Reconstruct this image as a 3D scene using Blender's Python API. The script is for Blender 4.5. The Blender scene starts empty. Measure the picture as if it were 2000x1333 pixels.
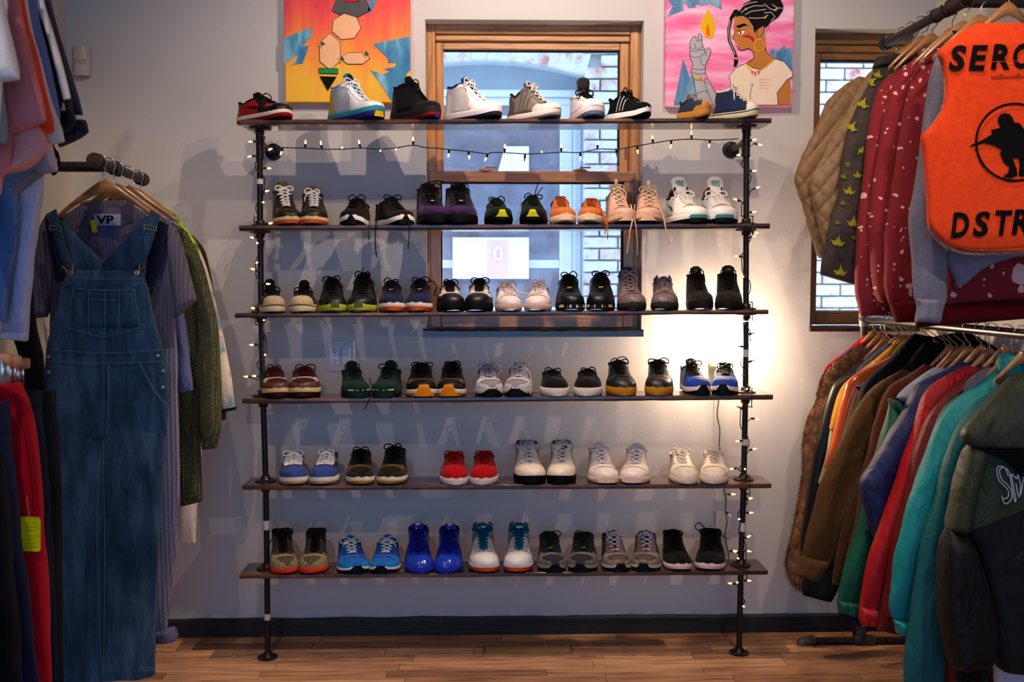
import bpy, bmesh, math, random
from mathutils import Vector, Matrix, noise
C = bpy.context.scene
COL = C.collection
# ---------------------------------------------------------------- camera
CAM_Y, CAM_Z = -3.95, 1.44
PITCH, YAW = math.radians(86.32), math.radians(-1.45)
FPX = 1944.4
cd = bpy.data.cameras.new('camera'); cam = bpy.data.objects.new('camera', cd); COL.objects.link(cam)
cam.location = (0, CAM_Y, CAM_Z); cam.rotation_euler = (PITCH, 0, YAW)
cd.lens = 35; cd.sensor_width = 36; cd.clip_start = .05
cd.dof.use_dof = True; cd.dof.focus_distance = 3.66; cd.dof.aperture_fstop = 4.5
C.camera = cam
# ---------------------------------------------------------------- world, exposure
C.view_settings.view_transform = 'Standard'; C.view_settings.look = 'None'
C.view_settings.exposure = 0.15; C.view_settings.gamma = 1.0; C.view_settings.use_curve_mapping = False
w = bpy.data.worlds.new('sky'); C.world = w; w.use_nodes = True
w.node_tree.nodes['Background'].inputs[0].default_value = (.62, .78, 1.0, 1)
w.node_tree.nodes['Background'].inputs[1].default_value = 3.6
# ---------------------------------------------------------------- assumed ceiling spots and added daylight fill, all unseen
def lamp(kind, name, loc, power, color, size=.05, aim=None, spot=None, size_y=None):
    l = bpy.data.lights.new(name, kind); o = bpy.data.objects.new(name, l); COL.objects.link(o)
    l.energy = power; l.color = color; o.location = loc
    if kind == 'AREA':
        l.size = size
        if size_y: l.shape = 'RECTANGLE'; l.size_y = size_y
    else: l.shadow_soft_size = size
    if spot: l.spot_size = math.radians(spot); l.spot_blend = .6
    if aim: o.rotation_euler = (Vector(aim) - Vector(loc)).to_track_quat('-Z', 'Y').to_euler()
    return o
WARM = (1.0, .76, .57)
lamp('SPOT', 'ceiling_spot', (0.12, -1.0, 2.86), 40, (1, .82, .66), .008, (0.25, 0, 1.75), 128)  # assumed key spot, position read off the paintings' cast shadows
lamp('SPOT', 'ceiling_spot', (.15, -.85, 2.98), 115, WARM, .02, (.15, -.72, 0), 74)  # assumed downlight, added to brighten the floor below the rack
lamp('SPOT', 'ceiling_spot', (-.75, -1.55, 3.0), 27, WARM, .012, (-.2, 0, 1.2), 110)  # assumed left spot, steepness guessed from shelf shadows on the wall
lamp('SPOT', 'ceiling_spot', (.85, -1.6, 3.0), 46, WARM, .012, (.6, 0, 1.2), 110)  # assumed right spot, likewise unseen, placed by the shelf shadows
lamp('SPOT', 'ceiling_spot', (1.12, -3.0, 2.95), 85, WARM, .04, (1.5, -1.1, 1.3), 52)  # added fill spot for the right-hand garments, no fixture seen
lamp('SPOT', 'ceiling_spot', (-.85, -3.3, 2.95), 62, WARM, .04, (-1.35, -1.45, 1.5), 52)  # added fill spot brightening the left-hand garments, source unseen
lamp('AREA', 'added_daylight_fill', (0, -5.3, 1.5), 50, (.27, .50, 1.0), 3.2, (0, 0, 1.2), size_y=2.3)  # added bluish area lamp before the closed front wall, imitating assumed daylight; no window

# ---------------------------------------------------------------- pixel rays
ct, st = math.cos(PITCH), math.sin(PITCH); cz, sz = math.cos(YAW), math.sin(YAW)
def P(px, py, D):
    u = (px - 1000) / FPX; v = (666.5 - py) / FPX
    yy = v * ct + st; zz = v * st - ct
    X = u * cz - yy * sz; Y = u * sz + yy * cz
    k = D / Y
    return Vector((X * k, CAM_Y + D, CAM_Z + zz * k))
def proj(p):
    x, y, z = p[0], p[1] - CAM_Y, p[2] - CAM_Z
    X = x * cz + y * sz; Y = -x * sz + y * cz
    v = Y * ct + z * st; d = Y * st - z * ct
    return 1000 + FPX * X / d, 666.5 - FPX * v / d
def YD(D): return CAM_Y + D

# ---------------------------------------------------------------- materials
def lin(h):
    h = h.lstrip('#'); r = []
    for i in (0, 2, 4):
        c = int(h[i:i+2], 16) / 255
        r.append(c / 12.92 if c < .04045 else ((c + .055) / 1.055) ** 2.4)
    return (*r, 1)
_m = {}
def newmat(name):
    m = bpy.data.materials.new(name); m.use_nodes = True
    nt = m.node_tree; return m, nt, nt.nodes['Principled BSDF']
def nd(nt, kind, **kw):
    n = nt.nodes.new(kind)
    for k, v in kw.items(): setattr(n, k, v)
    return n
def noise_node(nt, scale, detail=3, coord='Object', stretch=(1, 1, 1), rough=.55):
    tc = nd(nt, 'ShaderNodeTexCoord'); mp = nd(nt, 'ShaderNodeMapping'); n = nd(nt, 'ShaderNodeTexNoise')
    mp.inputs['Scale'].default_value = stretch
    n.inputs['Scale'].default_value = scale; n.inputs['Detail'].default_value = detail; n.inputs['Roughness'].default_value = rough
    nt.links.new(tc.outputs[coord], mp.inputs[0]); nt.links.new(mp.outputs[0], n.inputs['Vector'])
    return n
def ramp(nt, fac, stops):
    r = nd(nt, 'ShaderNodeValToRGB'); e = r.color_ramp.elements
    while len(e) < len(stops): e.new(.5)
    for i, (p, c) in enumerate(stops):
        e[i].position = p; e[i].color = lin(c) if isinstance(c, str) else c
    nt.links.new(fac, r.inputs[0]); return r
def bump(nt, h, strength, dist, b):
    bn = nd(nt, 'ShaderNodeBump'); bn.inputs['Strength'].default_value = strength; bn.inputs['Distance'].default_value = dist
    nt.links.new(h, bn.inputs['Height']); nt.links.new(bn.outputs[0], b.inputs['Normal']); return bn
FIN = {  # roughness, colour variation, noise scale, bump, bump scale, sheen
 'leather': (.42, .10, 30, .25, 220, 0), 'suede': (.92, .18, 60, .4, 500, .06), 'knit': (.9, .12, 70, .8, 420, .03),
 'canvas': (.88, .12, 60, .5, 600, .05), 'rubber': (.55, .06, 40, .15, 150, 0), 'gloss': (.14, .05, 20, .05, 60, 0),
 'fabric': (.85, .16, 9, .35, 300, .03), 'cotton': (.9, .10, 8, .3, 350, .04), 'nylon': (.6, .10, 8, .3, 60, 0),
 'lace': (.8, .08, 80, .4, 900, 0), 'plastic': (.35, .03, 20, .02, 50, 0), 'paper': (.8, .03, 20, .05, 100, 0),
 'paint': (.6, .05, 12, .2, 60, 0)}
def M(h, fin='leather'):
    k = (h, fin)
    if k in _m: return _m[k]
    m, nt, b = newmat(fin + '_' + h); ro, var, ns, bs, bsc, sheen = FIN[fin]
    c = tuple(x ** 1.25 for x in lin(h)[:3]) + (1,); n = noise_node(nt, ns, 4)
    d = tuple(x * (1 - var) for x in c[:3]) + (1,); l = tuple(min(1, x * (1 + var) + .004 * var) for x in c[:3]) + (1,)
    r = ramp(nt, n.outputs['Fac'], [(.3, d), (.7, l)])
    nt.links.new(r.outputs[0], b.inputs['Base Color']); b.inputs['Roughness'].default_value = ro; b.inputs['Specular IOR Level'].default_value = {'gloss': .5, 'plastic': .4, 'leather': .3, 'nylon': .28}.get(fin, .10)
    if sheen: b.inputs['Sheen Weight'].default_value = sheen
    n2 = noise_node(nt, bsc, 2); b1 = bump(nt, n2.outputs['Fac'], bs, .002, b)
    if fin in ('nylon', 'fabric', 'cotton'):
        n3 = noise_node(nt, 5.5 if fin == 'nylon' else 7, 3, stretch=(1.6, 1, .7)); n3.inputs['Distortion'].default_value = 1.4
        b2 = nd(nt, 'ShaderNodeBump'); b2.inputs['Strength'].default_value = .75; b2.inputs['Distance'].default_value = .022 if fin == 'nylon' else .018
        nt.links.new(n3.outputs['Fac'], b2.inputs['Height']); nt.links.new(b2.outputs[0], b1.inputs['Normal'])
    _m[k] = m; return m
def metal(h, ro=.35, name='metal'):
    k = (h, ro, name)
    if k in _m: return _m[k]
    m, nt, b = newmat(name); n = noise_node(nt, 60, 4); c = lin(h)
    r = ramp(nt, n.outputs['Fac'], [(.3, tuple(x * .6 for x in c[:3]) + (1,)), (.7, c)])
    nt.links.new(r.outputs[0], b.inputs['Base Color']); b.inputs['Metallic'].default_value = .9; b.inputs['Roughness'].default_value = ro
    bump(nt, n.outputs['Fac'], .15, .002, b); _m[k] = m; return m
def wood(name, stops, scale=6, stretch=(1, 12, 12), ro=.5, bs=.3, coat=0):
    if name in _m: return _m[name]
    m, nt, b = newmat(name); n = noise_node(nt, scale, 6, stretch=stretch, rough=.6)
    r = ramp(nt, n.outputs['Fac'], stops); nt.links.new(r.outputs[0], b.inputs['Base Color'])
    b.inputs['Roughness'].default_value = ro; bump(nt, n.outputs['Fac'], bs, .004, b)
    if coat: b.inputs['Coat Weight'].default_value = coat; b.inputs['Coat Roughness'].default_value = .15
    _m[name] = m; return m
def emis(name, h, s):
    if name in _m: return _m[name]
    m, nt, b = newmat(name); b.inputs['Base Color'].default_value = lin(h)
    b.inputs['Emission Color'].default_value = lin(h); b.inputs['Emission Strength'].default_value = s
    _m[name] = m; return m
def glass(name, tint=(.93, .97, 1, 1)):
    if name in _m: return _m[name]
    m = bpy.data.materials.new(name); m.use_nodes = True; nt = m.node_tree; nt.nodes.clear()
    o = nd(nt, 'ShaderNodeOutputMaterial'); mx = nd(nt, 'ShaderNodeMixShader'); t = nd(nt, 'ShaderNodeBsdfTransparent'); g = nd(nt, 'ShaderNodeBsdfGlossy')
    f = nd(nt, 'ShaderNodeFresnel'); f.inputs[0].default_value = 1.45; g.inputs['Roughness'].default_value = .02
    t.inputs[0].default_value = tint
    nt.links.new(f.outputs[0], mx.inputs[0]); nt.links.new(t.outputs[0], mx.inputs[1]); nt.links.new(g.outputs[0], mx.inputs[2]); nt.links.new(mx.outputs[0], o.inputs[0])
    _m[name] = m; return m

# ---------------------------------------------------------------- mesh builder
class MB:
    def __init__(s): s.v = []; s.f = []
    def add(s, vs, fs):
        o = len(s.v); s.v += [tuple(p) for p in vs]; s.f += [tuple(i + o for i in f) for f in fs]; return s
    def box(s, c, d, rot=0, bev=0):
        x, y, z = d[0] / 2, d[1] / 2, d[2] / 2
        if bev:
            b = min(bev, x * .9, y * .9, z * .9); vs = []
            for sx in (-1, 1):
                for sy in (-1, 1):
                    for sz_ in (-1, 1):
                        vs += [(sx * x, sy * (y - b), sz_ * (z - b)), (sx * (x - b), sy * y, sz_ * (z - b)), (sx * (x - b), sy * (y - b), sz_ * z)]
            bm = bmesh.new(); [bm.verts.new(p) for p in vs]; bmesh.ops.convex_hull(bm, input=bm.verts); bm.verts.index_update()
            vs = [v.co.copy() for v in bm.verts]; fs = [[v.index for v in f.verts] for f in bm.faces]; bm.free()
        else:
            vs = [(i, j, k) for i in (-x, x) for j in (-y, y) for k in (-z, z)]
            fs = [(0, 1, 3, 2), (4, 6, 7, 5), (0, 4, 5, 1), (2, 3, 7, 6), (0, 2, 6, 4), (1, 5, 7, 3)]
        R = rot if isinstance(rot, Matrix) else Matrix.Rotation(rot, 3, 'Z')
        return s.add([R @ Vector(p) + Vector(c) for p in vs], fs)
    def tube(s, pts, r, n=8, caps=True):
        pts = [Vector(p) for p in pts]; k = len(pts); rings = []; up = None
        for i, p in enumerate(pts):
            t = (pts[min(i + 1, k - 1)] - pts[max(i - 1, 0)])
            if t.length < 1e-9: t = Vector((0, 0, 1))
            t.normalize()
            if up is None:
                up = Vector((0, 0, 1)) if abs(t.z) < .9 else Vector((0, 1, 0))
            a = up - t * up.dot(t)
            if a.length < 1e-6: a = t.orthogonal()
            a.normalize(); b = t.cross(a); up = a
            ri = r[i] if isinstance(r, (list, tuple)) else r
            rings.append([p + a * math.cos(2 * math.pi * j / n) * ri + b * math.sin(2 * math.pi * j / n) * ri for j in range(n)])
        vs = [q for rg in rings for q in rg]; fs = []
        for i in range(k - 1):
            for j in range(n):
                fs.append((i * n + j, i * n + (j + 1) % n, (i + 1) * n + (j + 1) % n, (i + 1) * n + j))
        if caps: fs += [tuple(range(n))[::-1], tuple((k - 1) * n + j for j in range(n))]
        return s.add(vs, fs)
    def cyl(s, a, b, r, n=16): return s.tube([a, b], r, n)
    def lathe(s, c, prof, axis='Z', n=20):
        rings = []; c = Vector(c)
        for r, h in prof:
            for j in range(n):
                t = 2 * math.pi * j / n; a, b = r * math.cos(t), r * math.sin(t)
                q = (a, b, h) if axis == 'Z' else ((a, h, b) if axis == 'Y' else (h, a, b))
                rings.append(c + Vector(q))
        fs = []
        for i in range(len(prof) - 1):
            for j in range(n): fs.append((i * n + j, i * n + (j + 1) % n, (i + 1) * n + (j + 1) % n, (i + 1) * n + j))
        fs += [tuple(range(n)), tuple((len(prof) - 1) * n + j for j in range(n))]
        return s.add(rings, fs)
    def grid(s, rows, closed=False):
        n = len(rows[0]); vs = [p for r in rows for p in r]; fs = []
        for i in range(len(rows) - 1):
            for j in range(n if closed else n - 1):
                fs.append((i * n + j, i * n + (j + 1) % n, (i + 1) * n + (j + 1) % n, (i + 1) * n + j))
        return s.add(vs, fs)
    def build(s, name, mat, parent=None, smooth=True, solid=0, loc=None, merge=0):
        me = bpy.data.meshes.new(name); me.from_pydata([tuple(p) for p in s.v], [], s.f)
        bm = bmesh.new(); bm.from_mesh(me)
        if merge: bmesh.ops.remove_doubles(bm, verts=bm.verts, dist=merge)
        bmesh.ops.recalc_face_normals(bm, faces=bm.faces)
        bm.to_mesh(me); bm.free()
        if mat: me.materials.append(mat)
        if smooth:
            me.polygons.foreach_set('use_smooth', [True] * len(me.polygons))
            try: me.set_sharp_from_angle(angle=math.radians(62))
            except Exception: pass
        o = bpy.data.objects.new(name, me); COL.objects.link(o)
        if solid:
            md = o.modifiers.new('thickness', 'SOLIDIFY'); md.thickness = solid; md.offset = -1
        if loc: o.location = loc
        if parent is not None:
            o.parent = parent
        return o
def empty(name, loc=(0, 0, 0), label=None, cat=None, group=None, kind=None, rz=0):
    o = bpy.data.objects.new(name, None); COL.objects.link(o); o.location = loc; o.rotation_euler = (0, 0, rz)
    o.empty_display_size = .05
    tag(o, label, cat, group, kind); return o
def tag(o, label=None, cat=None, group=None, kind=None):
    if label: o['label'] = label
    if cat: o['category'] = cat
    if group: o['group'] = group
    if kind: o['kind'] = kind
    return o
class LMB(MB):   # builder whose points are given in world space, stored relative to its thing
    def __init__(s, origin): super().__init__(); s.o = Vector(origin)
    def build(s, *a, **k):
        s.v = [tuple(Vector(p) - s.o) for p in s.v]; return super().build(*a, **k)
def polymesh(pts, thick_dir=None, thick=0):
    """filled polygon (possibly concave) with optional thickness, as (verts, faces)"""
    bm = bmesh.new(); vs = [bm.verts.new(p) for p in pts]; f = bm.faces.new(vs)
    if thick:
        r = bmesh.ops.extrude_face_region(bm, geom=[f]); mv = [g for g in r['geom'] if isinstance(g, bmesh.types.BMVert)]
        bmesh.ops.translate(bm, verts=mv, vec=Vector(thick_dir) * thick)
    bmesh.ops.triangulate(bm, faces=[f for f in bm.faces if len(f.verts) > 4])
    bm.verts.index_update(); out = ([v.co.copy() for v in bm.verts], [[v.index for v in f.verts] for f in bm.faces]); bm.free(); return out
def cr(pts, n):
    """Catmull-Rom resample of tuples"""
    k = len(pts); out = []
    for i in range(n):
        s = i / (n - 1) * (k - 1); j = min(int(s), k - 2); t = s - j
        p0, p1, p2, p3 = pts[max(j - 1, 0)], pts[j], pts[j + 1], pts[min(j + 2, k - 1)]
        out.append(tuple(.5 * (2 * b + (-a + c) * t + (2 * a - 5 * b + 4 * c - d) * t * t + (-a + 3 * b - 3 * c + d) * t ** 3) for a, b, c, d in zip(p0, p1, p2, p3)))
    return out
random.seed(4)
# ================================================================ room shell
def wallmat(name, h):
    m, nt, b = newmat(name); n = noise_node(nt, 3, 4); c = lin(h)
    r = ramp(nt, n.outputs['Fac'], [(.3, tuple(x * .96 for x in c[:3]) + (1,)), (.7, c)])
    nt.links.new(r.outputs[0], b.inputs['Base Color']); b.inputs['Roughness'].default_value = .55
    n2 = noise_node(nt, 160, 3); bump(nt, n2.outputs['Fac'], .25, .002, b); return m
WALL = wallmat('wall_paint', '#c3beba'); WALLL = wallmat('wall_paint_side', '#d2c8b8')
XL, XR, ZC, YF = P(145, 600, 3.95).x, P(1826, 100, 3.95).x, 3.1, -5.6
WT = .34
def rectwall(name, x0, x1, z0, z1, holes, y0, y1, mat):
    """wall in the xz plane with rectangular holes, one mesh"""
    xs = sorted({x0, x1, *[h[0] for h in holes], *[h[1] for h in holes]}); zs_ = sorted({z0, z1, *[h[2] for h in holes], *[h[3] for h in holes]})
    bm = bmesh.new(); cells = {}
    for i in range(len(xs) - 1):
        for j in range(len(zs_) - 1):
            cx, czz = (xs[i] + xs[i+1]) / 2, (zs_[j] + zs_[j+1]) / 2
            cells[i, j] = not any(h[0] < cx < h[1] and h[2] < czz < h[3] for h in holes)
    vd = {}
    def V(i, j, y):
        if (i, j, y) not in vd: vd[i, j, y] = bm.verts.new((xs[i], y, zs_[j]))
        return vd[i, j, y]
    for (i, j), on in cells.items():
        if not on: continue
        for y in (y0, y1): bm.faces.new([V(i, j, y), V(i+1, j, y), V(i+1, j+1, y), V(i, j+1, y)])
        for (di, dj, a, b_) in ((-1, 0, (i, j), (i, j+1)), (1, 0, (i+1, j), (i+1, j+1)), (0, -1, (i, j), (i+1, j)), (0, 1, (i, j+1), (i+1, j+1))):
            if not cells.get((i + di, j + dj), False):
                bm.faces.new([V(*a, y0), V(*b_, y0), V(*b_, y1), V(*a, y1)])
    bmesh.ops.recalc_face_normals(bm, faces=bm.faces); me = bpy.data.meshes.new(name); bm.to_mesh(me); bm.free(); me.materials.append(mat)
    o = bpy.data.objects.new(name, me); COL.objects.link(o); o['kind'] = 'structure'; return o
H1 = (P(832, 350, 3.95).x, P(1255, 350, 3.95).x, P(1040, 657, 3.95).z, P(1040, 39, 3.95).z)
H2 = (P(1587, 350, 3.95).x, P(1792, 350, 3.95).x, P(1640, 645, 3.95).z, P(1640, 56, 3.95).z)
rectwall('wall_back', XL, XR, 0, ZC, [H1, H2], 0, WT, WALL)
def slab(name, c, d, mat): o = MB().box(c, d).build(name, mat, smooth=False); o['kind'] = 'structure'; return o
slab('wall_left', (XL - .06, (YF + WT) / 2, ZC / 2), (.12, WT - YF, ZC), WALLL)
slab('wall_right', (XR + .06, (YF + WT) / 2, ZC / 2), (.12, WT - YF, ZC), WALLL)
slab('wall_front', (0, YF - .06, ZC / 2), (XR - XL + .24, .12, ZC), WALL)
slab('ceiling', ((XL + XR) / 2, (YF + WT) / 2, ZC + .06), (XR - XL + .24, WT - YF + .1, .12), wallmat('ceiling_paint', '#8f8b85'))
# ---- floor: a bed with every board its own plank
bed = MB().box(((XL + XR) / 2, (YF + WT) / 2, -.05), (XR - XL, WT - YF, .088)).build('floor', wood('floor_bed', [(.3, '#2a1a12'), (.7, '#3a2418')]), smooth=False)
bed['kind'] = 'structure'
def plankmat():
    m, nt, b = newmat('laminate_plank'); tc = nd(nt, 'ShaderNodeTexCoord'); oi = nd(nt, 'ShaderNodeObjectInfo')
    mp = nd(nt, 'ShaderNodeMapping'); mp.inputs['Scale'].default_value = (1.2, 14, 1); nt.links.new(tc.outputs['Object'], mp.inputs[0])
    add = nd(nt, 'ShaderNodeVectorMath', operation='ADD'); sc = nd(nt, 'ShaderNodeVectorMath', operation='SCALE'); sc.inputs[3].default_value = 40
    cmb = nd(nt, 'ShaderNodeCombineXYZ')
    for i in range(3): nt.links.new(oi.outputs['Random'], cmb.inputs[i])
    nt.links.new(cmb.outputs[0], sc.inputs[0]); nt.links.new(sc.outputs[0], add.inputs[1]); nt.links.new(mp.outputs[0], add.inputs[0])
    n = nd(nt, 'ShaderNodeTexNoise'); n.inputs['Scale'].default_value = 4; n.inputs['Detail'].default_value = 6; nt.links.new(add.outputs[0], n.inputs['Vector'])
    base = ramp(nt, oi.outputs['Random'], [(0, '#96694a'), (.35, '#c08a62'), (.7, '#cf9c72'), (1, '#a87852')])
    gr = ramp(nt, n.outputs['Fac'], [(.3, '#8a8078'), (.65, '#ffffff')])
    mx = nd(nt, 'ShaderNodeMix', data_type='RGBA', blend_type='MULTIPLY'); mx.inputs[0].default_value = .8
    nt.links.new(base.outputs[0], mx.inputs[6]); nt.links.new(gr.outputs[0], mx.inputs[7]); nt.links.new(mx.outputs[2], b.inputs['Base Color'])
    b.inputs['Roughness'].default_value = .38; bump(nt, n.outputs['Fac'], .08, .002, b); return m
PM = plankmat(); rr = random.Random(11); PW = .072; pcache = {}
y = -.012; k = 0; cnt = 0
while y > -1.35:
    x = XL + .002 - rr.random() * .5
    while x < XR:
        ln = rr.choice((.34, .46, .58, .72)); x1 = min(x + ln, XR - .002); x0 = max(x, XL + .002)
        if x1 - x0 > .05 and cnt < 300:
            key = round(x1 - x0, 2)
            if key not in pcache:
                o = MB().box((0, 0, 0), (x1 - x0 - .0015, PW - .0012, .010), bev=.0007).build('plank', PM, bed, smooth=False); pcache[key] = o
            else:
                o = pcache[key].copy(); COL.objects.link(o); o.parent = bed
            o.location = ((x0 + x1) / 2, y - PW / 2, -.005 + rr.random() * .0004); cnt += 1
        x += ln
    y -= PW; k += 1
# floor beyond the counted planks: joined boards out of the frame
mb = MB()
while y > YF + .05:
    x = XL + .002 - rr.random() * .5
    while x < XR:
        ln = rr.choice((.6, .9, 1.2)); x1 = min(x + ln, XR - .002); x0 = max(x, XL + .002)
        if x1 - x0 > .05: mb.box(((x0 + x1) / 2, y - PW / 2, -.005), (x1 - x0 - .0015, PW - .0012, .010))
        x += ln
    y -= PW
o = mb.build('planks_behind_camera', PM, bed, smooth=False); o['kind'] = 'stuff'
# ---- baseboards, charred black boards
CHAR = wood('charred_wood', [(.30, '#0b0a0a'), (.62, '#16120f'), (.80, '#3a2618')], 5, (1.5, 10, 14), .6, .7)
zb = P(940, 1207, 3.93).z
rb = random.Random(3)
def rough_board(name, x0, x1, yf, yb, z0, z1, mat, n=60, amp=.004):
    rows = []
    for i in range(n + 1):
        x = x0 + (x1 - x0) * i / n; a = noise.noise((x * 6, 3, 0)) * amp + noise.noise((x * 25, 7, 0)) * amp * .5; b = noise.noise((x * 8, 9, 0)) * amp * .5
        rows.append([(x, yf, z0), (x, yf + b * .4, z1 - .006 + a), (x, yf + .005, z1 + a), (x, yb, z1 + a), (x, yb, z0)])
    m = MB().grid(rows, closed=True); m.f += [(0, 1, 2, 3, 4)[::-1], tuple(n * 5 + j for j in range(5))]
    return m.build(name, mat, smooth=False)
tag(rough_board('baseboard_back', XL + .001, XR - .001, -.024, -.001, .001, zb, CHAR), kind='structure')
for sx, nm in ((XL + .012, 'baseboard_left'), (XR - .012, 'baseboard_right')):
    slab(nm, (sx, -2.7, zb / 2), (.022, 5.2, zb), CHAR)
# ---- windows
OAK = wood('golden_oak', [(.30, '#8a5526'), (.50, '#b87c3e'), (.70, '#c98f50')], 3, (30, 30, 2), .4, .15, .3)
OAKH = wood('golden_oak_rail', [(.30, '#8f5a2c'), (.50, '#b9814a'), (.70, '#c9955f')], 3, (2, 30, 30), .4, .15, .3)
OAKD = wood('brown_oak', [(.3, '#5d3c1c'), (.5, '#7c5428'), (.7, '#8e6534')], 3, (30, 30, 2), .45, .15, .3)
OAKDH = wood('brown_oak_rail', [(.3, '#5d3c1c'), (.5, '#7c5428'), (.7, '#8e6534')], 3, (2, 30, 30), .45, .15, .3)
BLK = M('#15171a', 'rubber')
def zpx(py, D): return P(1040, py, D).z
def xpx(px, py, D): return P(px, py, D).x
win = empty('window_1', ((H1[0] + H1[1]) / 2, .08, H1[2]), kind='structure'); wo = win.location
def bar(x0, x1, z0, z1, y0, y1, name, mat, parent, bev=.003, org=None):
    b = LMB(org or parent.location); b.box(((x0 + x1) / 2, (y0 + y1) / 2, (z0 + z1) / 2), (abs(x1 - x0), abs(y1 - y0), abs(z1 - z0)), bev=bev); return b.build(name, mat, parent, smooth=False)
yf = .075; Dw = 3.95 + yf
xa, xb, zt, zbm = H1[0], H1[1], H1[3], H1[2]
# jambs and head, stepped like the photo
x1, x2, x3 = xpx(851, 300, Dw), xpx(866, 300, Dw), xpx(1212, 300, Dw)
x4, x5 = xpx(1230, 300, Dw), xpx(1246, 300, Dw)
zh1, zh2, zh3 = zpx(66, Dw), zpx(78, Dw), zpx(93, Dw)
fr = LMB(wo)
bar(xa, x1, zbm, zt, yf, .17, 'jamb', OAK, win); bar(x4, xb, zbm, zt, yf, .17, 'jamb', OAK, win)
bar(x1, x4, zh1, zt, yf + .002, .17, 'head', OAKH, win); bar(x1, x4, zh2, zh1, yf + .018, .17, 'head', OAKH, win)
# upper sash (farther out)
us = bar(x1, x2, zpx(340, Dw), zh2, yf + .035, .15, 'upper_sash', OAK, win)
so = Vector(wo)
bar(x3, x4, zpx(340, Dw), zh2, yf + .035, .15, 'stile', OAK, us, org=so); bar(x2, x3, zh3, zh2, yf + .036, .15, 'rail', OAKH, us, org=so)
bar(x2, x3, zh3 - .006, zh3, yf + .05, .14, 'glazing_bead', BLK, us, 0, so)
bar(x3 - .006, x3 + .0, zpx(340, Dw), zh3, yf + .05, .14, 'glazing_bead', BLK, us, 0, so)
bar(x2 - .01, x3 + .01, zpx(345, Dw), zh3 + .01, .12, .124, 'pane', glass('window_glass'), us, 0, so)
# lower sash (nearer)
Dl = Dw - .0
z_mr0, z_mr1 = zpx(356, Dl), zpx(335, Dl)
l0, l1, l2, l3 = xpx(841, 480, Dl), xpx(861, 480, Dl), xpx(1217, 480, Dl), xpx(1238, 480, Dl)
zl0, zl1 = zpx(640, Dl), zpx(614, Dl)
ls = bar(l0, l3, z_mr0, z_mr1, yf - .012, yf + .03, 'lower_sash', wood('meeting_rail', [(.3, '#a5693c'), (.7, '#c58a5c')], 3, (2, 30, 30), .45, .1), win)
bar(l0, l1, zl0, z_mr0, yf - .011, yf + .03, 'stile', OAK, ls, org=so); bar(l2, l3, zl0, z_mr0, yf - .011, yf + .03, 'stile', OAK, ls, org=so)
bar(l1, l2, zl0, zl1, yf - .011, yf + .03, 'rail', OAKH, ls, org=so)
bar(l1, l2, z_mr0 - .006, z_mr0, yf + .0, yf + .03, 'glazing_bead', BLK, ls, 0, so); bar(l2 - .007, l2, zl1, z_mr0, yf + .0, yf + .03, 'glazing_bead', BLK, ls, 0, so); bar(l1, l1 + .005, zl1, z_mr0, yf + .0, yf + .03, 'glazing_bead', BLK, ls, 0, so)
bar(l1 - .01, l2 + .01, zl1 - .01, z_mr0 + .01, yf + .012, yf + .016, 'pane', glass('window_glass'), ls, 0, so)
LK = M('#c08c62', 'plastic')
for px in (948, 1133):
    c = P(px, 334, Dw - .005); b = LMB(wo)
    b.lathe((c.x, yf + .01, z_mr1), [(.030, 0), (.030, .004), (.024, .009), (.010, .012), (.001, .0125)], n=18); b.box((c.x + .022, yf + .005, z_mr1 + .016), (.045, .012, .005), bev=.002)
    b.build('sash_lock', LK, win)
bar(xpx(847, 280, Dw) , xpx(849.5, 280, Dw), zpx(306, Dw), zpx(285, Dw), yf - .002, yf + .003, 'jamb_clip', metal('#b8b2a8'), win, .0005)
bar(xpx(1223, 280, Dw) , xpx(1226, 280, Dw), zpx(308, Dw), zpx(288, Dw), yf + .03, yf + .04, 'jamb_clip', M('#8a5f30', 'plastic'), win, .0005)
# bottom board and black sill
bar(xa, xb, zbm, zpx(612, Dw), yf + .03, .17, 'sub_sill', OAKH, win)
SILL = wood('glossy_black_sill', [(.35, '#0e0d0e'), (.65, '#1a1513'), (.85, '#4a2c1c')], 6, (2, 14, 14), .22, .8, .6)
zs1 = P(1040, 640, 4.02).z
s = rough_board('trim_1', P(826, 650, 3.93).x, P(1257, 650, 3.93).x, -.022, .075, P(1040, 658.5, 3.93).z, P(1040, 644, 3.93).z, SILL, 60, .003); s['kind'] = 'structure'
# window 2
w2 = empty('window_2', ((H2[0] + H2[1]) / 2, .08, H2[2]), kind='structure'); o2 = Vector(w2.location)
g0, g1 = xpx(1603, 300, Dw), xpx(1772, 300, Dw); zg1, zg0 = P(1640, 115, Dw).z, P(1640, 611, Dw).z; zst = P(1640, 101, Dw).z
bar(H2[0], xpx(1592, 300, Dw), H2[2], H2[3], yf, .17, 'jamb', OAKD, w2); bar(xpx(1784, 300, Dw), H2[1], H2[2], H2[3], yf, .17, 'jamb', OAKD, w2)
bar(H2[0], H2[1], P(1640, 86, Dw).z, H2[3], yf - .001, .17, 'head', OAKDH, w2); bar(H2[0], H2[1], zst, P(1640, 86, Dw).z, yf + .012, .17, 'head', OAKDH, w2)
sash = bar(xpx(1592, 300, Dw), g0, zg0 - .05, zst, yf + .02, .15, 'sash', OAKD, w2)
bar(g1, xpx(1784, 300, Dw), zg0 - .05, zst, yf + .02, .15, 'stile', OAKD, sash, org=o2); bar(g0, g1, zg1, zst, yf + .021, .15, 'rail', OAKDH, sash, org=o2); bar(g0, g1, zg0 - .05, zg0, yf + .021, .15, 'rail', OAKDH, sash, org=o2)
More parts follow.
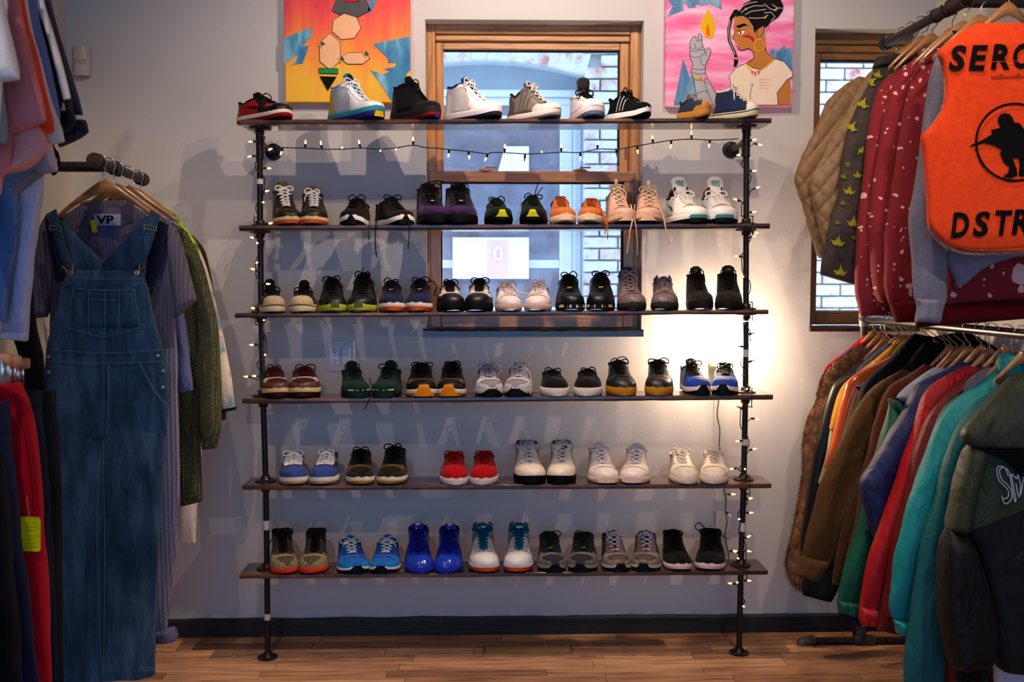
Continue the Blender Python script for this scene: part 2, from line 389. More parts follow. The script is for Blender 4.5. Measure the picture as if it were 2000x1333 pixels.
bar(g0, g1, zg1 - .004, zg1, yf + .03, .14, 'glazing_bead', BLK, sash, 0, o2); bar(g0, g1, zg0, zg0 + .008, yf + .022, .14, 'glazing_bead', M('#b5a68c', 'plastic'), sash, 0, o2)
bar(g0 - .005, g1 + .005, zg0 - .005, zg1 + .005, .12, .124, 'pane', glass('window_glass'), sash, 0, o2)
s = rough_board('trim_2', P(1583, 640, 3.93).x, P(1797, 640, 3.93).x, -.02, .075, P(1640, 648, 3.93).z, P(1640, 638, 3.93).z, wood('glossy_brown_sill', [(.35, '#1c100a'), (.65, '#3d2012'), (.85, '#7a4626')], 6, (2, 14, 14), .25, .5, .6), 40, .003); s['kind'] = 'structure'

# ================================================================ building across the alley
DB = 5.6; YB = YD(DB)
def brickmat():
    m, nt, b = newmat('whitewashed_brick'); n = noise_node(nt, 9, 8, 'Object', rough=.7); oi = nd(nt, 'ShaderNodeObjectInfo')
    r = ramp(nt, n.outputs['Fac'], [(.30, '#a8574a'), (.40, '#c9a8a0'), (.50, '#cfd3d8'), (.7, '#dfe3e8')])
    a = nd(nt, 'ShaderNodeTexCoord'); nt.links.new(r.outputs[0], b.inputs['Base Color']); b.inputs['Roughness'].default_value = .9
    # shift the noise by brick
    mp = [x for x in nt.nodes if x.type == 'MAPPING'][0]; cmb = nd(nt, 'ShaderNodeCombineXYZ'); mu = nd(nt, 'ShaderNodeMath', operation='MULTIPLY'); mu.inputs[1].default_value = 30
    nt.links.new(oi.outputs['Random'], mu.inputs[0]); nt.links.new(mu.outputs[0], cmb.inputs[0]); nt.links.new(mu.outputs[0], cmb.inputs[1]); nt.links.new(cmb.outputs[0], mp.inputs['Location'])
    n2 = noise_node(nt, 40, 5); bump(nt, n2.outputs['Fac'], .8, .01, b); return m
BM = brickmat(); PAINTB = M('#c3cdd6', 'paint'); MORT = M('#c4ccd4', 'paint')
bld = empty('brick_building', (0, YB, 0), 'whitewashed brick building with arched window seen through the panes', 'building')
bo = Vector(bld.location)
ax0, ax1 = P(820, 300, DB).x, P(1139, 300, DB).x
acx = P(950, 300, DB).x; atop = P(950, 119, DB).z; aend = P(1139, 149, DB).z
half = ax1 - acx; rise = atop - aend; R = (half * half + rise * rise) / (2 * rise); acz = atop - R
def arc_z(x): return acz + math.sqrt(max(R * R - (x - acx) ** 2, 0))
ax0 = acx - half
# mortar slab (behind the bricks), with an arched hole
x0b, x1b, z0b, z1b = -2.6, 3.0, 0, 3.2
pts = [(x0b, z0b), (ax0, z0b)] + [(ax0 + (ax1 - ax0) * i / 20, arc_z(ax0 + (ax1 - ax0) * i / 20)) for i in range(21)] + [(ax1, z0b), (x1b, z0b), (x1b, z1b), (x0b, z1b)]
b = LMB(bo); b.add(*polymesh([(x, YB + .012, z) for x, z in pts], (0, 1, 0), .35)); b.build('mortar', MORT, bld, smooth=False)
proto = LMB(bo); proto.box((bo.x, bo.y, bo.z), (.2, .05, .057), bev=.004); protob = None
rb = random.Random(5); bl, bh = .21, .0668
def visible(x, z, m=.12):
    for (a, b_, c, d) in ((866, 1216, 90, 640), (1600, 1775, 112, 615)):
        q = proj((x, YB, z)); mm = m * FPX / DB
        if a - mm < q[0] < b_ + mm and c - 15 < q[1] < d + 15: return True
    return False
nb = 0
for r in range(0, 48):
    z = r * bh + .03
    for i in range(-14, 17):
        x = i * bl + (bl / 2 if r % 2 else 0); hw_ = .1
        if not visible(x, z): continue
        near = x + hw_ > ax0 - .01 and x - hw_ < ax1 + .01
        L_, R_ = x - hw_, x + hw_
        if near:
            dd_ = math.hypot(x - acx, z - acz); an_ = abs(math.atan2(x - acx, z - acz))
            if an_ <= math.asin(half / R) + .01 and R - .03 < dd_ < R + .20: continue
            if L_ > ax0 and R_ < ax1 and dd_ < R: continue
            if z < aend + .03:
                if R_ > ax1 > L_: L_ = ax1 + .004
                elif L_ < ax0 < R_: R_ = ax0 - .004
                elif ax0 < x < ax1: continue
        if R_ - L_ < .03: continue
        if protob is None: protob = proto.build('brick', BM, bld, smooth=False); o = protob
        else: o = protob.copy(); COL.objects.link(o); o.parent = bld
        o.location = Vector(((L_ + R_) / 2, YB - .004 + rb.random() * .008, z)) - bo; o.scale = ((R_ - L_) / .2, 1, 1); o.rotation_euler = (0, rb.uniform(-.008, .008), 0); nb += 1
# voussoirs
nv = 26
for i in range(nv):
    a = math.asin(half / R) * (1 - 2 * (i + .5) / nv)
    cx_, cz_ = acx + (R + .1) * math.sin(a), acz + (R + .1) * math.cos(a)
    o = protob.copy(); COL.objects.link(o); o.parent = bld
    o.location = Vector((cx_, YB - .006 + rb.random() * .01, cz_)) - bo; o.rotation_euler = (0, a + math.pi / 2, 0); o.scale = (1, 1, .93)
# recessed tympanum panel, frame, panes
YR = YB + .11; DR = DB + .11
b = LMB(bo)
tz = P(950, 178, DR).z
pts = [(ax0, tz)] + [(ax0 + (ax1 - ax0) * i / 20, arc_z(ax0 + (ax1 - ax0) * i / 20) + .003) for i in range(21)] + [(ax1, tz)]
b.add(*polymesh([(x, YR, z) for x, z in pts], (0, 1, 0), .03)); b.build('arch_panel', M('#b4c2cf', 'paint'), bld, smooth=False)
FRW = M('#dfe5ea', 'paint')
frm = bar(ax0, ax1, P(950, 190, DR).z, tz + .004, YR - .03, YR + .04, 'window_frame', FRW, bld, .006)
bar(ax0, ax1, P(950, 206, DR).z, P(950, 190, DR).z, YR - .01, YR + .04, 'moulding', FRW, frm, .006, bo)
xs1, xs2 = P(1093, 400, DR).x, P(1118, 400, DR).x
bar(xs2, ax1, 0, P(950, 180, DR).z, YR - .07, YR + .04, 'casing', PAINTB, frm, .01, bo); bar(xs1, xs2, 0, P(950, 206, DR).z, YR - .01, YR + .04, 'stile', FRW, frm, .006, bo)
bar(ax0, P(780, 400, DR).x, 0, P(950, 206, DR).z, YR - .01, YR + .04, 'stile', FRW, frm, .006, bo)
for (pa, pb) in ((508, 524), (226, 232), (600, 640)):
    bar(ax0, xs1, P(950, pb, DR).z, P(950, pa, DR).z, YR - .008, YR + .04, 'rail', FRW, frm, .005, bo)
bar(ax0 + .02, xs1, 0, P(950, 206, DR).z, YR + .012, YR + .018, 'pane', glass('dusty_glass', (.97, .98, 1, 1)), frm, 0, bo)
bar(ax0, xs1, 0, P(950, 206, DR).z, YR + .024, YR + .03, 'blind', M('#ece8f6', 'fabric'), frm, 0, bo)
# added sheets imitating the shop-front poster reflected in the window glass
def sheet(px0, py0, px1, py1, D, mat, name, parent, org, skew=0, th=.003):
    b = LMB(org); q = [P(px0 + skew, py0, D), P(px1, py0, D), P(px1, py1, D), P(px0, py1, D)]
    b.add(*polymesh(q, (0, 1, 0), th)); return b.build(name, mat, parent, smooth=False)
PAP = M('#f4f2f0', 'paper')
sh1 = sheet(884, 464, 1033, 545, DR - .035, PAP, 'reflected_poster', frm, bo)
sheet(968, 286, 1033, 352, DR - .035, PAP, 'reflected_poster', frm, bo, skew=18)
sheet(952, 470, 992, 543, DR - .040, M('#f0cfcd', 'paper'), 'reflected_red_panel', frm, bo)

def text_mesh(s, size, shear=0, bold=0, ext=0):
    c = bpy.data.curves.new('t', 'FONT'); c.body = s; c.size = size; c.shear = shear; c.offset = bold; c.extrude = ext; c.resolution_u = 3
    o = bpy.data.objects.new('t', c); COL.objects.link(o); bpy.context.view_layer.update()
    me = bpy.data.meshes.new_from_object(o.evaluated_get(bpy.context.evaluated_depsgraph_get())); vs = [v.co.copy() for v in me.vertices]; fs = [tuple(p.vertices) for p in me.polygons]
    bpy.data.objects.remove(o); bpy.data.meshes.remove(me); bpy.data.curves.remove(c); return vs, fs
def place_text(s, box, mapper, name, mat, parent, org, shear=0, bold=0):
    """box = px rectangle x0,y0,x1,y1 ; mapper(px,py)->world"""
    vs, fs = text_mesh(s, 1, shear, bold)
    xs = [v.x for v in vs]; ys = [v.y for v in vs]; a, b_, c, d = min(xs), max(xs), min(ys), max(ys)
    m = LMB(org); m.add([mapper(box[0] + (v.x - a) / (b_ - a) * (box[2] - box[0]), box[3] - (v.y - c) / (d - c) * (box[3] - box[1])) for v in vs], fs)
    return m.build(name, mat, parent, smooth=False)
place_text('0', (963, 482, 983, 510), lambda x, y: P(x, y, DR - .045), 'reflected_numeral', PAP, frm, bo, bold=.02)  # digit of the imitated poster reflection
# ================================================================ pipe shelving
DP, DF = 3.71, 3.632      # distance of posts and of the boards' front edges
DEP = .156
SHELF = [  # front top edge: x0,y0 , x1,y1 , thickness px
 ((467, 233.5), (1507, 230.5), 9.5), ((467, 440.5), (1504, 436.5), 10), ((459, 612.5), (1501, 605.5), 8.5),
 ((473, 779.5), (1510, 771.5), 10), ((473, 949.0), (1507, 945.5), 9.5), ((467, 1123.5), (1500, 1115.5), 8.5)]
SH = []
for a, b, t in SHELF:
    A, B = P(*a, DF), P(*b, DF); SH.append((A, B, t / FPX * DF))
def shelf_z(i, x):
    A, B, t = SH[i]; return A.z + (B.z - A.z) * (x - A.x) / (B.x - A.x)
def burnt():
    m, nt, b = newmat('burnt_pine'); n = noise_node(nt, 3, 7, stretch=(.8, 9, 16), rough=.65); n2 = noise_node(nt, 2.2, 3, stretch=(1, 2, 2))
    r = ramp(nt, n.outputs['Fac'], [(.32, '#1c100a'), (.46, '#361c11'), (.60, '#6a3e22'), (.78, '#b07848')])
    r2 = ramp(nt, n2.outputs['Fac'], [(.35, '#6a5c50'), (.6, '#ffffff')])
    mx = nd(nt, 'ShaderNodeMix', data_type='RGBA', blend_type='MULTIPLY'); mx.inputs[0].default_value = .85
    nt.links.new(r.outputs[0], mx.inputs[6]); nt.links.new(r2.outputs[0], mx.inputs[7]); nt.links.new(mx.outputs[2], b.inputs['Base Color'])
    b.inputs['Roughness'].default_value = .28; b.inputs['Coat Weight'].default_value = .5; b.inputs['Coat Roughness'].default_value = .12
    bump(nt, n.outputs['Fac'], .5, .004, b); return m
BURNT = burnt(); IRON = metal('#3a3634', .38, 'black_iron_pipe')
rack = empty('shoe_rack', (0, YD(DP), 0), 'six-tier wall rack of burnt wooden boards on black iron pipes', 'shelf')
ro = Vector(rack.location); yb0 = YD(DF)
for i, (A, B, th) in enumerate(SH):
    n = 70; rows = []; L = B.x - A.x
    for k in range(n + 1):
        s = k / n; x = A.x + L * s; z = A.z + (B.z - A.z) * s
        e = noise.noise((x * 5, i * 7, 0)) * .0022 + noise.noise((x * 30, i * 3, 2)) * .0012; e2 = noise.noise((x * 6, i * 5, 9)) * .003
        rows.append([(x, yb0 + .003, z), (x, yb0 + e2 * .5, z - .002), (x, yb0 + e2 * .6 - .0005, z - th * .6), (x, yb0 + .003 + e2 * .5, z - th + e), (x, yb0 + DEP, z - th), (x, yb0 + DEP + .001, z - .003), (x, yb0 + DEP - .004, z)])
    b = LMB(ro); b.grid(rows, closed=True); b.f += [tuple(range(7))[::-1], tuple(n * 7 + j for j in range(7))]
    b.build('shelf_board', BURNT, rack, smooth=False)
postx = {-1: [(507, 245), (508, 432), (510, 605), (514, 772), (519, 941), (521.5, 1108), (523, 1284)],
          1: [(1458, 243), (1457.5, 430), (1457, 600), (1456, 768), (1452.5, 938), (1447, 1106), (1443.5, 1271)]}
def flange(b, x, y, z, d, r=.038):   # d=+1 plate at the bottom
    b.lathe((x, y, z), [(r, 0), (r, d * .0045), (r * .62, d * .006), (.0175, d * .009), (.0165, d * .020), (.0145, d * .022)], n=24)
def bolts(b, x, y, z, d, r=.028):
    for q in range(4):
        a = math.pi / 4 + q * math.pi / 2; b.lathe((x + r * math.cos(a), y + r * math.sin(a), z + d * .0045), [(.0042, 0), (.0038, d * .002), (.001, d * .003)], n=8)
TAPE = M('#c9c6c8', 'paper')
posts = {}
for s_, pts in postx.items():
    for i in range(6):
        (pa, ya), (pb, yb_) = pts[i], pts[i + 1]
        xa_, xb_ = P(pa, ya, DP).x, P(pb, yb_, DP).x
        ztop = shelf_z(i, xa_) - SH[i][2]; zbot = shelf_z(i + 1, xb_) if i < 5 else 0
        if i == 5: zbot = 0.0
        y = YD(DP)
        b = LMB(ro); b.tube([(xa_, y, ztop - .002), (xb_, y, zbot + .002)], .0108, 14); pipe = b.build('pipe', IRON, rack)
        posts[s_, i] = ((xa_, ztop), (xb_, zbot))
        b = LMB(ro); flange(b, xa_, y, ztop, -1); b.build('pipe_flange', IRON, rack)
        b = LMB(ro); flange(b, xb_, y, zbot, 1); bolts(b, xb_, y, zbot, 1); b.build('pipe_flange', IRON, rack)
        if i == 0:   # tee with an arm to the wall
            pz = P(pa, 281 if s_ < 0 else 277, DP).z
            b = LMB(ro)
            for z0_, z1_ in ((pz - .055, ztop - .018),): b.tube([(xa_, y, z0_), (xa_, y, z0_ + .006), (xa_, y, z0_ + .0061), (xa_, y, z1_ - .0061), (xa_, y, z1_ - .006), (xa_, y, z1_)], [.0165, .0165, .0145, .0145, .0165, .0165], 16)
            b.tube([(xa_, y, pz), (xa_, y + .04, pz)], .0155, 16); b.build('tee_fitting', IRON, rack)
            b = LMB(ro); b.tube([(xa_, y + .03, pz), (xa_, -.012, pz)], .0108, 14); b.build('wall_arm', IRON, rack)
            b = LMB(ro); b.lathe((xa_, -.0005, pz), [(.033, 0), (.033, -.005), (.020, -.007), (.0165, -.02), (.0165, -.024)], axis='Y', n=24)
            for q in range(4):
                a = math.pi / 4 + q * math.pi / 2; b.lathe((xa_ + .024 * math.cos(a), -.005, pz + .024 * math.sin(a)), [(.004, 0), (.0035, -.002), (.001, -.003)], axis='Y', n=8)
            b.build('wall_flange', IRON, rack)
def on_post(s_, py):
    pts = postx[s_]
    for i in range(6):
        if pts[i][1] <= py <= pts[i + 1][1] or i == 5:
            t = (py - pts[i][1]) / (pts[i + 1][1] - pts[i][1]); t = min(max(t, 0), 1.02); return P(pts[i][0] + t * (pts[i + 1][0] - pts[i][0]), py, DP)
for s_, y0, y1 in ((-1, 350, 360), (-1, 1017, 1035), (-1, 1199, 1211), (1, 683, 697), (1, 858, 870), (1, 1021, 1038)):
    a, c = on_post(s_, y0), on_post(s_, y1); b = LMB(ro); b.tube([a, c], .0116, 14); b.build('tape_wrap', TAPE, rack)
b = LMB(ro); c = P(537, 251, DF + .01); b.box(c, (.024, .0015, .020)); b.build('price_sticker', TAPE, rack)

# ================================================================ string lights
GREEN = M('#1d3a2a', 'plastic'); BULB = emis('warm_mini_bulb', '#ff9a50', 9); BULBOFF = M('#d8d2c4', 'gloss')
def mini_light(parent, org, base, tip, lit=True):
    base, tip = Vector(base), Vector(tip); d = (tip - base).normalized(); L = .030
    b = LMB(org); b.tube([base, base + d * .006, base + d * .016], [.0028, .0042, .0046], 8); s = b.build('bulb_socket', GREEN, parent)
    b = LMB(org); q = base + d * .015
    b.tube([q, q + d * .005, q + d * .010, q + d * .014, q + d * .017], [.0026, .0032, .0028, .0016, .0003], 8); b.build('mini_bulb', BULB if lit else BULBOFF, s)
def twist(pts, n, amp, ph=0):
    """two-strand wire along pts"""
    path = cr([tuple(p) for p in pts], n); out = [[], []]
    for i, p in enumerate(path):
        a = i * 1.3 + ph
        for k in (0, 1):
            out[k].append((p[0] + amp * math.cos(a + k * math.pi), p[1] + amp * math.sin(a + k * math.pi) * .8, p[2] + amp * math.sin(a + k * math.pi)))
    return out
DS = 3.80
c1 = lambda x, y: (440 + x / 3.571, 120 + y / 3.571); c2 = lambda x, y: (960 + x / 3.571, 120 + y / 3.571)
c4 = lambda x, y: (960 + x / 3.571, 480 + y / 3.571); c3 = lambda x, y: (440 + x / 3.571, 480 + y / 3.571); c6 = lambda x, y: (960 + x / 3.571, 820 + y / 3.571)
sl = empty('string_lights', P(1000, 300, DS), 'warm mini lights on green wire draped between the posts below the top shelf', 'string lights')
so_ = Vector(sl.location)
wire = [c1(300, 590), c1(375, 600), c1(545, 605), c1(680, 612), c1(815, 612), c1(935, 605), c1(1080, 612), c1(1190, 603), c1(1310, 585), c1(1390, 600), c1(1470, 605), c1(1560, 615), c1(1700, 628), c1(1830, 645), c2(0, 635), c2(100, 637), c2(230, 645), c2(350, 643), c2(485, 633), c2(620, 635), c2(740, 612), c2(875, 612), c2(1010, 590), c2(1130, 570), c2(1260, 550), c2(1390, 543), c2(1520, 548), c2(1640, 545), c2(1720, 540)]
b = LMB(so_)
for st_ in twist([P(x, y, DS) for x, y in wire], 420, .0016): b.tube(st_, .0013, 5)
b.build('wire', GREEN, sl)
def nearest_wire(x): return min(((wx, wy) for wx, wy in cr(wire, 200)), key=lambda q: abs(q[0] - x))
for (x, y, dx) in [(*c1(555, 556), 1), (*c1(670, 588), 0), (*c1(815, 598), 1), (*c1(935, 572), 0), (*c1(1080, 628), 0), (*c1(1195, 620), -1), (*c1(1310, 550), 0), (*c1(1560, 670), -1), (*c1(1700, 660), 0), (*c1(1825, 672), -1), (*c1(1950, 580), 0), (*c1(395, 655), -2),
                  (*c2(95, 585), 0), (*c2(350, 628), 0), (*c2(485, 580), 0), (*c2(743, 566), 0), (*c2(620, 690), 0), (*c2(1016, 650), 1), (*c2(1127, 520), -1), (*c2(1252, 612), -1), (*c2(1393, 488), 0), (*c2(1520, 572), 0)]:
    wx, wy = nearest_wire(x); mini_light(sl, so_, P(wx - dx * 1.5, wy, DS - .003), P(x + dx * 1.5, y, DS - .006 if abs(y - wy) > 6 else DS - .03))
for (x, y) in [c2(230, 690), c2(873, 645)]:
    wx, wy = nearest_wire(x); mini_light(sl, so_, P(wx, wy, DS - .003), P(x, y, DS - .006), False)
# vertical runs wound round the posts
def post_lights(s_, lab, ys, bulbs, unlit=(), org_y=600, y0=262, y1=760):
    t = empty('string_lights', on_post(s_, org_y), lab, 'string lights', 'string lights wound round the rack posts'); o_ = Vector(t.location)
    pts = []; n = int((y1 - y0) / 2.2)
    for i in range(n + 1):
        py = y0 + (y1 - y0) * i / n; c = on_post(s_, py); a = i * .062 * 2.2 + noise.noise((i * .06, s_, 0)) * 2.5
        r = .0165 + .004 * abs(noise.noise((i * .1, 3, s_)))
        # stay outside boards: the wire passes in front of each shelf
        for q in range(6):
            zt_ = shelf_z(q, c.x)
            if zt_ - SH[q][2] - .028 < c.z < zt_ + .03: a = None; break
        if a is None:
            pts.append((c.x + .002 * s_, YD(DF) - .005, c.z)); continue
        pts.append((c.x + r * math.cos(a), c.y + r * math.sin(a), c.z))
    b = LMB(o_)
    for st_ in twist(pts, len(pts) * 2, .0014): b.tube(st_, .0013, 5)
    b.build('wire', GREEN, t)
    for i, (x, y) in enumerate(bulbs):
        c = on_post(s_, y); px, _ = proj(c); sd = 1 if x > px else -1; off = abs(x - px)
        up = rb.uniform(-3, 5)
        base = P(px + sd * max(off - 12, 3), y + up, DP - .018); tip = P(x + sd * 1, y, DP - (.022 if off > 9 else .05)); mini_light(t, o_, base, tip, i not in unlit)
        if off > 16:
            b = LMB(o_); a = P(px + sd * 4, y + up + 4, DP - .012); b.tube(cr([tuple(a), tuple((a + base) / 2 + Vector((0, -.003, -.006))), tuple(base)], 8), .0016, 5); b.build('wire_lead', GREEN, t)
    return t
post_lights(-1, 'string lights wound round the left iron post of the shoe rack', 0,
  [(490, 277), (488, 306), (529, 291), (526, 329), (518, 374), (516, 395), (529, 436), (497, 465), (502, 474), (500, 514), (495, 526), (524, 555), (500, 603), (516, 626), (492, 674), (519, 693), (481, 736), (497, 735), (516, 752)])
post_lights(1, 'string lights wound round the right iron post of the shoe rack', 0,
  [(1468, 274), (1484, 283), (1442, 303), (1471, 334), (1480, 366), (1435, 389), (1472, 414), (1477, 455), (1470, 462), (1438, 501), (1450, 540), (1464, 570), (1467, 652), (1447, 677), (1472, 704), (1449, 733), (1458, 760), (1444, 796), (1478, 819), (1444, 862), (1474, 877), (1428, 917), (1453, 915), (1462, 975), (1467, 1002), (1442, 1015), (1458, 1050), (1434, 1077), (1460, 1077), (1440, 1091), (1425, 1140), (1438, 1138), (1463, 1135), (1454, 1186)], (11, 12, 13, 14, 15, 17), y0=262, y1=1200)
# loose strand hanging beside the right post
t = empty('string_lights', P(1416, 1010, DP), 'loose strand of mini lights hanging left of the right post above the bottom shelf', 'string lights'); o_ = Vector(t.location)
pts = [P(x, y, DF - .012) for x, y in [(1414, 956), (1418, 975), (1417, 1000), (1420, 1020), (1416, 1045), (1419, 1062), (1423, 1085), (1422, 1100)]]
b = LMB(o_)
for st_ in twist(pts, 120, .0015): b.tube(st_, .0013, 5)
b.build('wire', GREEN, t)
for x, y, bx, by, lit in [(1433, 966, 1420, 966, 1), (1422, 1004, 1418, 1000, 0), (1434, 1077, 1424, 1077, 1)]: mini_light(t, o_, P(bx, by, DF - .02), P(x, y, DF - .03), bool(lit))

# ================================================================ plug-in lamp and its cords
t = empty('night_light', P(1398, 700, 3.93), 'bright bare warm bulb glowing on the wall behind the blue sneakers', 'lamp'); o_ = Vector(t.location)
b = LMB(o_); c = P(1397, 700, 3.90); b.lathe((c.x, c.y, c.z), [(.018, -.03), (.020, 0), (.018, .012), (.014, .014)], n=16); b.box((c.x, -.014, c.z - .015), (.035, .025, .05), bev=.004); b.build('lamp_socket', M('#e6dccf', 'plastic'), t)
b = LMB(o_); b.lathe((c.x, c.y, c.z + .012), [(.010, 0), (.014, .012), (.024, .028), (.030, .045), (.028, .060), (.018, .073), (.004, .079)], n=20); b.build('bulb', emis('glowing_bulb', '#ffd0a0', 60), t)
bulbz = c.z + .055
lamp('POINT', 'bulb_light', (c.x, c.y - .045, bulbz), 24, (1, .74, .52), .03)
t = tag(LMB(P(1396, 800, 3.94)).tube([P(1396, y, 3.944) for y in (740, 800, 870, 940, 1000)], .0042, 8).build('power_cord', M('#d9d2ce', 'plastic'), loc=P(1396, 800, 3.94)), 'pale straight power cord running down the wall right of centre', 'cord')
pts = [P(x, y, 3.9) for x, y in [(1402, 725), (1404, 780), (1401, 810), (1406, 840), (1405, 870), (1408, 890), (1410, 920), (1412, 948)]]
m_ = LMB(P(1405, 850, 3.9))
for st_ in twist(pts, 200, .0018): m_.tube(st_, .0014, 5)
tag(m_.build('light_cord', GREEN, loc=P(1405, 850, 3.9)), 'thin dark twisted light cord dangling from the lamp behind the white shoes', 'cord')

# ================================================================ wall fixtures
D0 = 3.95
t = empty('wall_outlet', P(666, 696, D0), 'pale double wall plate with outlet and blank rocker below the window', 'outlet'); o_ = Vector(t.location)
def wbox(px0, py0, px1, py1, y0, y1, name, mat, parent, org, bev=.002, D=D0):
    a, c = P(px0, py0, D), P(px1, py1, D); b = LMB(org); b.box(((a.x + c.x) / 2, (y0 + y1) / 2, (a.z + c.z) / 2), (abs(c.x - a.x), abs(y1 - y0), abs(a.z - c.z)), bev=bev); return b.build(name, mat, parent, smooth=False)
pl = M('#c9c6cc', 'plastic')
wbox(640, 665, 693, 726, -.006, -.0005, 'plate', pl, t, o_, .003)
r_ = wbox(646, 679.5, 663, 712, -.009, -.004, 'receptacle', M('#e4e1e6', 'plastic'), t, o_, .001)
for yy in (684, 704):
    for xx in (651, 657): wbox(xx - .8, yy - 2.5, xx + .8, yy + 2.5, -.0094, -.0085, 'slot', M('#1a1a1c', 'plastic'), r_, o_, 0)
    wbox(653, yy + 3.6, 655.4, yy + 6, -.0094, -.0085, 'ground_hole', M('#1a1a1c', 'plastic'), r_, o_, 0)
wbox(652, 694, 656, 697, -.0098, -.0085, 'reset_button', pl, r_, o_, 0)
wbox(668.5, 679.5, 684.5, 712, -.010, -.004, 'rocker', M('#dddadf', 'plastic'), t, o_, .002)
for xx in (654, 676):
    for yy in (671, 720):
        c = P(xx, yy, D0); b = LMB(o_); b.lathe((c.x, -.006, c.z), [(.003, 0), (.0025, -.001), (.0005, -.0014)], axis='Y', n=8); b.build('screw', metal('#d0ccd0'), t)
t = empty('motion_sensor', P(155, 118, 3.93), 'small pale rounded motion sensor mounted in the left wall corner', 'sensor'); o_ = Vector(t.location)
rows = []
a0, a1 = P(138, 90, 3.92), P(173, 147, 3.92)
for i in range(9):
    z = a1.z + (a0.z - a1.z) * i / 8; e = .003 if i in (0, 8) else 0
    rows.append([(a0.x + (a1.x - a0.x) * (.5 - .5 * math.cos(math.pi * j / 12)), YD(3.93) - (.032 - e) * math.sin(math.pi * j / 12) ** .8 + .014, z) for j in range(13)])
b = LMB(o_); b.grid(rows); b.f += [tuple(range(13)), tuple(8 * 13 + j for j in range(13))[::-1]]; b.build('sensor_body', M('#cfc4bd', 'plastic'), t)
wbox(163, 100, 165.5, 115, -.052, -.049, 'indicator', M('#f4f0ec', 'gloss'), t, o_, .001, 3.9)
wbox(141, 117.4, 169, 118, -.054, -.046, 'lens_seam', M('#a89d97', 'plastic'), t, o_, 0, 3.9)
# wooden patch board let into the floor, chip on the baseboard
t = LMB(P(1030, 1277, 3.8)); c = P(1031, 1276, 3.72); z = .0006
a, b2 = Vector((P(943, 1276, 3.75).x, 0, 0)), Vector((P(1119, 1276, 3.75).x, 0, 0))
fv = empty('floor_register', ((a.x + b2.x) / 2, YD(3.76), 0), 'flat ochre register cover let into the wooden floor below the rack', 'floor cover'); fo = Vector(fv.location)
b = LMB(fo); b.box((fo.x, fo.y, .003), (b2.x - a.x, .075, .006), bev=.0015); b.build('cover', wood('ochre_cover', [(.3, '#7d5c2c'), (.7, '#a07c42')], 4, (2, 10, 10), .4), fv)
for sx in (a.x + .006, b2.x - .006): b = LMB(fo); b.box((sx, fo.y, .0062), (.006, .07, .002)); b.build('end_strip', metal('#6e665a'), fv)

# ================================================================ paintings
def paintmat(name, stops, axis_stretch, scale=2.4, vertical=None, rot=0):
    m, nt, b = newmat(name); n = noise_node(nt, scale, 5, stretch=axis_stretch); n.inputs['Distortion'].default_value = .3
    mp = [x for x in nt.nodes if x.type == 'MAPPING'][0]; mp.inputs['Rotation'].default_value = (0, rot, 0)
    fac = n.outputs['Fac']
    if vertical:
        tc = nd(nt, 'ShaderNodeTexCoord'); sp = nd(nt, 'ShaderNodeSeparateXYZ'); nt.links.new(tc.outputs['Object'], sp.inputs[0])
        mr = nd(nt, 'ShaderNodeMapRange'); mr.inputs[1].default_value, mr.inputs[2].default_value = vertical; nt.links.new(sp.outputs['Z'], mr.inputs[0])
        ad = nd(nt, 'ShaderNodeMath', operation='MULTIPLY_ADD'); ad.inputs[1].default_value = .9; nt.links.new(n.outputs['Fac'], ad.inputs[0])
        ml = nd(nt, 'ShaderNodeMath', operation='MULTIPLY_ADD'); ml.inputs[1].default_value = 1.0; ml.inputs[2].default_value = -.45; nt.links.new(mr.outputs[0], ml.inputs[0]); nt.links.new(ml.outputs[0], ad.inputs[2]); fac = ad.outputs[0]
    r = ramp(nt, fac, stops); nt.links.new(r.outputs[0], b.inputs['Base Color']); b.inputs['Roughness'].default_value = .5
    n2 = noise_node(nt, 50, 3, stretch=axis_stretch); bump(nt, n2.outputs['Fac'], .2, .002, b); return m
def painting(name, px0, py0, px1, py1, lab, bgm):
    D = 3.91; a, c = P(px0, py0, D), P(px1, py1, D); t = empty(name, ((a.x + c.x) / 2, YD(D) + .02, c.z), lab, 'painting', 'paintings on the back wall'); o = Vector(t.location)
    b = LMB(o); b.box(((a.x + c.x) / 2, YD(D) + .0195, (a.z + c.z) / 2), (c.x - a.x, .037, a.z - c.z), bev=.002); b.build('canvas', bgm, t, smooth=False); return t, o, D
def layer(t, o, D, pts, mat, k, name='paint_shape'):
    q = [P(x, y, D) for x, y in pts]; q = [Vector((p.x, YD(D) - .0006 - .0005 * k, p.z)) for p in q]
    b = LMB(o); b.add(*polymesh(q, (0, 1, 0), .0005)); return b.build(name, mat, t, smooth=False)
def stroke(t, o, D, pts, r, mat, k, name='line'):
    q = [P(x, y, D) for x, y in pts]; q = [(p.x, YD(D) - .0006 - .0005 * k, p.z) for p in q]
    b = LMB(o); L = []; 
    for i, p in enumerate(q):
        u, v_ = Vector(q[max(i - 1, 0)]), Vector(q[min(i + 1, len(q) - 1)]); d = (v_ - u).normalized(); nn = Vector((-d.z, 0, d.x)) * r
        L.append([Vector(p) + nn, Vector(p) - nn])
    b.grid(L); return b.build(name, mat, t, smooth=False)
INK = M('#17120f', 'paint'); BLUEP = paintmat('blue_brushwork', [(.3, '#0e5f96'), (.5, '#2f86ad'), (.72, '#8fc0cf')], (10, 10, 3))
bg1 = paintmat('red_to_yellow_brushwork', [(.05, '#f0b41c'), (.30, '#f2901e'), (.52, '#f06a2a'), (.72, '#ee4434'), (.95, '#de1a34')], (9, 9, 1.2), vertical=(.08, .42))
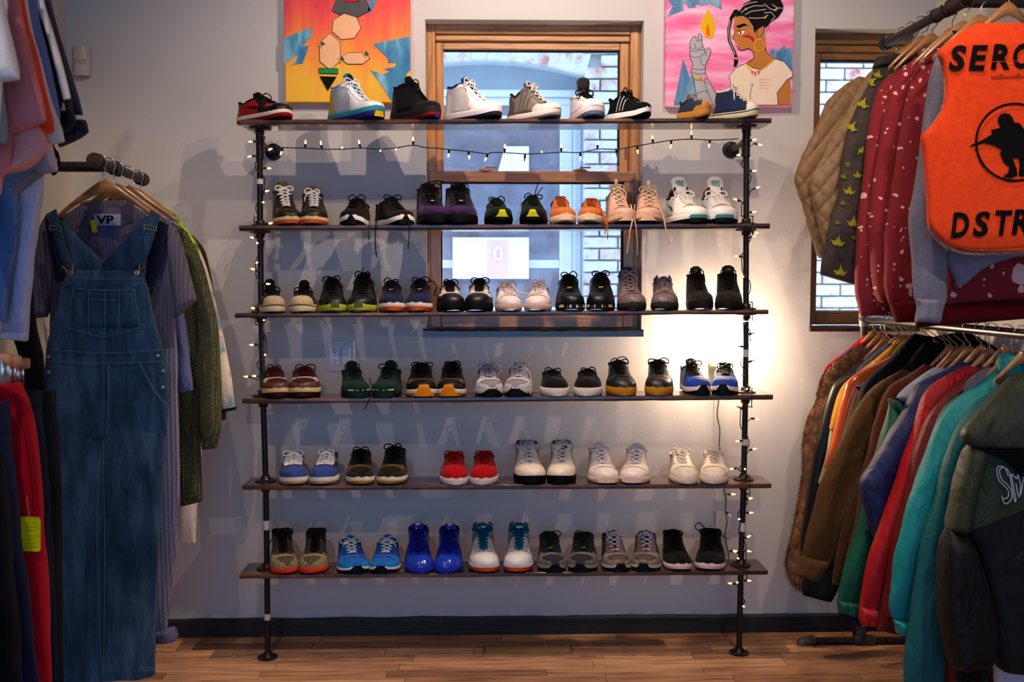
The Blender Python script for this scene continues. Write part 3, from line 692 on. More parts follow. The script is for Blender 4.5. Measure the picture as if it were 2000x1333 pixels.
t, o, D = painting('painting', 554, -50, 801.5, 200.5, 'red and yellow abstract painting with blue shards above the left shelves', bg1)
k7 = lambda x, y: (520 + x / 5.126, y / 5.126)
for pts in ([(176, 385), (460, 270), (450, 320), (465, 350), (360, 465), (425, 458), (400, 540), (365, 635), (250, 650), (305, 605), (318, 548), (176, 640)],
            [(1070, 440), (1445, 365), (1445, 700), (1400, 750), (1420, 800), (1260, 1022), (1150, 850), (1040, 700), (1160, 742), (1245, 718), (1180, 690), (1285, 672), (1308, 630), (1225, 628), (1215, 580)],
            [(1035, 0), (1105, -10), (1075, 75), (1030, 152), (1020, 100)]): layer(t, o, D, [k7(*p) for p in pts], BLUEP, 1)
PEACH = M('#f0c09a', 'paint'); DGR = paintmat('grey_brushwork', [(.3, '#1c1c1e'), (.6, '#3c3c40'), (.8, '#8a8a8c')], (4, 4, 2))
def dia(cx, cy, rx, ry, n=4, rot=0): return [k7(cx + rx * math.cos(rot + 2 * math.pi * i / n), cy + ry * math.sin(rot + 2 * math.pi * i / n)) for i in range(n)]
for k_, (pts, m_) in enumerate(((dia(850, 60, 205, 150, 5, .3), DGR), (dia(850, -10, 90, 60, 3, .5), M('#d81e38', 'paint')), (dia(800, 270, 150, 135, 7, .1), PEACH), (dia(640, 520, 120, 185, 6, .5), PEACH), (dia(890, 585, 150, 66, 6, 0), PEACH), ([k7(527, 683), k7(720, 690), k7(722, 742), k7(529, 735)], M('#2f9a5c', 'paint')), (dia(620, 815, 96, 92, 3, 1.6), INK))):
    layer(t, o, D, pts, m_, 1 + k_ * .6)
    stroke(t, o, D, pts + [pts[0]], .0010, INK, 1.4 + k_ * .6)
for cx_, cy_ in ((550, 450), (745, 600), (990, 550)): layer(t, o, D, dia(cx_, cy_, 38, 38, 3, cx_), M('#d9b21e', 'paint'), 6); layer(t, o, D, dia(cx_ + 14, cy_ - 10, 30, 30, 3, cx_ + 1), M('#2c5f8c', 'paint'), 6.5)
bg2 = paintmat('pink_brushwork', [(.30, '#e2387a'), (.42, '#ee6ea2'), (.55, '#f29cc0'), (.72, '#f6cfe0')], (1.4, 1, 8), 2.2, rot=math.radians(-50))
t, o, D = painting('painting', 1302, -48, 1548, 207, 'pink painting of a woman in profile, grey hand and flame above the right shelves', bg2)
k8 = lambda x, y: (1250 + x / 5.126, y / 5.126)
B2 = paintmat('slate_blue_brushwork', [(.3, '#2a5c8e'), (.5, '#3f7fa8'), (.75, '#9ab8c8')], (8, 8, 3))
SKIN = M('#c68a4e', 'paint'); CREAM = M('#efdcc6', 'paint'); GREYP = M('#bdb9bc', 'paint'); GOLD = M('#e6bc1c', 'paint'); REDP = M('#c8202c', 'paint')
for pts in ([(270, -20), (800, -20), (820, 95), (690, 35), (620, 55), (550, 40), (560, 70), (480, 80), (460, 30), (420, 35), (440, 100), (270, 165), (330, 60), (275, 0)], [(430, 590), (500, 780), (530, 730), (570, 1000), (575, 1058), (335, 1058), (380, 850)], [(1290, 520), (1330, 485), (1385, 515), (1445, 450), (1460, 490), (1523, 480), (1523, 820), (1480, 660), (1350, 580)]): layer(t, o, D, [k8(*p) for p in pts], B2, 1)
layer(t, o, D, [k8(*p) for p in [(680, 80), (745, 240), (750, 300), (720, 385), (655, 375), (625, 320), (605, 270), (615, 180), (640, 190)]], GOLD, 1, 'flame')
layer(t, o, D, [k8(*p) for p in [(680, 230), (700, 320), (690, 370), (665, 350), (660, 290)]], M('#e8762a', 'paint'), 2, 'flame_core')
for c in ((610, 145), (765, 210)): layer(t, o, D, [k8(c[0], c[1] - 25), k8(c[0] + 10, c[1]), k8(c[0], c[1] + 18), k8(c[0] - 10, c[1])], GOLD, 1, 'spark')
hand = [(497, 440), (510, 400), (535, 365), (555, 360), (565, 415), (583, 425), (580, 350), (597, 335), (615, 350), (620, 440), (645, 495), (655, 560), (665, 490), (685, 475), (710, 510), (685, 590), (650, 660), (655, 740), (720, 870), (780, 980), (780, 1056), (580, 1056), (560, 950), (535, 780), (505, 720), (530, 650), (498, 560)]
def outline(pts, r, k, closed=True):
    q = [k8(*p) for p in pts]; stroke(t, o, D, q + ([q[0]] if closed else []), r, INK, k, 'outline')
layer(t, o, D, [k8(*p) for p in hand], GREYP, 2, 'hand'); outline(hand, .0010, 3)
for a in ([(500, 470), (530, 500), (560, 480)], [(540, 430), (560, 480), (585, 500), (620, 470)], [(505, 510), (545, 520), (600, 500), (640, 500)], [(580, 400), (600, 405), (618, 400)], [(500, 560), (560, 580), (620, 560), (650, 520)], [(600, 580), (615, 640), (640, 660)], [(510, 690), (580, 700), (650, 690)], [(510, 720), (580, 745), (655, 735)], [(540, 800), (620, 810), (690, 840)], [(560, 940), (640, 910), (690, 930)], [(640, 820), (690, 960), (730, 1050)]): outline(a, .0008, 3, False)
layer(t, o, D, [k8(*p) for p in [(535, 755), (600, 775), (600, 800), (540, 785)]], GOLD, 4, 'bracelet')
for c in ((608, 795), (655, 795)): layer(t, o, D, [k8(c[0] + 15 * math.cos(a * .785), c[1] + 20 * math.sin(a * .785)) for a in range(8)], M('#e8787c', 'paint'), 4, 'bead')
shirt = [(960, 680), (1060, 635), (1120, 680), (1200, 700), (1300, 640), (1350, 590), (1440, 620), (1523, 720), (1523, 770), (1470, 800), (1370, 930), (1380, 1054), (760, 1054), (820, 960), (910, 860), (890, 760)]
layer(t, o, D, [k8(*p) for p in [(1060, 640), (1140, 585), (1130, 520), (1000, 400), (1245, 260), (1260, 520), (1350, 600), (1300, 660), (1200, 710), (1120, 700)]], SKIN, 2, 'neck')
face = [(945, 170), (1040, 150), (1110, 230), (1145, 330), (1180, 290), (1240, 260), (1245, 330), (1230, 400), (1240, 500), (1130, 520), (1090, 487), (1010, 505), (980, 492), (975, 465), (952, 455), (958, 435), (945, 415), (940, 400), (922, 385), (948, 320), (940, 230)]
layer(t, o, D, [k8(*p) for p in face], SKIN, 3, 'face')
layer(t, o, D, [k8(*p) for p in shirt], CREAM, 4, 'shirt'); outline(shirt, .0010, 5)
layer(t, o, D, [k8(*p) for p in [(1470, 800), (1500, 790), (1510, 1050), (1380, 1052), (1368, 930)]], SKIN, 4, 'arm'); outline([(1470, 800), (1370, 930), (1380, 1050)], .001, 5, False)
hair = [(955, 170), (985, 110), (1040, 40), (1130, -10), (1400, -10), (1435, 60), (1425, 110), (1380, 175), (1300, 225), (1280, 260), (1240, 280), (1240, 255), (1180, 285), (1145, 335), (1130, 260), (1080, 190), (1030, 160)]
layer(t, o, D, [k8(*p) for p in hair], INK, 4, 'hair')
layer(t, o, D, [k8(*p) for p in [(975, 95), (940, 100), (895, 180), (872, 300), (878, 410), (945, 560), (935, 670), (960, 665), (982, 620), (965, 540), (905, 400), (900, 300), (925, 190), (985, 125)]], INK, 4, 'braid')
GL = M('#b9b6ba', 'paint')
for a in ([(990, 110), (1030, 60), (1100, 30), (1170, 20)], [(1010, 130), (1060, 90), (1140, 60), (1240, 60)], [(1050, 150), (1110, 115), (1190, 105), (1260, 95)], [(1085, 180), (1160, 185), (1240, 180), (1280, 150)], [(1240, 40), (1300, 90), (1360, 110)], [(1320, 45), (1370, 80), (1420, 85)], [(1240, 130), (1310, 125), (1350, 170), (1310, 210)], [(900, 200), (885, 310), (895, 410), (950, 550)], [(1280, 265), (1250, 330), (1235, 380)]): stroke(t, o, D, [k8(*p) for p in a], .0016, GL, 5, 'highlight')
for a in ([(1050, 85), (1065, 100)], [(1340, 105), (1375, 90)], [(1240, 185), (1262, 165)], [(942, 585), (975, 590)]): stroke(t, o, D, [k8(*p) for p in a], .003, GOLD, 6, 'hair_ring')
layer(t, o, D, [k8(*p) for p in [(955, 262), (1040, 235), (1088, 262), (1040, 262), (985, 287)]], INK, 4, 'brow')
layer(t, o, D, [k8(*p) for p in [(980, 330), (1010, 308), (1052, 308), (1030, 340), (1000, 345)]], M('#f4efe8', 'paint'), 4, 'eye'); outline([(965, 310), (1010, 305), (1055, 308)], .0012, 5, False)
layer(t, o, D, [k8(*p) for p in [(995, 315), (1015, 312), (1015, 340), (998, 340)]], M('#8c3a2a', 'paint'), 5, 'iris')
layer(t, o, D, [k8(*p) for p in [(1020, 368), (1080, 347), (1130, 375), (1145, 410), (1135, 425), (1090, 378), (1025, 375)]], REDP, 4, 'cheek_mark')
layer(t, o, D, [k8(*p) for p in [(945, 413), (980, 430), (990, 445), (975, 466), (952, 455), (960, 437)]], M('#e08a6c', 'paint'), 4, 'lips')
outline([(1180, 385), (1165, 340), (1180, 290), (1225, 262), (1240, 290), (1230, 340), (1200, 370)], .001, 4, False); outline([(940, 250), (948, 320), (922, 385), (945, 400)], .0009, 4, False); outline([(975, 466), (985, 495), (1010, 505), (1090, 487), (1130, 520), (1140, 585), (1060, 640)], .0011, 5, False); outline([(1230, 400), (1260, 520), (1350, 595)], .0011, 5, False)
stroke(t, o, D, [k8(1192 + 52 * math.cos(a * .3), 455 + 58 * math.sin(a * .3)) for a in range(22)], .0018, GOLD, 6, 'earring')
stroke(t, o, D, [k8(*p) for p in [(1062, 640), (1090, 690), (1130, 725), (1190, 715), (1260, 670), (1345, 598)]], .0022, GOLD, 6, 'necklace')
for c in ((1120, 725), (1150, 740), (1185, 725)): layer(t, o, D, [k8(c[0] - 10, c[1] - 15), k8(c[0] + 12, c[1] - 12), k8(c[0] + 6, c[1] + 25), k8(c[0] - 6, c[1] + 20)], M('#e0686a', 'paint'), 7, 'pendant')
for r_i, (y_, w_) in enumerate(((798, 110), (828, 80), (858, 95), (886, 85))):
    pts = [(1195 + w_ * i / 16, y_ + (6 if i % 2 else -6) * rb.uniform(.5, 1.3)) for i in range(17)]; stroke(t, o, D, [k8(*p) for p in pts], .0006, M('#e0604a', 'paint'), 5, 'scribble')
outline([(1125, 850), (1100, 930), (1105, 1000)], .001, 5, False); outline([(1100, 840), (1118, 855), (1135, 835)], .0009, 5, False)
# ================================================================ shoes
WT_ = [(0, 0), (.012, .30), (.04, .49), (.08, .60), (.13, .665), (.22, .73), (.35, .78), (.48, .86), (.6, .96), (.7, 1.0), (.78, 1.0), (.85, .93), (.9, .83), (.94, .68), (.97, .50), (.99, .29), (1, 0)]
def interp(tb, t):
    if t <= tb[0][0]: return tb[0][1]
    for (a, x), (b, y) in zip(tb, tb[1:]):
        if t <= b: s = (t - a) / (b - a); return x + (y - x) * s
    return tb[-1][1]
def g_zero(s, t): return t >= .72
class Shoe:
    def __init__(s, W, L, hc, zs, toe, kind, cw, spring, side, dip):
        s.W, s.L, s.hc, s.zs, s.toe, s.kind, s.cw, s.spring, s.side = W, L, hc, zs, toe, kind, cw, spring, side
        heel, dp = (.80, .66) if kind == 'low' else ((.93, .88) if kind == 'mid' else (.99, .95))
        if dip: dp = dip
        h = hc - zs; th = toe - zs
        s.H = [(0, heel * h * .96), (.06, heel * h), (.12, heel * h * .99), (.24, dp * h), (.34, h * (.5 + .5 * dp) if kind == 'low' else h * .97), (.42, h), (.50, th + (h - th) * .72), (.58, th + (h - th) * .42), (.66, th * 1.08 + (h - th) * .14), (.71, th * 1.06 + (h - th) * .04), (.74, th * 1.05), (.80, th)]
    def lift(s, t): return s.spring * max((t - .72) / .28, 0) ** 2
    def cx(s, t): return s.side * s.W * .10 * (math.sin(math.pi * min(max((t - .35) / .65, 0), 1)) - .9 * max((t - .6) / .4, 0))
    def w(s, t): return s.W * interp(WT_, t)
    def h(s, t):
        if t <= .80: v = interp(s.H, t)
        else: v = (s.toe - s.zs) * max(1 - ((t - .80) / .20) ** 1.9, 0) ** .62
        return s.zs + v
    def g(s, t):
        if t >= .72: return 0
        if t >= .42: return s.W * (.10 + .26 * (.72 - t) / .30) * min((.72 - t) / .03, 1)
        a = s.W * .36; c = s.W * s.cw * interp([(0, 0), (.012, .40), (.04, .72), (.09, .93), (.15, 1), (.34, 1)], t)
        return min(a + (c - a) * min((.42 - t) / .10, 1), s.w(t) * .93 if t < .42 else 1)
    def S(s, t, a, sd):
        """surface point; a 0..1 from sole line to the throat or collar edge, sd = -1/+1"""
        w_, h_, g_ = s.w(t), s.h(t), s.g(t); A = a * math.pi / 2
        if t < .42: px = 1.15 if s.kind != 'low' else .95; py = .95
        else: k = min((t - .42) / .2, 1); px = 1.1 - .35 * k; py = .95 - .15 * k
        x = g_ + (w_ - g_) * max(math.cos(A), 0) ** px; z = s.zs - .002 + (h_ - s.zs + .002) * math.sin(A) ** py
        hz = max(z - s.zs, 0); fw = .26 * hz * max(1 - t / .16, 0) ** .8 + .012 * math.sin(min(hz / .05, 1) * math.pi) * max(1 - t / .12, 0)
        return Vector((s.cx(t) + sd * x, (.5 - t) * s.L - fw, z + s.lift(t)))
    def SN(s, t, a, sd, off):
        e = .01; p = s.S(t, a, sd); du = s.S(min(t + e, 1), a, sd) - s.S(max(t - e, 0), a, sd); dv = s.S(t, min(a + e, 1), sd) - s.S(t, max(a - e, 0), sd)
        n = du.cross(dv)
        if n.length < 1e-12: return p + Vector((0, -off, 0)) if t > .5 else p + Vector((0, off, 0))
        n.normalize()
        if t > .999 or t < .001: return p + Vector((0, -off if t > .5 else off, 0))
        if a > .999 and g_zero(s, t): n = Vector((0, n.y, n.z)).normalized()
        ctr = Vector((s.cx(t), p.y, s.zs + .02))
        if n.dot(p - ctr) < 0 and abs((p - ctr).x) + abs((p - ctr).z) > .003: n = -n
        if t > .97 and n.y > 0: n = -n
        return p + n * off
    def ws(s, t): return s.w(t) * 1.035 + .0015 * (1 if 0 < t < 1 else 0)
TS = [0, .012, .04, .08, .13, .19, .26, .34, .40, .44, .50, .56, .62, .665, .70, .75, .80, .85, .89, .925, .95, .97, .985, .995, 1]
AS = [0, .12, .25, .4, .55, .7, .84, .93, 1]
def shell(sh, ts, as_, off, name, mat, par, solid=.0025, afn=None):
    joined = ts[-1] > .99 or ts[0] < .001
    b = MB()
    for sd in (-1, 1):
        if not joined: b = MB()
        rows = []
        for t in ts: rows.append([sh.SN(t, (afn(t, a) if afn else a), sd, off) for a in as_])
        b.grid(rows)
        if not joined: b.build(name, mat, par, solid=solid)
    return b.build(name, mat, par, solid=solid, merge=.0002) if joined else None
def mk_shoe(name_label, cat, group, loc, yaw, W, L, hc, tt, zs, toe, kind, c, side, base_rz=0):
    """c: dict of colours. returns the thing"""
    fin = c.get('fin', 'leather'); G = lambda k, d=None, f=None: (lambda v: M(*v) if isinstance(v, tuple) else M(v, f or fin))(c.get(k, d))
    t_ = empty(c.get('nm', 'sneaker'), loc, name_label, 'shoe', group, rz=yaw)
    sh = Shoe(W, L, hc, zs, toe, kind, c.get('cw', .82 if kind == 'high' else .72), c.get('spring', .008), side, c.get('dip'))
    U = c['u']; ms = c.get('ms', '#e8e2da'); os_ = c.get('os', ms)
    # ---- sole in two layers
    zo = zs * c.get('of', .35)
    tl = [0, .012, .04, .09, .16, .25, .35, .45, .55, .65, .74, .82, .88, .93, .965, .985, .996, 1]
    def soleloop(z, k, dz=0):
        lp = []
        for sd, seq in ((-1, tl), (1, tl[::-1])):
            for t in seq:
                if sd == 1 and t in (0, 1): continue
                lp.append(Vector((sh.cx(t) + sd * sh.ws(t) * k, (.5 - t) * L * (1 + .01 * (k > 1)), z + sh.lift(t))))
        return lp
    def solepart(nm, mat, prof):
        b = MB(); b.grid([soleloop(z, k) for z, k in prof], closed=True); n = len(soleloop(0, 1)); b.f += [tuple(range(n)), tuple((len(prof) - 1) * n + j for j in range(n))[::-1]]; return b.build(nm, mat, t_)
    fl = c.get('flare', 1.0)
    solepart('outsole', G('os', os_, 'rubber'), [(0, .90), (.0015, .965 * fl), (zo, 1.0 * fl)])
    solepart('midsole', G('ms', ms, 'rubber'), [(zo, 1.0 * fl), (zo + (zs - zo) * .5, 1.015 * fl), (zs - .002, .995), (zs, .97)])
    if c.get('line'): solepart('foxing_stripe', M(c['line'], 'rubber'), [(zs * .70, 1.022 * fl), (zs * .74, 1.026 * fl), (zs * .82, 1.024 * fl), (zs * .86, 1.018 * fl)])
    # ---- upper
    shell(sh, TS, AS, 0, 'upper', G('u'), t_)
    if c.get('m'):   # mudguard wrapping the toe
        m0 = c.get('mt', .60); ma = c.get('ma', .42); ts = [m0 + (1 - m0) * q / 12 for q in range(13)]
        shell(sh, ts, [0, .25, .5, .75, .95, 1], .0016, 'mudguard', G('m'), t_, 0, lambda t, a: a * min(ma, .10 + (ma - .10) * (t - m0) / .10) + (a * .35 * max((t - .93) / .07, 0)))
    if c.get('c'):   # toe cap
        m0 = c.get('ct', .84); ts = [m0 + (1 - m0) * q / 10 for q in range(11)]
        shell(sh, ts, [0, .2, .4, .6, .8, 1], .0022, 'toe_cap', G('c'), t_, 0)
    if c.get('v'):   # vamp panel
        ts = [.685 + .15 * q / 6 for q in range(7)]
        shell(sh, ts, [.35, .5, .65, .8, .92, 1], .0018, 'vamp', G('v'), t_, 0)
    if c.get('e'):   # eyestay
        ts = [.345, .37, .40, .44, .48, .53, .58, .63, .67, .69, .715, .735]
        shell(sh, ts, [0, .33, .66, 1], .0020, 'eyestay', G('e'), t_, 0, lambda t, a: c.get('ea', .66) + (1 - c.get('ea', .66)) * a + (0 if t < .69 else (.0)))
    if c.get('q'):   # quarter panel
        ts = [.16 + .40 * q / 9 for q in range(10)]
        shell(sh, ts, [.04, .25, .5, .72], .0014, 'quarter', G('q'), t_, 0, lambda t, a: a * (1 - .5 * max((t - .4) / .2, 0)))
    if c.get('h'):   # heel counter
        ts = [0, .012, .04, .08, .13, .18, .22]
        shell(sh, ts, [0, .3, .6, 1], .0020, 'heel_counter', G('h'), t_, 0, lambda t, a: a * (.80 - 1.6 * t))
    if c.get('s'):   # curved side mark, tapering to the heel
        for sd in (-1, 1):
            b = MB(); rows = []
            for q in range(15):
                u = q / 14; t = .18 + .42 * u; a0_ = .62 - .42 * u - .28 * math.sin(math.pi * u) * .6; wd = .005 + .17 * u ** 1.1 * (1 - max(u - .78, 0) / .22 * .95)
                rows.append([sh.SN(t, a0_, sd, .0024), sh.SN(t, a0_ + wd * .5, sd, .0028), sh.SN(t, a0_ + wd, sd, .0024)])
            b.grid(rows); b.build('side_mark', G('s'), t_)
    if c.get('st'):  # three slanted stripes
        for k in range(3):
            for sd in (-1, 1):
                b = MB(); rows = []
                for q in range(7):
                    a = .06 + .66 * q / 6; t = .30 + k * .075 + .12 * a; rows.append([sh.SN(t, a, sd, .0024), sh.SN(t + .022, a, sd, .0024)])
                b.grid(rows); b.build('side_stripe', G('st'), t_)
    if c.get('ng'):  # block letter N on the sides
        for sd in (-1, 1):
            b = MB()
            for (ta, aa, tb2, ab) in ((.36, .10, .40, .62), (.40, .62, .47, .10), (.47, .10, .51, .62)):
                rows = [[sh.SN(ta + (tb2 - ta) * q / 5, aa + (ab - aa) * q / 5, sd, .0026), sh.SN(ta + (tb2 - ta) * q / 5 + .022, aa + (ab - aa) * q / 5, sd, .0026)] for q in range(6)]; b.grid(rows)
            b.build('side_letter', G('ng'), t_)
    # ---- collar lining roll and insole
    b = MB(); ts = [.40, .36, .30, .24, .18, .12, .08, .04, .012, 0]
    pts = [sh.S(t, 1, -1) for t in ts] + [sh.S(t, 1, 1) for t in ts[::-1][1:]]
    pr = c.get('kr', .0042); b.tube([p + Vector((0, 0, -.001)) for p in pts], pr, 8); b.build('collar', G('k', U, 'fabric'), t_)
    ins = [[Vector((sh.cx(t) + f * max(sh.w(t) * .86, .001), (.5 - t) * L, zs + .006)) for f in (-1, 0, 1)] for t in (.02, .06, .12, .3, .5, .62)]
    MB().grid(ins).build('insole', G('k', U, 'fabric'), t_, solid=.002)
    # ---- tongue
    zt, yt = sh.h(.42), (.5 - .42) * L; ttop = tt; tlw = c.get('tw', .42) * W; lean = c.get('lean', .35)
    cl = [((.5 - t) * L, sh.h(t) + sh.lift(t) - (.003 if t > .5 else .0), sh.g(max(t, .44)) + .10 * W) for t in (.73, .68, .62, .55, .48, .43)]
    ex = ttop - cl[-1][1]
    for q in range(1, 6):
        u = q / 5; cl.append((yt + ex * lean * u + .002 * u, cl[5][1] + ex * u, (cl[5][2] * (1 - u) + tlw * u) * (1 if q < 5 else .86)))
    rows = []; nr = len(cl)
    for side_, off in ((0, 0), (1, -.007)):
        rr_ = []
        for i, (y, z, hw_) in enumerate(cl):
            yb_, zb_ = cl[max(i - 1, 0)][:2]; yn, zn = cl[min(i + 1, nr - 1)][:2]; d = Vector((0, yn - yb_, zn - zb_)).normalized(); nn = Vector((0, -d.z, d.y))
            if nn.z < 0 and i < 4: nn = -nn
            th = off * (1 if i > 4 else .5); row = []
            for j in range(9):
                f = j / 4 - 1; cv = (f * f) * hw_ * .28; p = Vector((sh.cx(.5) + f * hw_, y, z)) - nn * cv * (1 if i < 8 else .8) + nn * th
                if i == nr - 1: p.z -= .35 * hw_ * abs(f) ** 3
                row.append(p)
            rr_.append(row)
        rows.append(rr_)
    b = MB(); ring = [r1 + r0[::-1] for r1, r0 in zip(rows[0], rows[1])]; b.grid(ring, closed=True); n18 = 18; b.f += [tuple(range(n18)), tuple((nr - 1) * n18 + j for j in range(n18))[::-1]]
    tg = b.build('tongue', G('t', U, c.get('tfin', 'fabric')), t_)
    trows = rows
    def ton(f, u):   # point on tongue front above the throat; u 0..1
        i = 5 + u * 5; i0 = min(int(i), nr - 2); s_ = i - i0; A_, B_ = trows[0][i0], trows[0][i0 + 1]; j = (f + 1) * 4; j0 = min(int(j), 7); v = j - j0
        p = (A_[j0] * (1 - v) + A_[j0 + 1] * v) * (1 - s_) + (B_[j0] * (1 - v) + B_[j0 + 1] * v) * s_
        return p + Vector((0, -.0016, .0006))
    if c.get('tl'):
        u0, u1, f1 = c.get('tlr', (.55, .95, .6)); b = MB(); b.grid([[ton(f1 * (q / 3 - 1), u0 + (u1 - u0) * r / 3) for q in range(7)] for r in range(4)]); b.build('tongue_label', G('tl', None, 'paper'), t_, solid=.001)
    if c.get('txt'):
        word, colr, (u0, u1, f1) = c['txt']; vs, fs = text_mesh(word, 1, 0, .02); xs = [v.x for v in vs]; ys = [v.y for v in vs]
        b = MB(); b.add([ton(((v.x - min(xs)) / (max(xs) - min(xs)) * 2 - 1) * f1, u0 + (u1 - u0) * (v.y - min(ys)) / (max(ys) - min(ys))) + Vector((0, -.001, 0)) for v in vs], fs); b.build('tongue_lettering', M(colr, 'paint'), t_, smooth=False)
    if c.get('emb'):  # winged oval emblem
        b = MB()
        b.tube([ton(.30 * math.cos(a * .35), .66 + .12 * math.sin(a * .35)) for a in range(19)], .0007, 5); 
        for sg in (-1, 1):
            for q in range(3): b.tube([ton(sg * (.32 + .0 * q), .62 + .04 * q), ton(sg * (.72 - .1 * q), .66 + .05 * q)], .0007, 5)
        for q in range(3): b.tube([ton(.12 * math.cos(a * .5), .66 + .05 * math.sin(a * .5)) for a in range(13)], .0008, 5)
        b.build('tongue_emblem', M(c['emb'], 'paint'), t_)
    # ---- laces
    LM_ = G('l', '#e6e0d8', 'lace'); lr = c.get('lr', .0024); n = c.get('nl', 5); b = MB(); top_t = .405 if kind != 'low' else .42
    tts = [.69 - (.69 - top_t) * i / (n - 1) for i in range(n)]
    def eye(t, sd): p = sh.SN(t, .93, sd, .0035); return p
    def mid(t): return Vector((sh.cx(t), (.5 - t) * L - .004, sh.h(t) + sh.lift(t) + .0052))
    rl = random.Random(hash(name_label) % 9999 if False else int(W * 1e6) + len(name_label))
    def seg(p, q, m):
        pts = []
        for i in range(9):
            u = i / 8; a = p.lerp(q, u); k = math.sin(math.pi * u) ** .7; l_ = m.y - (p.y + q.y) / 2, m.z - (p.z + q.z) / 2; pts.append(a + Vector((0, l_[0] * k, l_[1] * k)))
        b.tube(pts, lr, 6)
    seg(eye(tts[0], -1), eye(tts[0], 1), mid(tts[0]))
    for i in range(n - 1):
        tm = (tts[i] + tts[i + 1]) / 2; m = mid(tm); seg(eye(tts[i], -1), eye(tts[i + 1], 1), m); seg(eye(tts[i], 1), eye(tts[i + 1], -1), m + Vector((0, -.0022, .0022)))
    kn = mid(top_t) + Vector((0, -.004, .003))
    if c.get('bow', 1):
        seg(eye(tts[-1], -1), eye(tts[-1], 1), mid(tts[-1]))
        for sd in (-1, 1):
            a1_, a2 = rl.uniform(.7, 1.25), rl.uniform(.5, 1.2); o_ = kn
            ww = W * .62 * a1_
            lp = [o_, o_ + Vector((sd * ww * .5, -.004, .010 * a2)), o_ + Vector((sd * ww, -.004, .004)), o_ + Vector((sd * ww * .98, -.008, -.010)), o_ + Vector((sd * ww * .45, -.008, -.006)), o_]
            b.tube([Vector(q) for q in cr([tuple(v) for v in lp], 16)], lr * .95, 6)
            e_ = [o_, o_ + Vector((sd * W * .3, -.010, -.006)), o_ + Vector((sd * W * .55 * a2, -.014, -.022)), o_ + Vector((sd * W * .6, -.016, -.040 * a2))]
            b.tube([Vector(q) for q in cr([tuple(v) for v in e_], 10)], lr * .9, 6)
    else:
        seg(eye(tts[-1], -1), eye(tts[-1], 1), mid(tts[-1]))
    b.build('laces', LM_, t_)
    # ---- parts defined on the toe as seen from the front
    def frontpt(x, z, off=.0022):
        def hwid(t):
            zz = z - sh.lift(t)
            if zz <= sh.zs: return sh.ws(t) * fl * 1.01
            h_ = sh.h(t)
            if zz >= h_: return -1
            A = math.asin(max(min((zz - sh.zs) / max(h_ - sh.zs, 1e-6), 1), 0) ** (1 / .8)); g_ = sh.g(t); return g_ + (sh.w(t) - g_) * math.cos(A) ** .75
        lo, hi = .60, 1.0
        for _ in range(18):
            mt = (lo + hi) / 2
            if hwid(mt) >= abs(x) - 1e-6: lo = mt
            else: hi = mt
        return Vector((sh.cx(lo) + x, (.5 - lo) * L - off, z + off * .4))
    for spec in c.get('fp', ()):    # (name, colour, half width fraction bottom, top, z0, z1, shape)
        nm, colr, wb, wt2, z0, z1 = spec[:6]; b = MB(); rows = []
        for i in range(9):
            v = i / 8; hwv = (wb + (wt2 - wb) * (v ** spec[6] if len(spec) > 6 else v)) * W; rows.append([frontpt(hwv * (j / 6 - 1), z0 + (z1 - z0) * v) for j in range(13)])
        b.grid(rows); b.build(nm, colr if not isinstance(colr, str) else M(colr, 'rubber'), t_)
    if c.get('pad'):  # puffed overlay rising at the sides like a wing
        pass
    if c.get('ears'): # raised collar points each side of the tongue
        for sd in (-1, 1):
            b = MB(); base_ = [sh.S(.40, 1, sd), sh.S(.30, 1, sd), sh.S(.20, 1, sd)]; hgt = c['ears']
            b.grid([[p + Vector((0, 0, -.012)) for p in base_], [base_[0] + Vector((sd * .001, 0, .4 * hgt)), base_[1] + Vector((sd * .001, 0, .6 * hgt)), base_[2] + Vector((0, 0, .2 * hgt))], [base_[0] + Vector((sd * .003, .004, hgt)), base_[0] + Vector((sd * .003, .010, hgt * .96)), base_[1] + Vector((0, 0, hgt * .65))]]); b.build('collar_wing', G('ec', U), t_, solid=.005)
    if c.get('strap'):
        b = MB(); rows = []
        zc_ = sh.h(.36) + c.get('sdz', -.004)
        for i in range(13):
            a = math.pi * i / 12; x = -math.cos(a) * W * .88; y = (.5 - .36) * L - math.sin(a) ** .6 * W * .72; rows.append([Vector((sh.cx(.4) + x, y + .0, zc_ - .011)), Vector((sh.cx(.4) + x, y - .002, zc_)), Vector((sh.cx(.4) + x, y, zc_ + .011))])
        b.grid(rows); b.build('ankle_strap', G('strap'), t_, solid=.004)
        if c.get('sb'): b = MB(); b.box((sh.cx(.4) + c['sb'] * W * .2, (.5 - .36) * L - W * .73, zc_), (W * .42, .004, .012), bev=.001); b.build('strap_patch', M('#141416', 'rubber'), t_)
    if c.get('pt'):   # pull tab on the tongue
        p0 = ton(0, .9); b = MB(); b.box(p0 + Vector((0, .004, .010)), (.014, .005, .024), bev=.002); b.build('pull_tab', G('pt'), t_)
    if c.get('jewel'):
        p0 = mid(.655) + Vector((0, -.003, .001)); b = MB(); b.box(p0, (.016, .004, .006), bev=.001); b.build('lace_plate', metal('#d8d2c8', .3, 'lace_plate'), t_)
    if c.get('vis'):
        p0 = mid(.66); b = MB(); b.box(p0 + Vector((0, -.002, .002)), (.018, .006, .007), bev=.001); b.build('lace_tag', M(c['vis'], 'rubber'), t_)
    return t_, sh
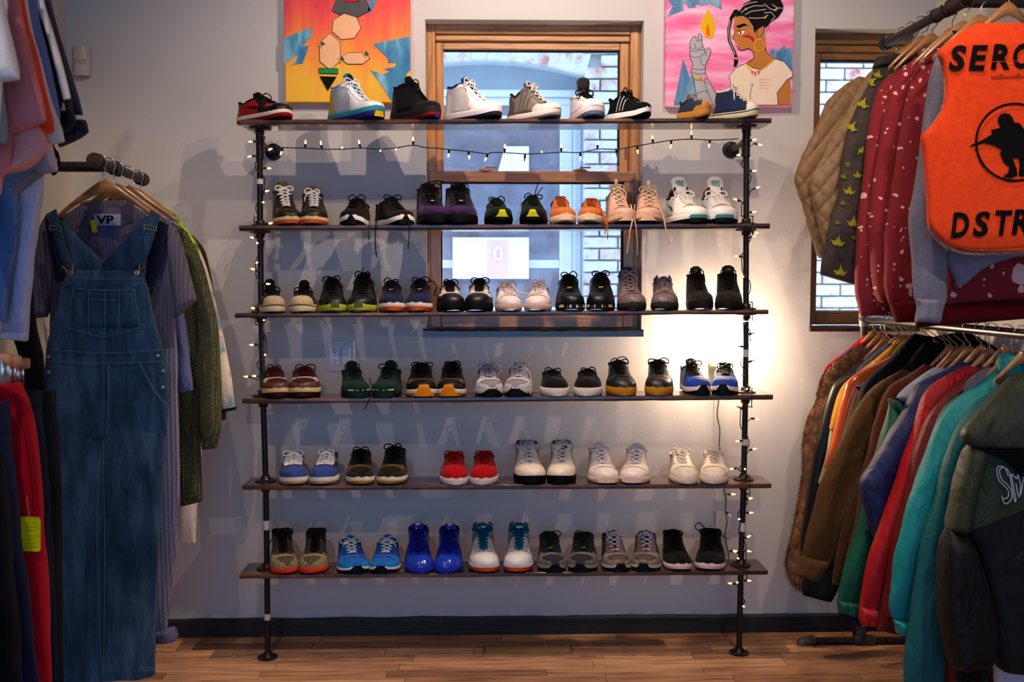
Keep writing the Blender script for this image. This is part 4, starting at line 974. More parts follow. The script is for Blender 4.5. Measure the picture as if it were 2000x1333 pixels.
def place_shoe(row, x0, x1, top, base, yaw, kind, lab, c, side, group, D=None, over=.012):
    """solves width and position so that the sneaker fills its place on the shelf board"""
    Dt = (DF - over) if D is None else D; xc_ = P((x0 + x1) / 2, base, Dt).x; ya = math.radians(yaw) - (.55 * math.atan2(xc_, Dt) if abs(yaw) < 20 else 0); W = (x1 - x0) / FPX * Dt / 2 / max(math.cos(ya), .6); L = min(max(W * 2 * 2.55, .25), .285)
    xw = P((x0 + x1) / 2, base, Dt).x; yc = YD(Dt) + L / 2 * math.cos(ya); z = shelf_z(row, xw)
    big = abs(yaw) > 25
    if big: L = .27; W = .050 * c.get('wk', 1)
    for _ in range(7):
        sh = Shoe(W, L, .1, .025, .06, kind, .6, .0, side, None); pr = []; ymin = 9
        for t in (0, .04, .1, .2, .35, .5, .6, .7, .78, .85, .9, .94, .97, .99, 1):
            for sd in (-1, 1):
                lx, ly = sh.cx(t) + sd * sh.ws(t), (.5 - t) * L; wx = xw + lx * math.cos(ya) - ly * math.sin(ya) * 1; wy = yc + lx * math.sin(ya) + ly * math.cos(ya)
                # rotation by ya about z
                pr.append(proj((wx, wy, z + .02))[0]); ymin = min(ymin, wy)
        a, b_ = min(pr), max(pr); k = (x1 - x0) / (b_ - a)
        if big: L *= k; W *= k
        else: W *= k; L = min(max(W * 2 * 2.55, .25), .285)
        xw += ((x0 + x1) / 2 - (a + b_) / 2) / FPX * Dt; yc += (YD(Dt) - ymin); z = shelf_z(row, xw)
    z += .0004
    W *= .985
    yt_ = yc + (.5 - .40) * L * math.cos(ya); tt = P((x0 + x1) / 2, top, yt_ - CAM_Y).z - z
    zs = c.get('zs', .026); toe = c.get('toe', zs + (.031 if big else .036)); hc = c.get('hc', {'low': .80, 'mid': .88, 'high': .92}[kind]) * tt
    hc = max(hc, toe + .012)
    t_, s_ = mk_shoe(lab, 'shoe', group, (xw, yc, z), ya, W, L, hc, max(tt, hc + .004), zs, toe, kind, c, side)
    return t_
ROWN = ['top', 'second', 'third', 'fourth', 'fifth', 'bottom']
def pair(row, desc, kind, c, A, B, base=None):
    """A, B = (x0, x1, top, base, yaw[, overrides])"""
    for i, q in enumerate((A, B)):
        cc = dict(c); 
        if len(q) > 5: cc.update(q[5])
        place_shoe(row, q[0], q[1], q[2], q[3], q[4], kind, ('left' if i == 0 else 'right') + ' shoe of the ' + desc + ', ' + ROWN[row] + ' shelf', cc, -1 if i == 0 else 1, 'sneaker pairs on the ' + ROWN[row] + ' shelf')
def single(row, desc, kind, c, q):
    place_shoe(row, q[0], q[1], q[2], q[3], q[4], kind, desc + ', on the top shelf', dict(c), 1, 'single sneakers on the top shelf', over=.03)
WHITE, CR, BLKC, GUM = '#dcd6d0', '#d9cbb0', '#121214', '#b9792c'
# ---- top shelf, shoes turned to the right
single(0, 'black and red low sneaker with white midsole', 'low', dict(u='#161314', m='#161314', v='#b81a26', c='#141214', q='#b81a26', h='#b01b26', e='#141214', t='#121112', l='#0e0d0e', ms='#e8dccb', os='#9c1522', zs=.026, of=.45, s='#141214', bow=1, k='#141214', spring=.012), (462, 572, 180, 233, 52))
single(0, 'white high sneaker with aqua sole and pulled-open straps', 'mid', dict(u='#e6e4e4', h='#c9b52c', q='#b9bcc4', e='#e8e6e6', t='#14849c', tl='#3a1020', tlr=(.25, .85, .5), l='#e8e6ea', ms='#3f98a6', os='#3c3a78', zs=.036, of=.5, spring=.012, k='#b8bcc4', hc=.78, bow=1, m='#ececec', fp=(('yellow_sole_panel', '#d8b91e', .45, .35, .006, .026),)), (640, 752, 142, 233, 47))
single(0, 'black high sneaker with grey sole and red logo', 'mid', dict(u='#131214', m='#1b1b1c', h='#3a3a3e', t='#100f10', l='#0f0e10', ms='#2c2c30', os='#8c1828', zs=.034, k='#111', spring=.012, fin='suede', hc=.82, nl=6, fp=(('blue_sole_panel', '#2c2a78', .30, .25, .002, .016),)) | {'k': '#111112'}, (762, 862, 148, 234, 47))
single(0, 'white high sneaker with blue and yellow sole panel', 'mid', dict(u='#e3dedc', m='#e6e0dc', q='#c9c2c0', e='#e6e0de', t='#2c2f86', h='#e2dcda', l='#e9e4e0', ms='#cfc8d0', os='#2a2a30', zs=.034, of=.4, spring=.012, k='#2a2c70', hc=.84, tl='#caa63a', tlr=(.6, .9, .3)), (866, 981, 150, 235, 50))
single(0, 'grey ribbed sneaker with white laces and pale toe', 'low', dict(u='#7d746f', m='#c2b9b4', ma=.5, c='#c4bbb6', ct=.86, h='#5c5450', e='#736a66', t='#6a615e', l='#d8cfc4', ms='#c4bcb8', os='#8c8480', zs=.026, k='#3c2c2c', spring=.012, hc=.86, st='#6a625e'), (990, 1096, 160, 234, 48))
single(0, 'white sneaker with tall black tongue showing a winged emblem', 'high', dict(u='#e4dedc', m='#cfc4c4', c='#ddd5d2', e='#e4dedc', t='#2c2c2e', tfin='leather', tl='#3c3c3e', tlr=(.35, .97, .9), emb='#c8c4c0', l='#101012', ms='#cdc0c2', os='#5c6f88', zs=.034, of=.4, k='#e0dad6', spring=.012, hc=.60, tw=.60, lean=.08, wk=1.15, lr=.003), (1111, 1182, 151, 233, 17))
single(0, 'black knitted low sneaker with a white midsole stripe', 'low', dict(u='#141416', fin='knit', m='#161618', l='#0e0e10', t='#101012', st='#b4b8bc', ms='#dcdcdc', os='#101012', zs=.026, of=.3, k='#111112', spring=.014, hc=.88), (1184, 1272, 177, 232, 46))
single(0, 'small navy sneaker with grey laces and gum sole', 'low', dict(u='#3f4a5c', fin='canvas', c='#c48c4c', m='#c48c4c', ma=.3, l='#a8989a', t='#8a6a3c', ms='#c8914e', os='#b87c3c', zs=.026, of=.3, k='#3a4450', spring=.012, hc=.8, lr=.0032), (1322, 1388, 184, 230, 46))
single(0, 'navy canvas high-top with white laces and cream sole', 'high', dict(u='#34405c', fin='canvas', c='#e2dccc', ct=.82, m=None, e='#39455f', l='#e2dad2', t='#d8cfc8', ms='#d9d0ac', os='#cfc69c', line='#33384a', zs=.024, k='#d8d2c8', spring=.010, hc=.90, lr=.003), (1390, 1482, 171, 229, 52))
# ---- second shelf
pair(1, 'olive and black leather high pair with white laces', 'high', dict(u='#2a251e', m='#2c261e', v='#5c4a2a', e='#211c18', q='#6a6148', s='#9a9088', t='#4a4228', tfin='leather', tl='#5e5636', l='#d6cfcb', ms='#d9b98c', os='#b8643a', zs=.026, of=.5, k='#2a2018', hc=.80, nl=7, lr=.0030, tw=.5, lr2=1), (531, 590, 354, 440, 14), (583, 642, 362, 441, 4))
pair(1, 'black running pair with white rims and long laces', 'low', dict(u='#1e1614', fin='knit', m='#221a18', l='#171212', t='#181212', ms='#d8d4d0', os='#141212', zs=.022, of=.2, k='#161010', spring=.016, ea=.7, e='#1a1413', bow=1, hc=.9, fp=(('black_toe_guard', '#141112', .72, .10, .001, .034, .7),)), (662, 723, 386, 441, -8), (732, 810, 384, 441, 28, dict(h='#4c1c22')))
pair(1, 'dark purple suede high pair with black soles', 'high', dict(u='#3c2250', fin='suede', m='#322044', v='#4a2c60', e='#1a1022', q='#241832', l='#110c14', t='#1c1224', ms='#131114', os='#0f0e10', zs=.034, k='#1c1026', hc=.88, jewel=1, nl=7, tw=.46), (813, 880, 357, 441, 12), (865, 934, 357, 442, 4))
pair(1, 'black trail pair with yellow toe patches', 'low', dict(u='#10201f', fin='knit', m='#1b2020', ma=.5, e='#0e1414', q='#1d4c48', l='#0c0f10', t='#0d1112', ms='#101110', os='#0c0c0c', zs=.028, k='#0d1112', spring=.016, hc=.86, fp=(('yellow_toe_patch', '#b8b41a', .52, .20, .026, .052, .6),)), (945, 1002, 386, 440, 6), (1014, 1070, 380, 440, 2))
pair(1, 'tan suede pair with pale soles', 'low', dict(u='#b0693a', fin='suede', m='#b8703f', ma=.4, e='#a45f34', l='#8a4c24', t='#a8622f', ms='#dcc0a6', os='#d2b296', zs=.026, k='#8a5028', spring=.012, hc=.94, bow=0, fp=(('pale_toe_bumper', '#dcc2a8', .62, .10, .014, .040, .6),)), (1072, 1126, 384, 439, 5), (1127, 1182, 388, 440, -4))
pair(1, 'rose beige sneaker pair with pull tabs', 'low', dict(u='#c09a88', m='#c4a08c', v='#b88c78', e='#c09a86', t='#b0a083', l='#d0b4a0', tl='#ad9a55', tlr=(.3, .75, .55), ms='#cda98e', os='#94705c', zs=.024, k='#b3a48c', spring=.016, hc=.86, pt='#cdbb9c', tw=.46, fp=(('beige_toe_bumper', '#d0ac94', .70, .12, .010, .042, .6),)), (1181, 1243, 360, 437, 10), (1237, 1298, 363, 437, -2))
pair(1, 'white high pair with teal trim and lettered tongues', 'mid', dict(u='#dedddc', m='#e4e0dc', v='#dcd8d4', e='#e4e0dc', s='#3c4a58', t='#e2ddd8', txt=('FORCE', '#3f8a80', (.50, .80, .5)), l='#e4dcd4', ms='#dcd8d6', os='#171a1c', zs=.032, of=.4, k='#241a20', hc=.60, tw=.62, ears=.035, ec='#2a1c24', nl=6, lr=.0034, fp=(('teal_toe_band', '#3e9484', .68, .55, .022, .032), ('black_toe_band', '#16181a', .55, .60, .004, .020))), (1298, 1384, 344, 436, 16), (1368, 1442, 344, 437, 8))
# ---- third shelf
pair(2, 'black vulcanized pair with cream toe and soles', 'high', dict(u='#161414', fin='suede', c='#b4a284', ct=.88, e='#161414', t='#121010', l='#171414', ms='#cfc0a0', os='#c4b48f', line='#5c5040', zs=.027, k='#141212', hc=.62, tw=.40, lean=.5, nl=4), (505, 559, 545, 609, 10), (564, 620, 547, 610, 2))
pair(2, 'black leather pair with neon yellow soles', 'low', dict(u='#191b19', v='#2c2e2c', m='#1e201c', e='#141614', q='#20241e', l='#121312', t='#141514', ms='#a4aa3c', os='#9ea63a', zs=.024, spring=.010, k='#121412', hc=.90, fp=(('smoky_toe_guard', '#5c6140', .34, .24, .020, .038),)), (621, 679, 541, 608, 5), (677, 738, 532, 607, -2, dict(tl='#8a8e8c', tlr=(.0, .25, .25))))
pair(2, 'navy suede pair with white and orange soles', 'low', dict(u='#28264a', fin='suede', m='#2a284c', v='#302e54', e='#1b192e', l='#1b1a2c', t='#1c1b30', ms='#d8cfc4', os='#c0602c', zs=.030, of=.5, k='#191828', hc=.90, jewel=1), (738, 792, 547, 607, 3), (791, 846, 544, 606, -2))
pair(2, 'black pair with bone white overlays', 'low', dict(u='#181517', m='#1a1819', ma=.35, v='#beb0a2', e='#c2b4a8', t='#1c1216', tl='#6a2c1c', tlr=(.1, .5, .5), l='#1c181a', ms='#1b1a1a', os='#121212', zs=.030, k='#161316', hc=.86, nl=6), (852, 909, 547, 608, 4), (906, 964, 543, 608, -2))
pair(2, 'white leather pair with loose pale pink laces', 'low', dict(u='#d6c6c4', m='#dacbc8', v='#d8c8c4', e='#d4c4c2', t='#d0c0bf', l='#d8c8c0', h='#7c2c38', ms='#d0b4a8', os='#c9a898', zs=.022, k='#c8b8ba', hc=.88), (966, 1020, 550, 607, 6), (1023, 1078, 549, 606, -5))
pair(2, 'black chunky pair with golden lace loops', 'low', dict(u='#1a1c22', m='#17181a', v='#24262a', e='#101114', q='#3c4852', t='#121316', l='#101012', ms='#141413', os='#101010', zs=.030, k='#121318', hc=.92, vis='#a98a4c', fp=(('white_side_wedge', '#cdbcb0', .98, .90, .012, .022), ('black_toe_bumper', '#171614', .72, .66, .006, .030))), (1084, 1143, 535, 606, 3), (1144, 1202, 532, 606, -3))
pair(2, 'grey brown leather high pair with slate collars', 'high', dict(u='#77676a', m='#7a6a68', v='#806e6a', e='#766668', l='#8a7a78', t='#4a4c66', ms='#3a3734', os='#282624', zs=.026, k='#3c4460', hc=.80, ears=.026, ec='#3f4762', nl=6, lr=.003), (1204, 1263, 521, 603, 6), (1270, 1326, 540, 603, -2, dict(ears=.03)))
pair(2, 'black nubuck high pair with dark plum tongues', 'high', dict(u='#1f1b18', fin='suede', m='#1d1916', c='#2a2723', e='#1c1815', q='#221e1a', l='#171312', t='#2c141c', tfin='leather', ms='#24211c', os='#1a1814', zs=.030, k='#1c1816', hc=.80, tw=.5, nl=6, txt=('AAAA', '#4a3036', (.68, .86, .6))), (1339, 1394, 520, 603, 5), (1395, 1451, 518, 602, -4))
for o in [x for x in bpy.data.objects if x.name.startswith('tongue_lettering') and x.parent and 'plum' in x.parent.get('label', '')]: bpy.data.objects.remove(o)
# ---- fourth shelf
pair(3, 'brown and dark red leather pair with cream midsoles', 'low', dict(u='#4a1c1c', m='#5e4436', ma=.5, v='#c0aaa2', e='#3a2420', q='#6a5a5c', l='#5a1c18', t='#4a1614', ms='#c6b284', os='#3e1a18', zs=.034, of=.5, k='#561616', hc=.90), (509, 568, 716, 776, 10), (562, 628, 715, 776, 4))
pair(3, 'dark green knitted running pair with sock collars', 'low', dict(u='#1e3b2f', fin='knit', m='#1c3a2c', e='#1b3429', l='#182c26', t='#1b3a2c', ms='#1d352a', os='#182a22', zs=.022, k='#183025', spring=.016, hc=.78, tw=.42, fp=(('white_toe_line', '#c9c8ba', .86, .82, .026, .030), ('green_toe_guard', '#1c3428', .90, .40, .002, .036, 1.6))), (665, 724, 705, 775, 12), (724, 785, 704, 775, -8))
pair(3, 'black pair with golden yellow toe bumpers', 'low', dict(u='#141210', m='#171513', v='#6f5020', e='#12100f', q='#2e2a24', t='#100e0e', l='#12100f', ms='#d8c8b4', os='#c0781c', zs=.024, of=.3, k='#12100e', hc=.88, ears=.012, ec='#15120f', spring=.012, fp=(('yellow_toe_bumper', '#cf861c', .88, .32, .004, .046, .45),)), (792, 854, 708, 774, 3), (852, 911, 706, 774, -2))
pair(3, 'grey and white mesh pair with black toe bumpers', 'low', dict(u='#8c8794', fin='knit', m='#c2bcbc', v='#c8c4c4', e='#a49ea8', l='#8e8a9c', t='#6c6878', ms='#bcb6b4', os='#181716', zs=.024, k='#6a6678', hc=.88, fp=(('black_toe_bumper', '#171614', .90, .30, .002, .030, 1.3),)), (927, 984, 711, 773, 4), (983, 1041, 708, 773, -4, dict(l='#b4aeb4')))
pair(3, 'low black pair with plain white soles', 'low', dict(u='#141315', fin='suede', e='#121113', l='#0f0e10', t='#111012', ms='#ddd2c6', os='#d2c6b8', zs=.030, k='#101012', hc=.86, spring=.002, cw=.66, dip=.7), (1054, 1112, 722, 773, 5), (1119, 1177, 720, 772, -3))
pair(3, 'charcoal leather pair with gum yellow soles', 'mid', dict(u='#26262a', m='#2a2a2c', v='#242427', e='#202024', l='#1b1b1d', t='#1c1c1f', ms='#b8862c', os='#a87824', zs=.032, k='#1c1d20', hc=.90, spring=.002, nl=6), (1182, 1244, 703, 772, 3), (1258, 1316, 702, 771, -4))
pair(3, 'blue and black running pair by the bulb', 'low', dict(u='#3c4c74', fin='knit', m='#2c4fa8', ma=.55, v='#3f5fae', e='#23232c', q='#8fa6b8', h='#8ab83c', t='#1e1c28', tl='#2b2c40', l='#16141a', ms='#d2c8c0', os='#171616', zs=.026, k='#1e2030', hc=.82, tw=.48, spring=.012, fp=(('black_toe_bumper', '#141314', .88, .22, .001, .040, .75),)), (1327, 1389, 700, 770, 10, dict(txt=('MAX', '#d8d8dc', (.35, .7, .8)))), (1388, 1443, 708, 769, -6))
# ---- fifth shelf
pair(4, 'blue and white striped pair with white laces', 'low', dict(u='#34457c', fin='suede', m='#3f4f86', c='#41528a', e='#dcdad8', st='#dcd8d0', l='#dedbd8', t='#9a9aa8', ms='#d8d0c6', os='#b09070', zs=.028, of=.35, k='#33437a', hc=.92, lr=.0032), (544, 604, 883, 946, 6), (603, 664, 881, 945, -4))
pair(4, 'black and olive brown pair with white and gum soles', 'low', dict(u='#231f16', fin='suede', m='#3c351f', v='#6c4c22', e='#14120f', q='#2c281a', t='#0f0e0e', l='#14110e', ms='#dccfba', os='#a47c34', zs=.026, of=.4, k='#0f0e0e', hc=.94, tw=.46), (675, 733, 877, 945, 3), (735, 797, 871, 944, -5))
pair(4, 'bright red suede pair with white soles', 'low', dict(u='#a8101c', fin='suede', m='#ac121e', e='#980f1a', l='#940e18', t='#9c0f1a', ms='#e0cfc8', os='#d8c4bc', zs=.026, k='#8a0d16', hc=.88, spring=.002), (858, 916, 882, 943, 2), (916, 974, 881, 943, -2))
pair(4, 'white strapped high pair with black soles', 'high', dict(u='#c8c0b6', m='#dcd0c0', c='#dcd0c0', e='#b8b4b2', q='#a8a4a4', l='#c4c0bf', t='#9a98a0', ms='#181616', os='#121111', zs=.030, k='#3c2828', hc=.90, sdz=-.008, strap='#cac4be', nl=6), (1002, 1067, 860, 942, 5), (1067, 1126, 859, 942, -4, dict(sb=1)))
pair(4, 'all white pair with thick laces and tall tongues', 'mid', dict(u='#d8ccc6', m='#e0d2c8', v='#dccec6', e='#d6cac6', l='#dcd2ce', t='#c2c0c6', ms='#ddc8b8', os='#ccb09c', zs=.022, k='#c0bcc0', hc=.80, tw=.42, lr=.0032, fp=(('cream_toe_bumper', '#d8c0ac', .80, .40, .006, .030, .8),)), (1146, 1210, 864, 942, 6), (1209, 1271, 866, 942, -8))
pair(4, 'cream white leather pair nearest the right post', 'low', dict(u='#cabfb4', m='#dccdbd', v='#d8c9ba', e='#d2c6ba', l='#d0c4b8', t='#c0b8b2', ms='#dccaba', os='#d0bca8', zs=.024, k='#b8b0ac', hc=.92, spring=.003), (1305, 1365, 878, 943, 4), (1366, 1424, 876, 943, -5))
# ---- bottom shelf
pair(5, 'grey wool high pair with coral soles', 'high', dict(u='#5c564c', fin='knit', m='#8f8560', ma=.6, v='#968c68', e='#4e493f', l='#231c1a', t='#332c28', ms='#d0503c', os='#b8402c', zs=.022, of=.3, k='#3a352e', hc=.94, nl=7), (525, 584, 1037, 1117, 10), (583, 643, 1037, 1118, -2))
pair(5, 'bright blue suede running pair with white laces', 'low', dict(u='#2c6cb4', fin='suede', m='#1f86c4', v='#3d6cc0', e='#1c5ca8', q='#2a4c9c', ng='#161c34', l='#dcd8d0', t='#2f6cb0', ms='#cdd2d2', os='#14161a', zs=.016, k='#9aa2ac', hc=.80, tw=.34, spring=.014, fp=(('black_toe_bumper', '#131316', .78, .22, .001, .032, .9),)), (656, 722, 1046, 1116, 10), (720, 784, 1045, 1116, -4))
pair(5, 'shiny royal blue high pair', 'high', dict(u='#1c349c', fin='gloss', m='#2648ac', ma=.5, c='#2a4cb4', e='#17298a', s='#1a3090', l='#152684', t='#182a8c', tfin='gloss', tl='#c8ccd8', tlr=(.70, .97, .42), ms='#3844b4', os='#2c389c', zs=.022, k='#16267e', hc=.82, nl=7, spring=.003, bow=0), (789, 848, 1022, 1117, 4), (846, 905, 1023, 1117, -3))
pair(5, 'white high pair with teal collars and orange soles', 'high', dict(u='#c8c6c8', m='#d8d4d2', c='#dad6d4', e='#a8a8b0', q='#b0aeb4', t='#126a80', tl='#d4dadc', tlr=(.35, .62, .7), l='#12667c', ms='#dcd6d2', os='#d8581c', zs=.026, of=.55, k='#146074', hc=.80, ears=.035, ec='#15707c', nl=7), (915, 976, 1022, 1113, 4), (983, 1042, 1022, 1113, -3))
pair(5, 'grey and purple pair with dark green laces', 'low', dict(u='#3c3844', fin='suede', m='#6e6860', v='#77706a', e='#34303a', q='#3c2c54', l='#1c3c1c', t='#28222a', ms='#8c8c80', os='#141416', zs=.020, k='#2c2022', hc=.90, vis='#5c8c2c', spring=.012, tw=.42, fp=(('black_toe_bumper', '#151517', .78, .22, .001, .034, .9),)), (1048, 1106, 1038, 1113, 4), (1108, 1169, 1039, 1113, -5))
pair(5, 'taupe pair with white laces and red lace tags', 'low', dict(u='#5c5050', m='#8a7a72', v='#8f8078', e='#7a6c6a', q='#4c3034', l='#c4bcc6', t='#4a4048', vis='#b82c28', ms='#a8aca0', os='#141416', zs=.018, k='#3a2c2c', hc=.88, spring=.012, fp=(('black_toe_bumper', '#141416', .72, .24, .001, .034, .8),)), (1173, 1233, 1036, 1113, 6), (1231, 1292, 1036, 1113, -5))
pair(5, 'black trainer pair with white soles nearest the right post', 'mid', dict(u='#14160f', fin='knit', m='#23261c', ma=.55, e='#0f100e', l='#0e0f0e', t='#0f100f', s='#b8b8b8', ms='#dcc6c0', os='#cdb4ac', zs=.022, k='#0d0e0d', hc=.86, spring=.012, tw=.40), (1293, 1352, 1034, 1112, 6), (1356, 1418, 1032, 1113, -8))
# ---- loose lace ends hanging over the boards
def dangling(owner_lab, pts, colr, r=.0022):
    ow = [o for o in bpy.data.objects if o.parent is None and owner_lab in o.get('label', '')][0]
    w_ = [P(x, y, DF - d) for x, y, d in pts]; R_ = Matrix.Rotation(-ow.rotation_euler.z, 3, 'Z'); b = MB(); b.tube([R_ @ (Vector(q) - Vector(ow.location)) for q in cr([tuple(p) for p in w_], 24)], r, 6); b.build('loose_lace', M(colr, 'lace'), ow)
dangling('right shoe of the black running', [(742, 395, -.06), (737, 425, .012), (733, 450, .018), (733, 480, .014), (736, 503, .014)], '#1e1412')
dangling('left shoe of the black running', [(712, 392, -.06), (722, 420, -.0), (720, 445, .018), (720, 470, .014)], '#4c3c38', .0018)
dangling('right shoe of the black running', [(790, 425, .0), (799, 440, .02), (799, 460, .016), (797, 488, .014)], '#1e1412', .0018)
dangling('right shoe of the tan suede', [(1160, 395, -.04), (1178, 420, -.0), (1184, 438, .02), (1181, 458, .016)], '#b0621c')
dangling('right shoe of the tan suede', [(1165, 395, -.04), (1183, 425, .0), (1187, 445, .02), (1186, 468, .016)], '#b0621c', .0018)
dangling('left shoe of the rose beige', [(1232, 400, -.04), (1236, 425, .0), (1231, 450, .022), (1225, 495, .018)], '#cfae96', .0024)
dangling('right shoe of the rose beige', [(1240, 400, -.03), (1239, 425, .0), (1243, 450, .022), (1246, 498, .018)], '#b89884', .0022)
dangling('right shoe of the rose beige', [(1286, 400, -.03), (1296, 425, .0), (1300, 445, .022), (1308, 478, .018)], '#cfae96', .0022)
dangling('right shoe of the dark green', [(722, 740, -.04), (727, 762, .01), (722, 780, .020), (712, 800, .016)], '#26342c')
dangling('right shoe of the black trail', [(1044, 388, -.06), (1046, 374, -.04), (1050, 362, -.03), (1053, 355, -.03)], '#0e0e10', .0018)
dangling('right shoe of the black trail', [(1044, 388, -.06), (1052, 376, -.04), (1060, 366, -.03)], '#0e0e10', .0018)
dangling('left shoe of the grey wool', [(562, 1040, -.08), (548, 1042, -.06), (533, 1052, -.05), (527, 1062, -.05)], '#231c1a', .0018)
dangling('left shoe of the black trainer', [(1322, 1040, -.08), (1312, 1046, -.04), (1306, 1064, -.03), (1300, 1082, -.02)], '#0d0d0d')
dangling('right shoe of the black trainer', [(1380, 1036, -.08), (1366, 1022, -.05), (1358, 1028, -.04), (1362, 1036, -.04), (1372, 1034, -.05)], '#0d0d0d')
dangling('right shoe of the black trainer', [(1396, 1038, -.08), (1408, 1046, -.05), (1420, 1052, -.04)], '#0d0d0d')
dangling('left shoe of the black leather pair', [(655, 548, -.08), (640, 541, -.06), (630, 544, -.05), (632, 552, -.05), (645, 552, -.06)], '#0d0d0d')
dangling('right shoe of the black leather pair', [(700, 545, -.08), (708, 532, -.06), (709, 523, -.05)], '#0d0d0d', .0016)
dangling('right shoe of the navy suede', [(832, 552, -.08), (845, 550, -.06), (853, 562, -.04), (848, 575, -.04), (860, 580, -.02)], '#17162a')
dangling('left shoe of the grey and white mesh', [(960, 712, -.08), (975, 714, -.05), (980, 725, -.04), (970, 732, -.04)], '#8e8a9c', .0018)
dangling('right shoe of the grey and white mesh', [(1020, 715, -.08), (1034, 728, -.04), (1038, 750, -.01), (1036, 772, .01)], '#a8a4b0', .0018)
dangling('left shoe of the white leather pair', [(1000, 555, -.07), (1012, 570, -.03), (1030, 574, -.02), (1050, 572, -.03)], '#d4c0b8', .0026)
dangling('left shoe of the charcoal leather', [(1200, 712, -.08), (1207, 700, -.07), (1220, 698, -.07), (1228, 708, -.07)], '#1b1b1d')
dangling('left shoe of the dark purple', [(836, 372, -.08), (822, 366, -.06), (826, 360, -.07), (855, 353, -.07), (872, 358, -.07)], '#110c14')
# ================================================================ clothes
def loftrings(rows, D, t, m, n, fold, freq, seed, e1, e2, quilt, puff, tprof):
    R = cr([tuple(r[:4]) for r in rows], m); rings = []; info = []
    for i, (xl, yl, xr, yr) in enumerate(R):
        u = i / (m - 1); L_, R_ = P(xl, yl, D), P(xr, yr, D); c = (L_ + R_) / 2; h = (R_ - L_) / 2; hl = max(h.length, 1e-4)
        tt = t * (min(1, .25 + 5 * u) * min(1, .45 + 4 * (1 - u)) if not tprof else tprof(u)); ring = []
        for j in range(n):
            a = 2 * math.pi * j / n; ca, sa = math.cos(a), math.sin(a)
            fx = math.copysign(abs(ca) ** e1, ca); fy = math.copysign(abs(sa) ** e2, sa)
            s_ = fx * hl; d = tt * fy
            if fold:
                q = noise.noise((s_ * freq, c.z * freq * .22 + (3 if sa < 0 else 9), seed * 3.1)) + .5 * noise.noise((s_ * freq * 2.3, c.z * freq * .6, seed * 5.7 + (3 if sa < 0 else 9)))
                d += math.copysign(1, sa) * fold * q * abs(sa) ** .5 * 1.6; s_ += fold * .8 * noise.noise((c.z * 9, fx * 2, seed)) * abs(ca)
            if quilt:
                X_, Z_ = c.x + h.x / hl * s_, c.z + h.z / hl * s_; k = math.pi / quilt[0]
                v = (abs(math.sin(k * (X_ + Z_ * .8))) * abs(math.sin(k * (X_ - Z_ * .8)))) ** .28; d += math.copysign(1, sa) * quilt[1] * (v - .5) * min(abs(sa) * 3, 1); s_ += quilt[1] * .35 * (v - .5) * ca
            if puff:
                v = abs(math.sin(math.pi * (u * puff[0] + .12 * math.sin(a * 2 + seed)))) ** .5; d += math.copysign(1, sa) * puff[1] * (v - .6); s_ *= 1 + puff[2] * (v - .7)
            ring.append(c + h / hl * s_ + Vector((0, -d, 0)))
        rings.append(ring); info.append((c, h / hl, hl, tt))
    return rings, info
class Cloth:
    def __init__(s, name, label, cat, group, rows, D, kind=None):
        c = P((rows[-1][0] + rows[-1][2]) / 2, (rows[-1][1] + rows[-1][3]) / 2, D); s.t = empty(name, c, label, cat, group); s.o = Vector(c); s.D = D; s.info = {}
        s.lo = c
    def part(s, name, rows, mat, t=.022, dD=0, m=None, n=28, fold=.0035, freq=16, e1=.85, e2=.75, quilt=None, puff=None, tprof=None, parent=None, lab=None):
        m = m or max(12, min(44, len(rows) * 4)); rings, info = loftrings(rows, s.D + dD, t, m, n, fold, freq, s.D * 7 + len(name), e1, e2, quilt, puff, tprof)
        b = LMB(s.o); b.grid(rings, closed=True); b.f += [tuple(range(n)), tuple((m - 1) * n + j for j in range(n))[::-1]]
        o = b.build(name, mat, parent or s.t); s.info[name] = (info, s.D + dD, e1, e2)
        if lab: o['label'] = lab
        return o
    def front(s, part, px, py, off=.002):
        """point on the near face of a part at a pixel direction"""
        info, D, e1, e2 = s.info[part]; p = P(px, py, D); best = min(info, key=lambda q: abs((p - q[0]).dot(Vector((-q[1].z, 0, q[1].x))) ))
        c, h, hl, tt = best; u = min(abs((p - c).dot(h)) / hl, .999); ca = u ** (1 / e1); sa = math.sqrt(max(1 - ca * ca, 0)); d = tt * sa ** e2
        return P(px, py, D - d - off)
    def seam(s, part, pts, r, mat, name='seam', n=None, off=.001):
        q = cr([tuple(p) for p in pts], n or max(8, len(pts) * 5)); b = LMB(s.o); b.tube([s.front(part, x, y, off) for x, y in q], r, 5); return b.build(name, mat, s.t)
    def patch(s, part, poly, mat, name, off=.003, th=.001, parent=None):
        """flat print or sewn piece following the cloth"""
        b = LMB(s.o); b.add(*polymesh([s.front(part, x, y, off) for x, y in poly], (0, 1, 0), th)); return b.build(name, mat, parent or s.t, smooth=False)
    def gridpatch(s, part, quad, mat, name, off=.003, nu=8, nv=8, solid=.002):
        (x0, y0), (x1, y1), (x2, y2), (x3, y3) = quad; rows = []
        for i in range(nv + 1):
            v = i / nv; a = (x0 + (x3 - x0) * v, y0 + (y3 - y0) * v); b_ = (x1 + (x2 - x1) * v, y1 + (y2 - y1) * v); rows.append([s.front(part, a[0] + (b_[0] - a[0]) * j / nu, a[1] + (b_[1] - a[1]) * j / nu, off) for j in range(nu + 1)])
        b = LMB(s.o); b.grid(rows); return b.build(name, mat, s.t, solid=solid)
HW = wood('hanger_wood', [(.3, '#7a4e2a'), (.6, '#9a6a3c'), (.8, '#a87848')], 5, (2, 8, 8), .3, .1, .5); HOOK = metal('#c9c6c2', .2, 'chrome_hook')
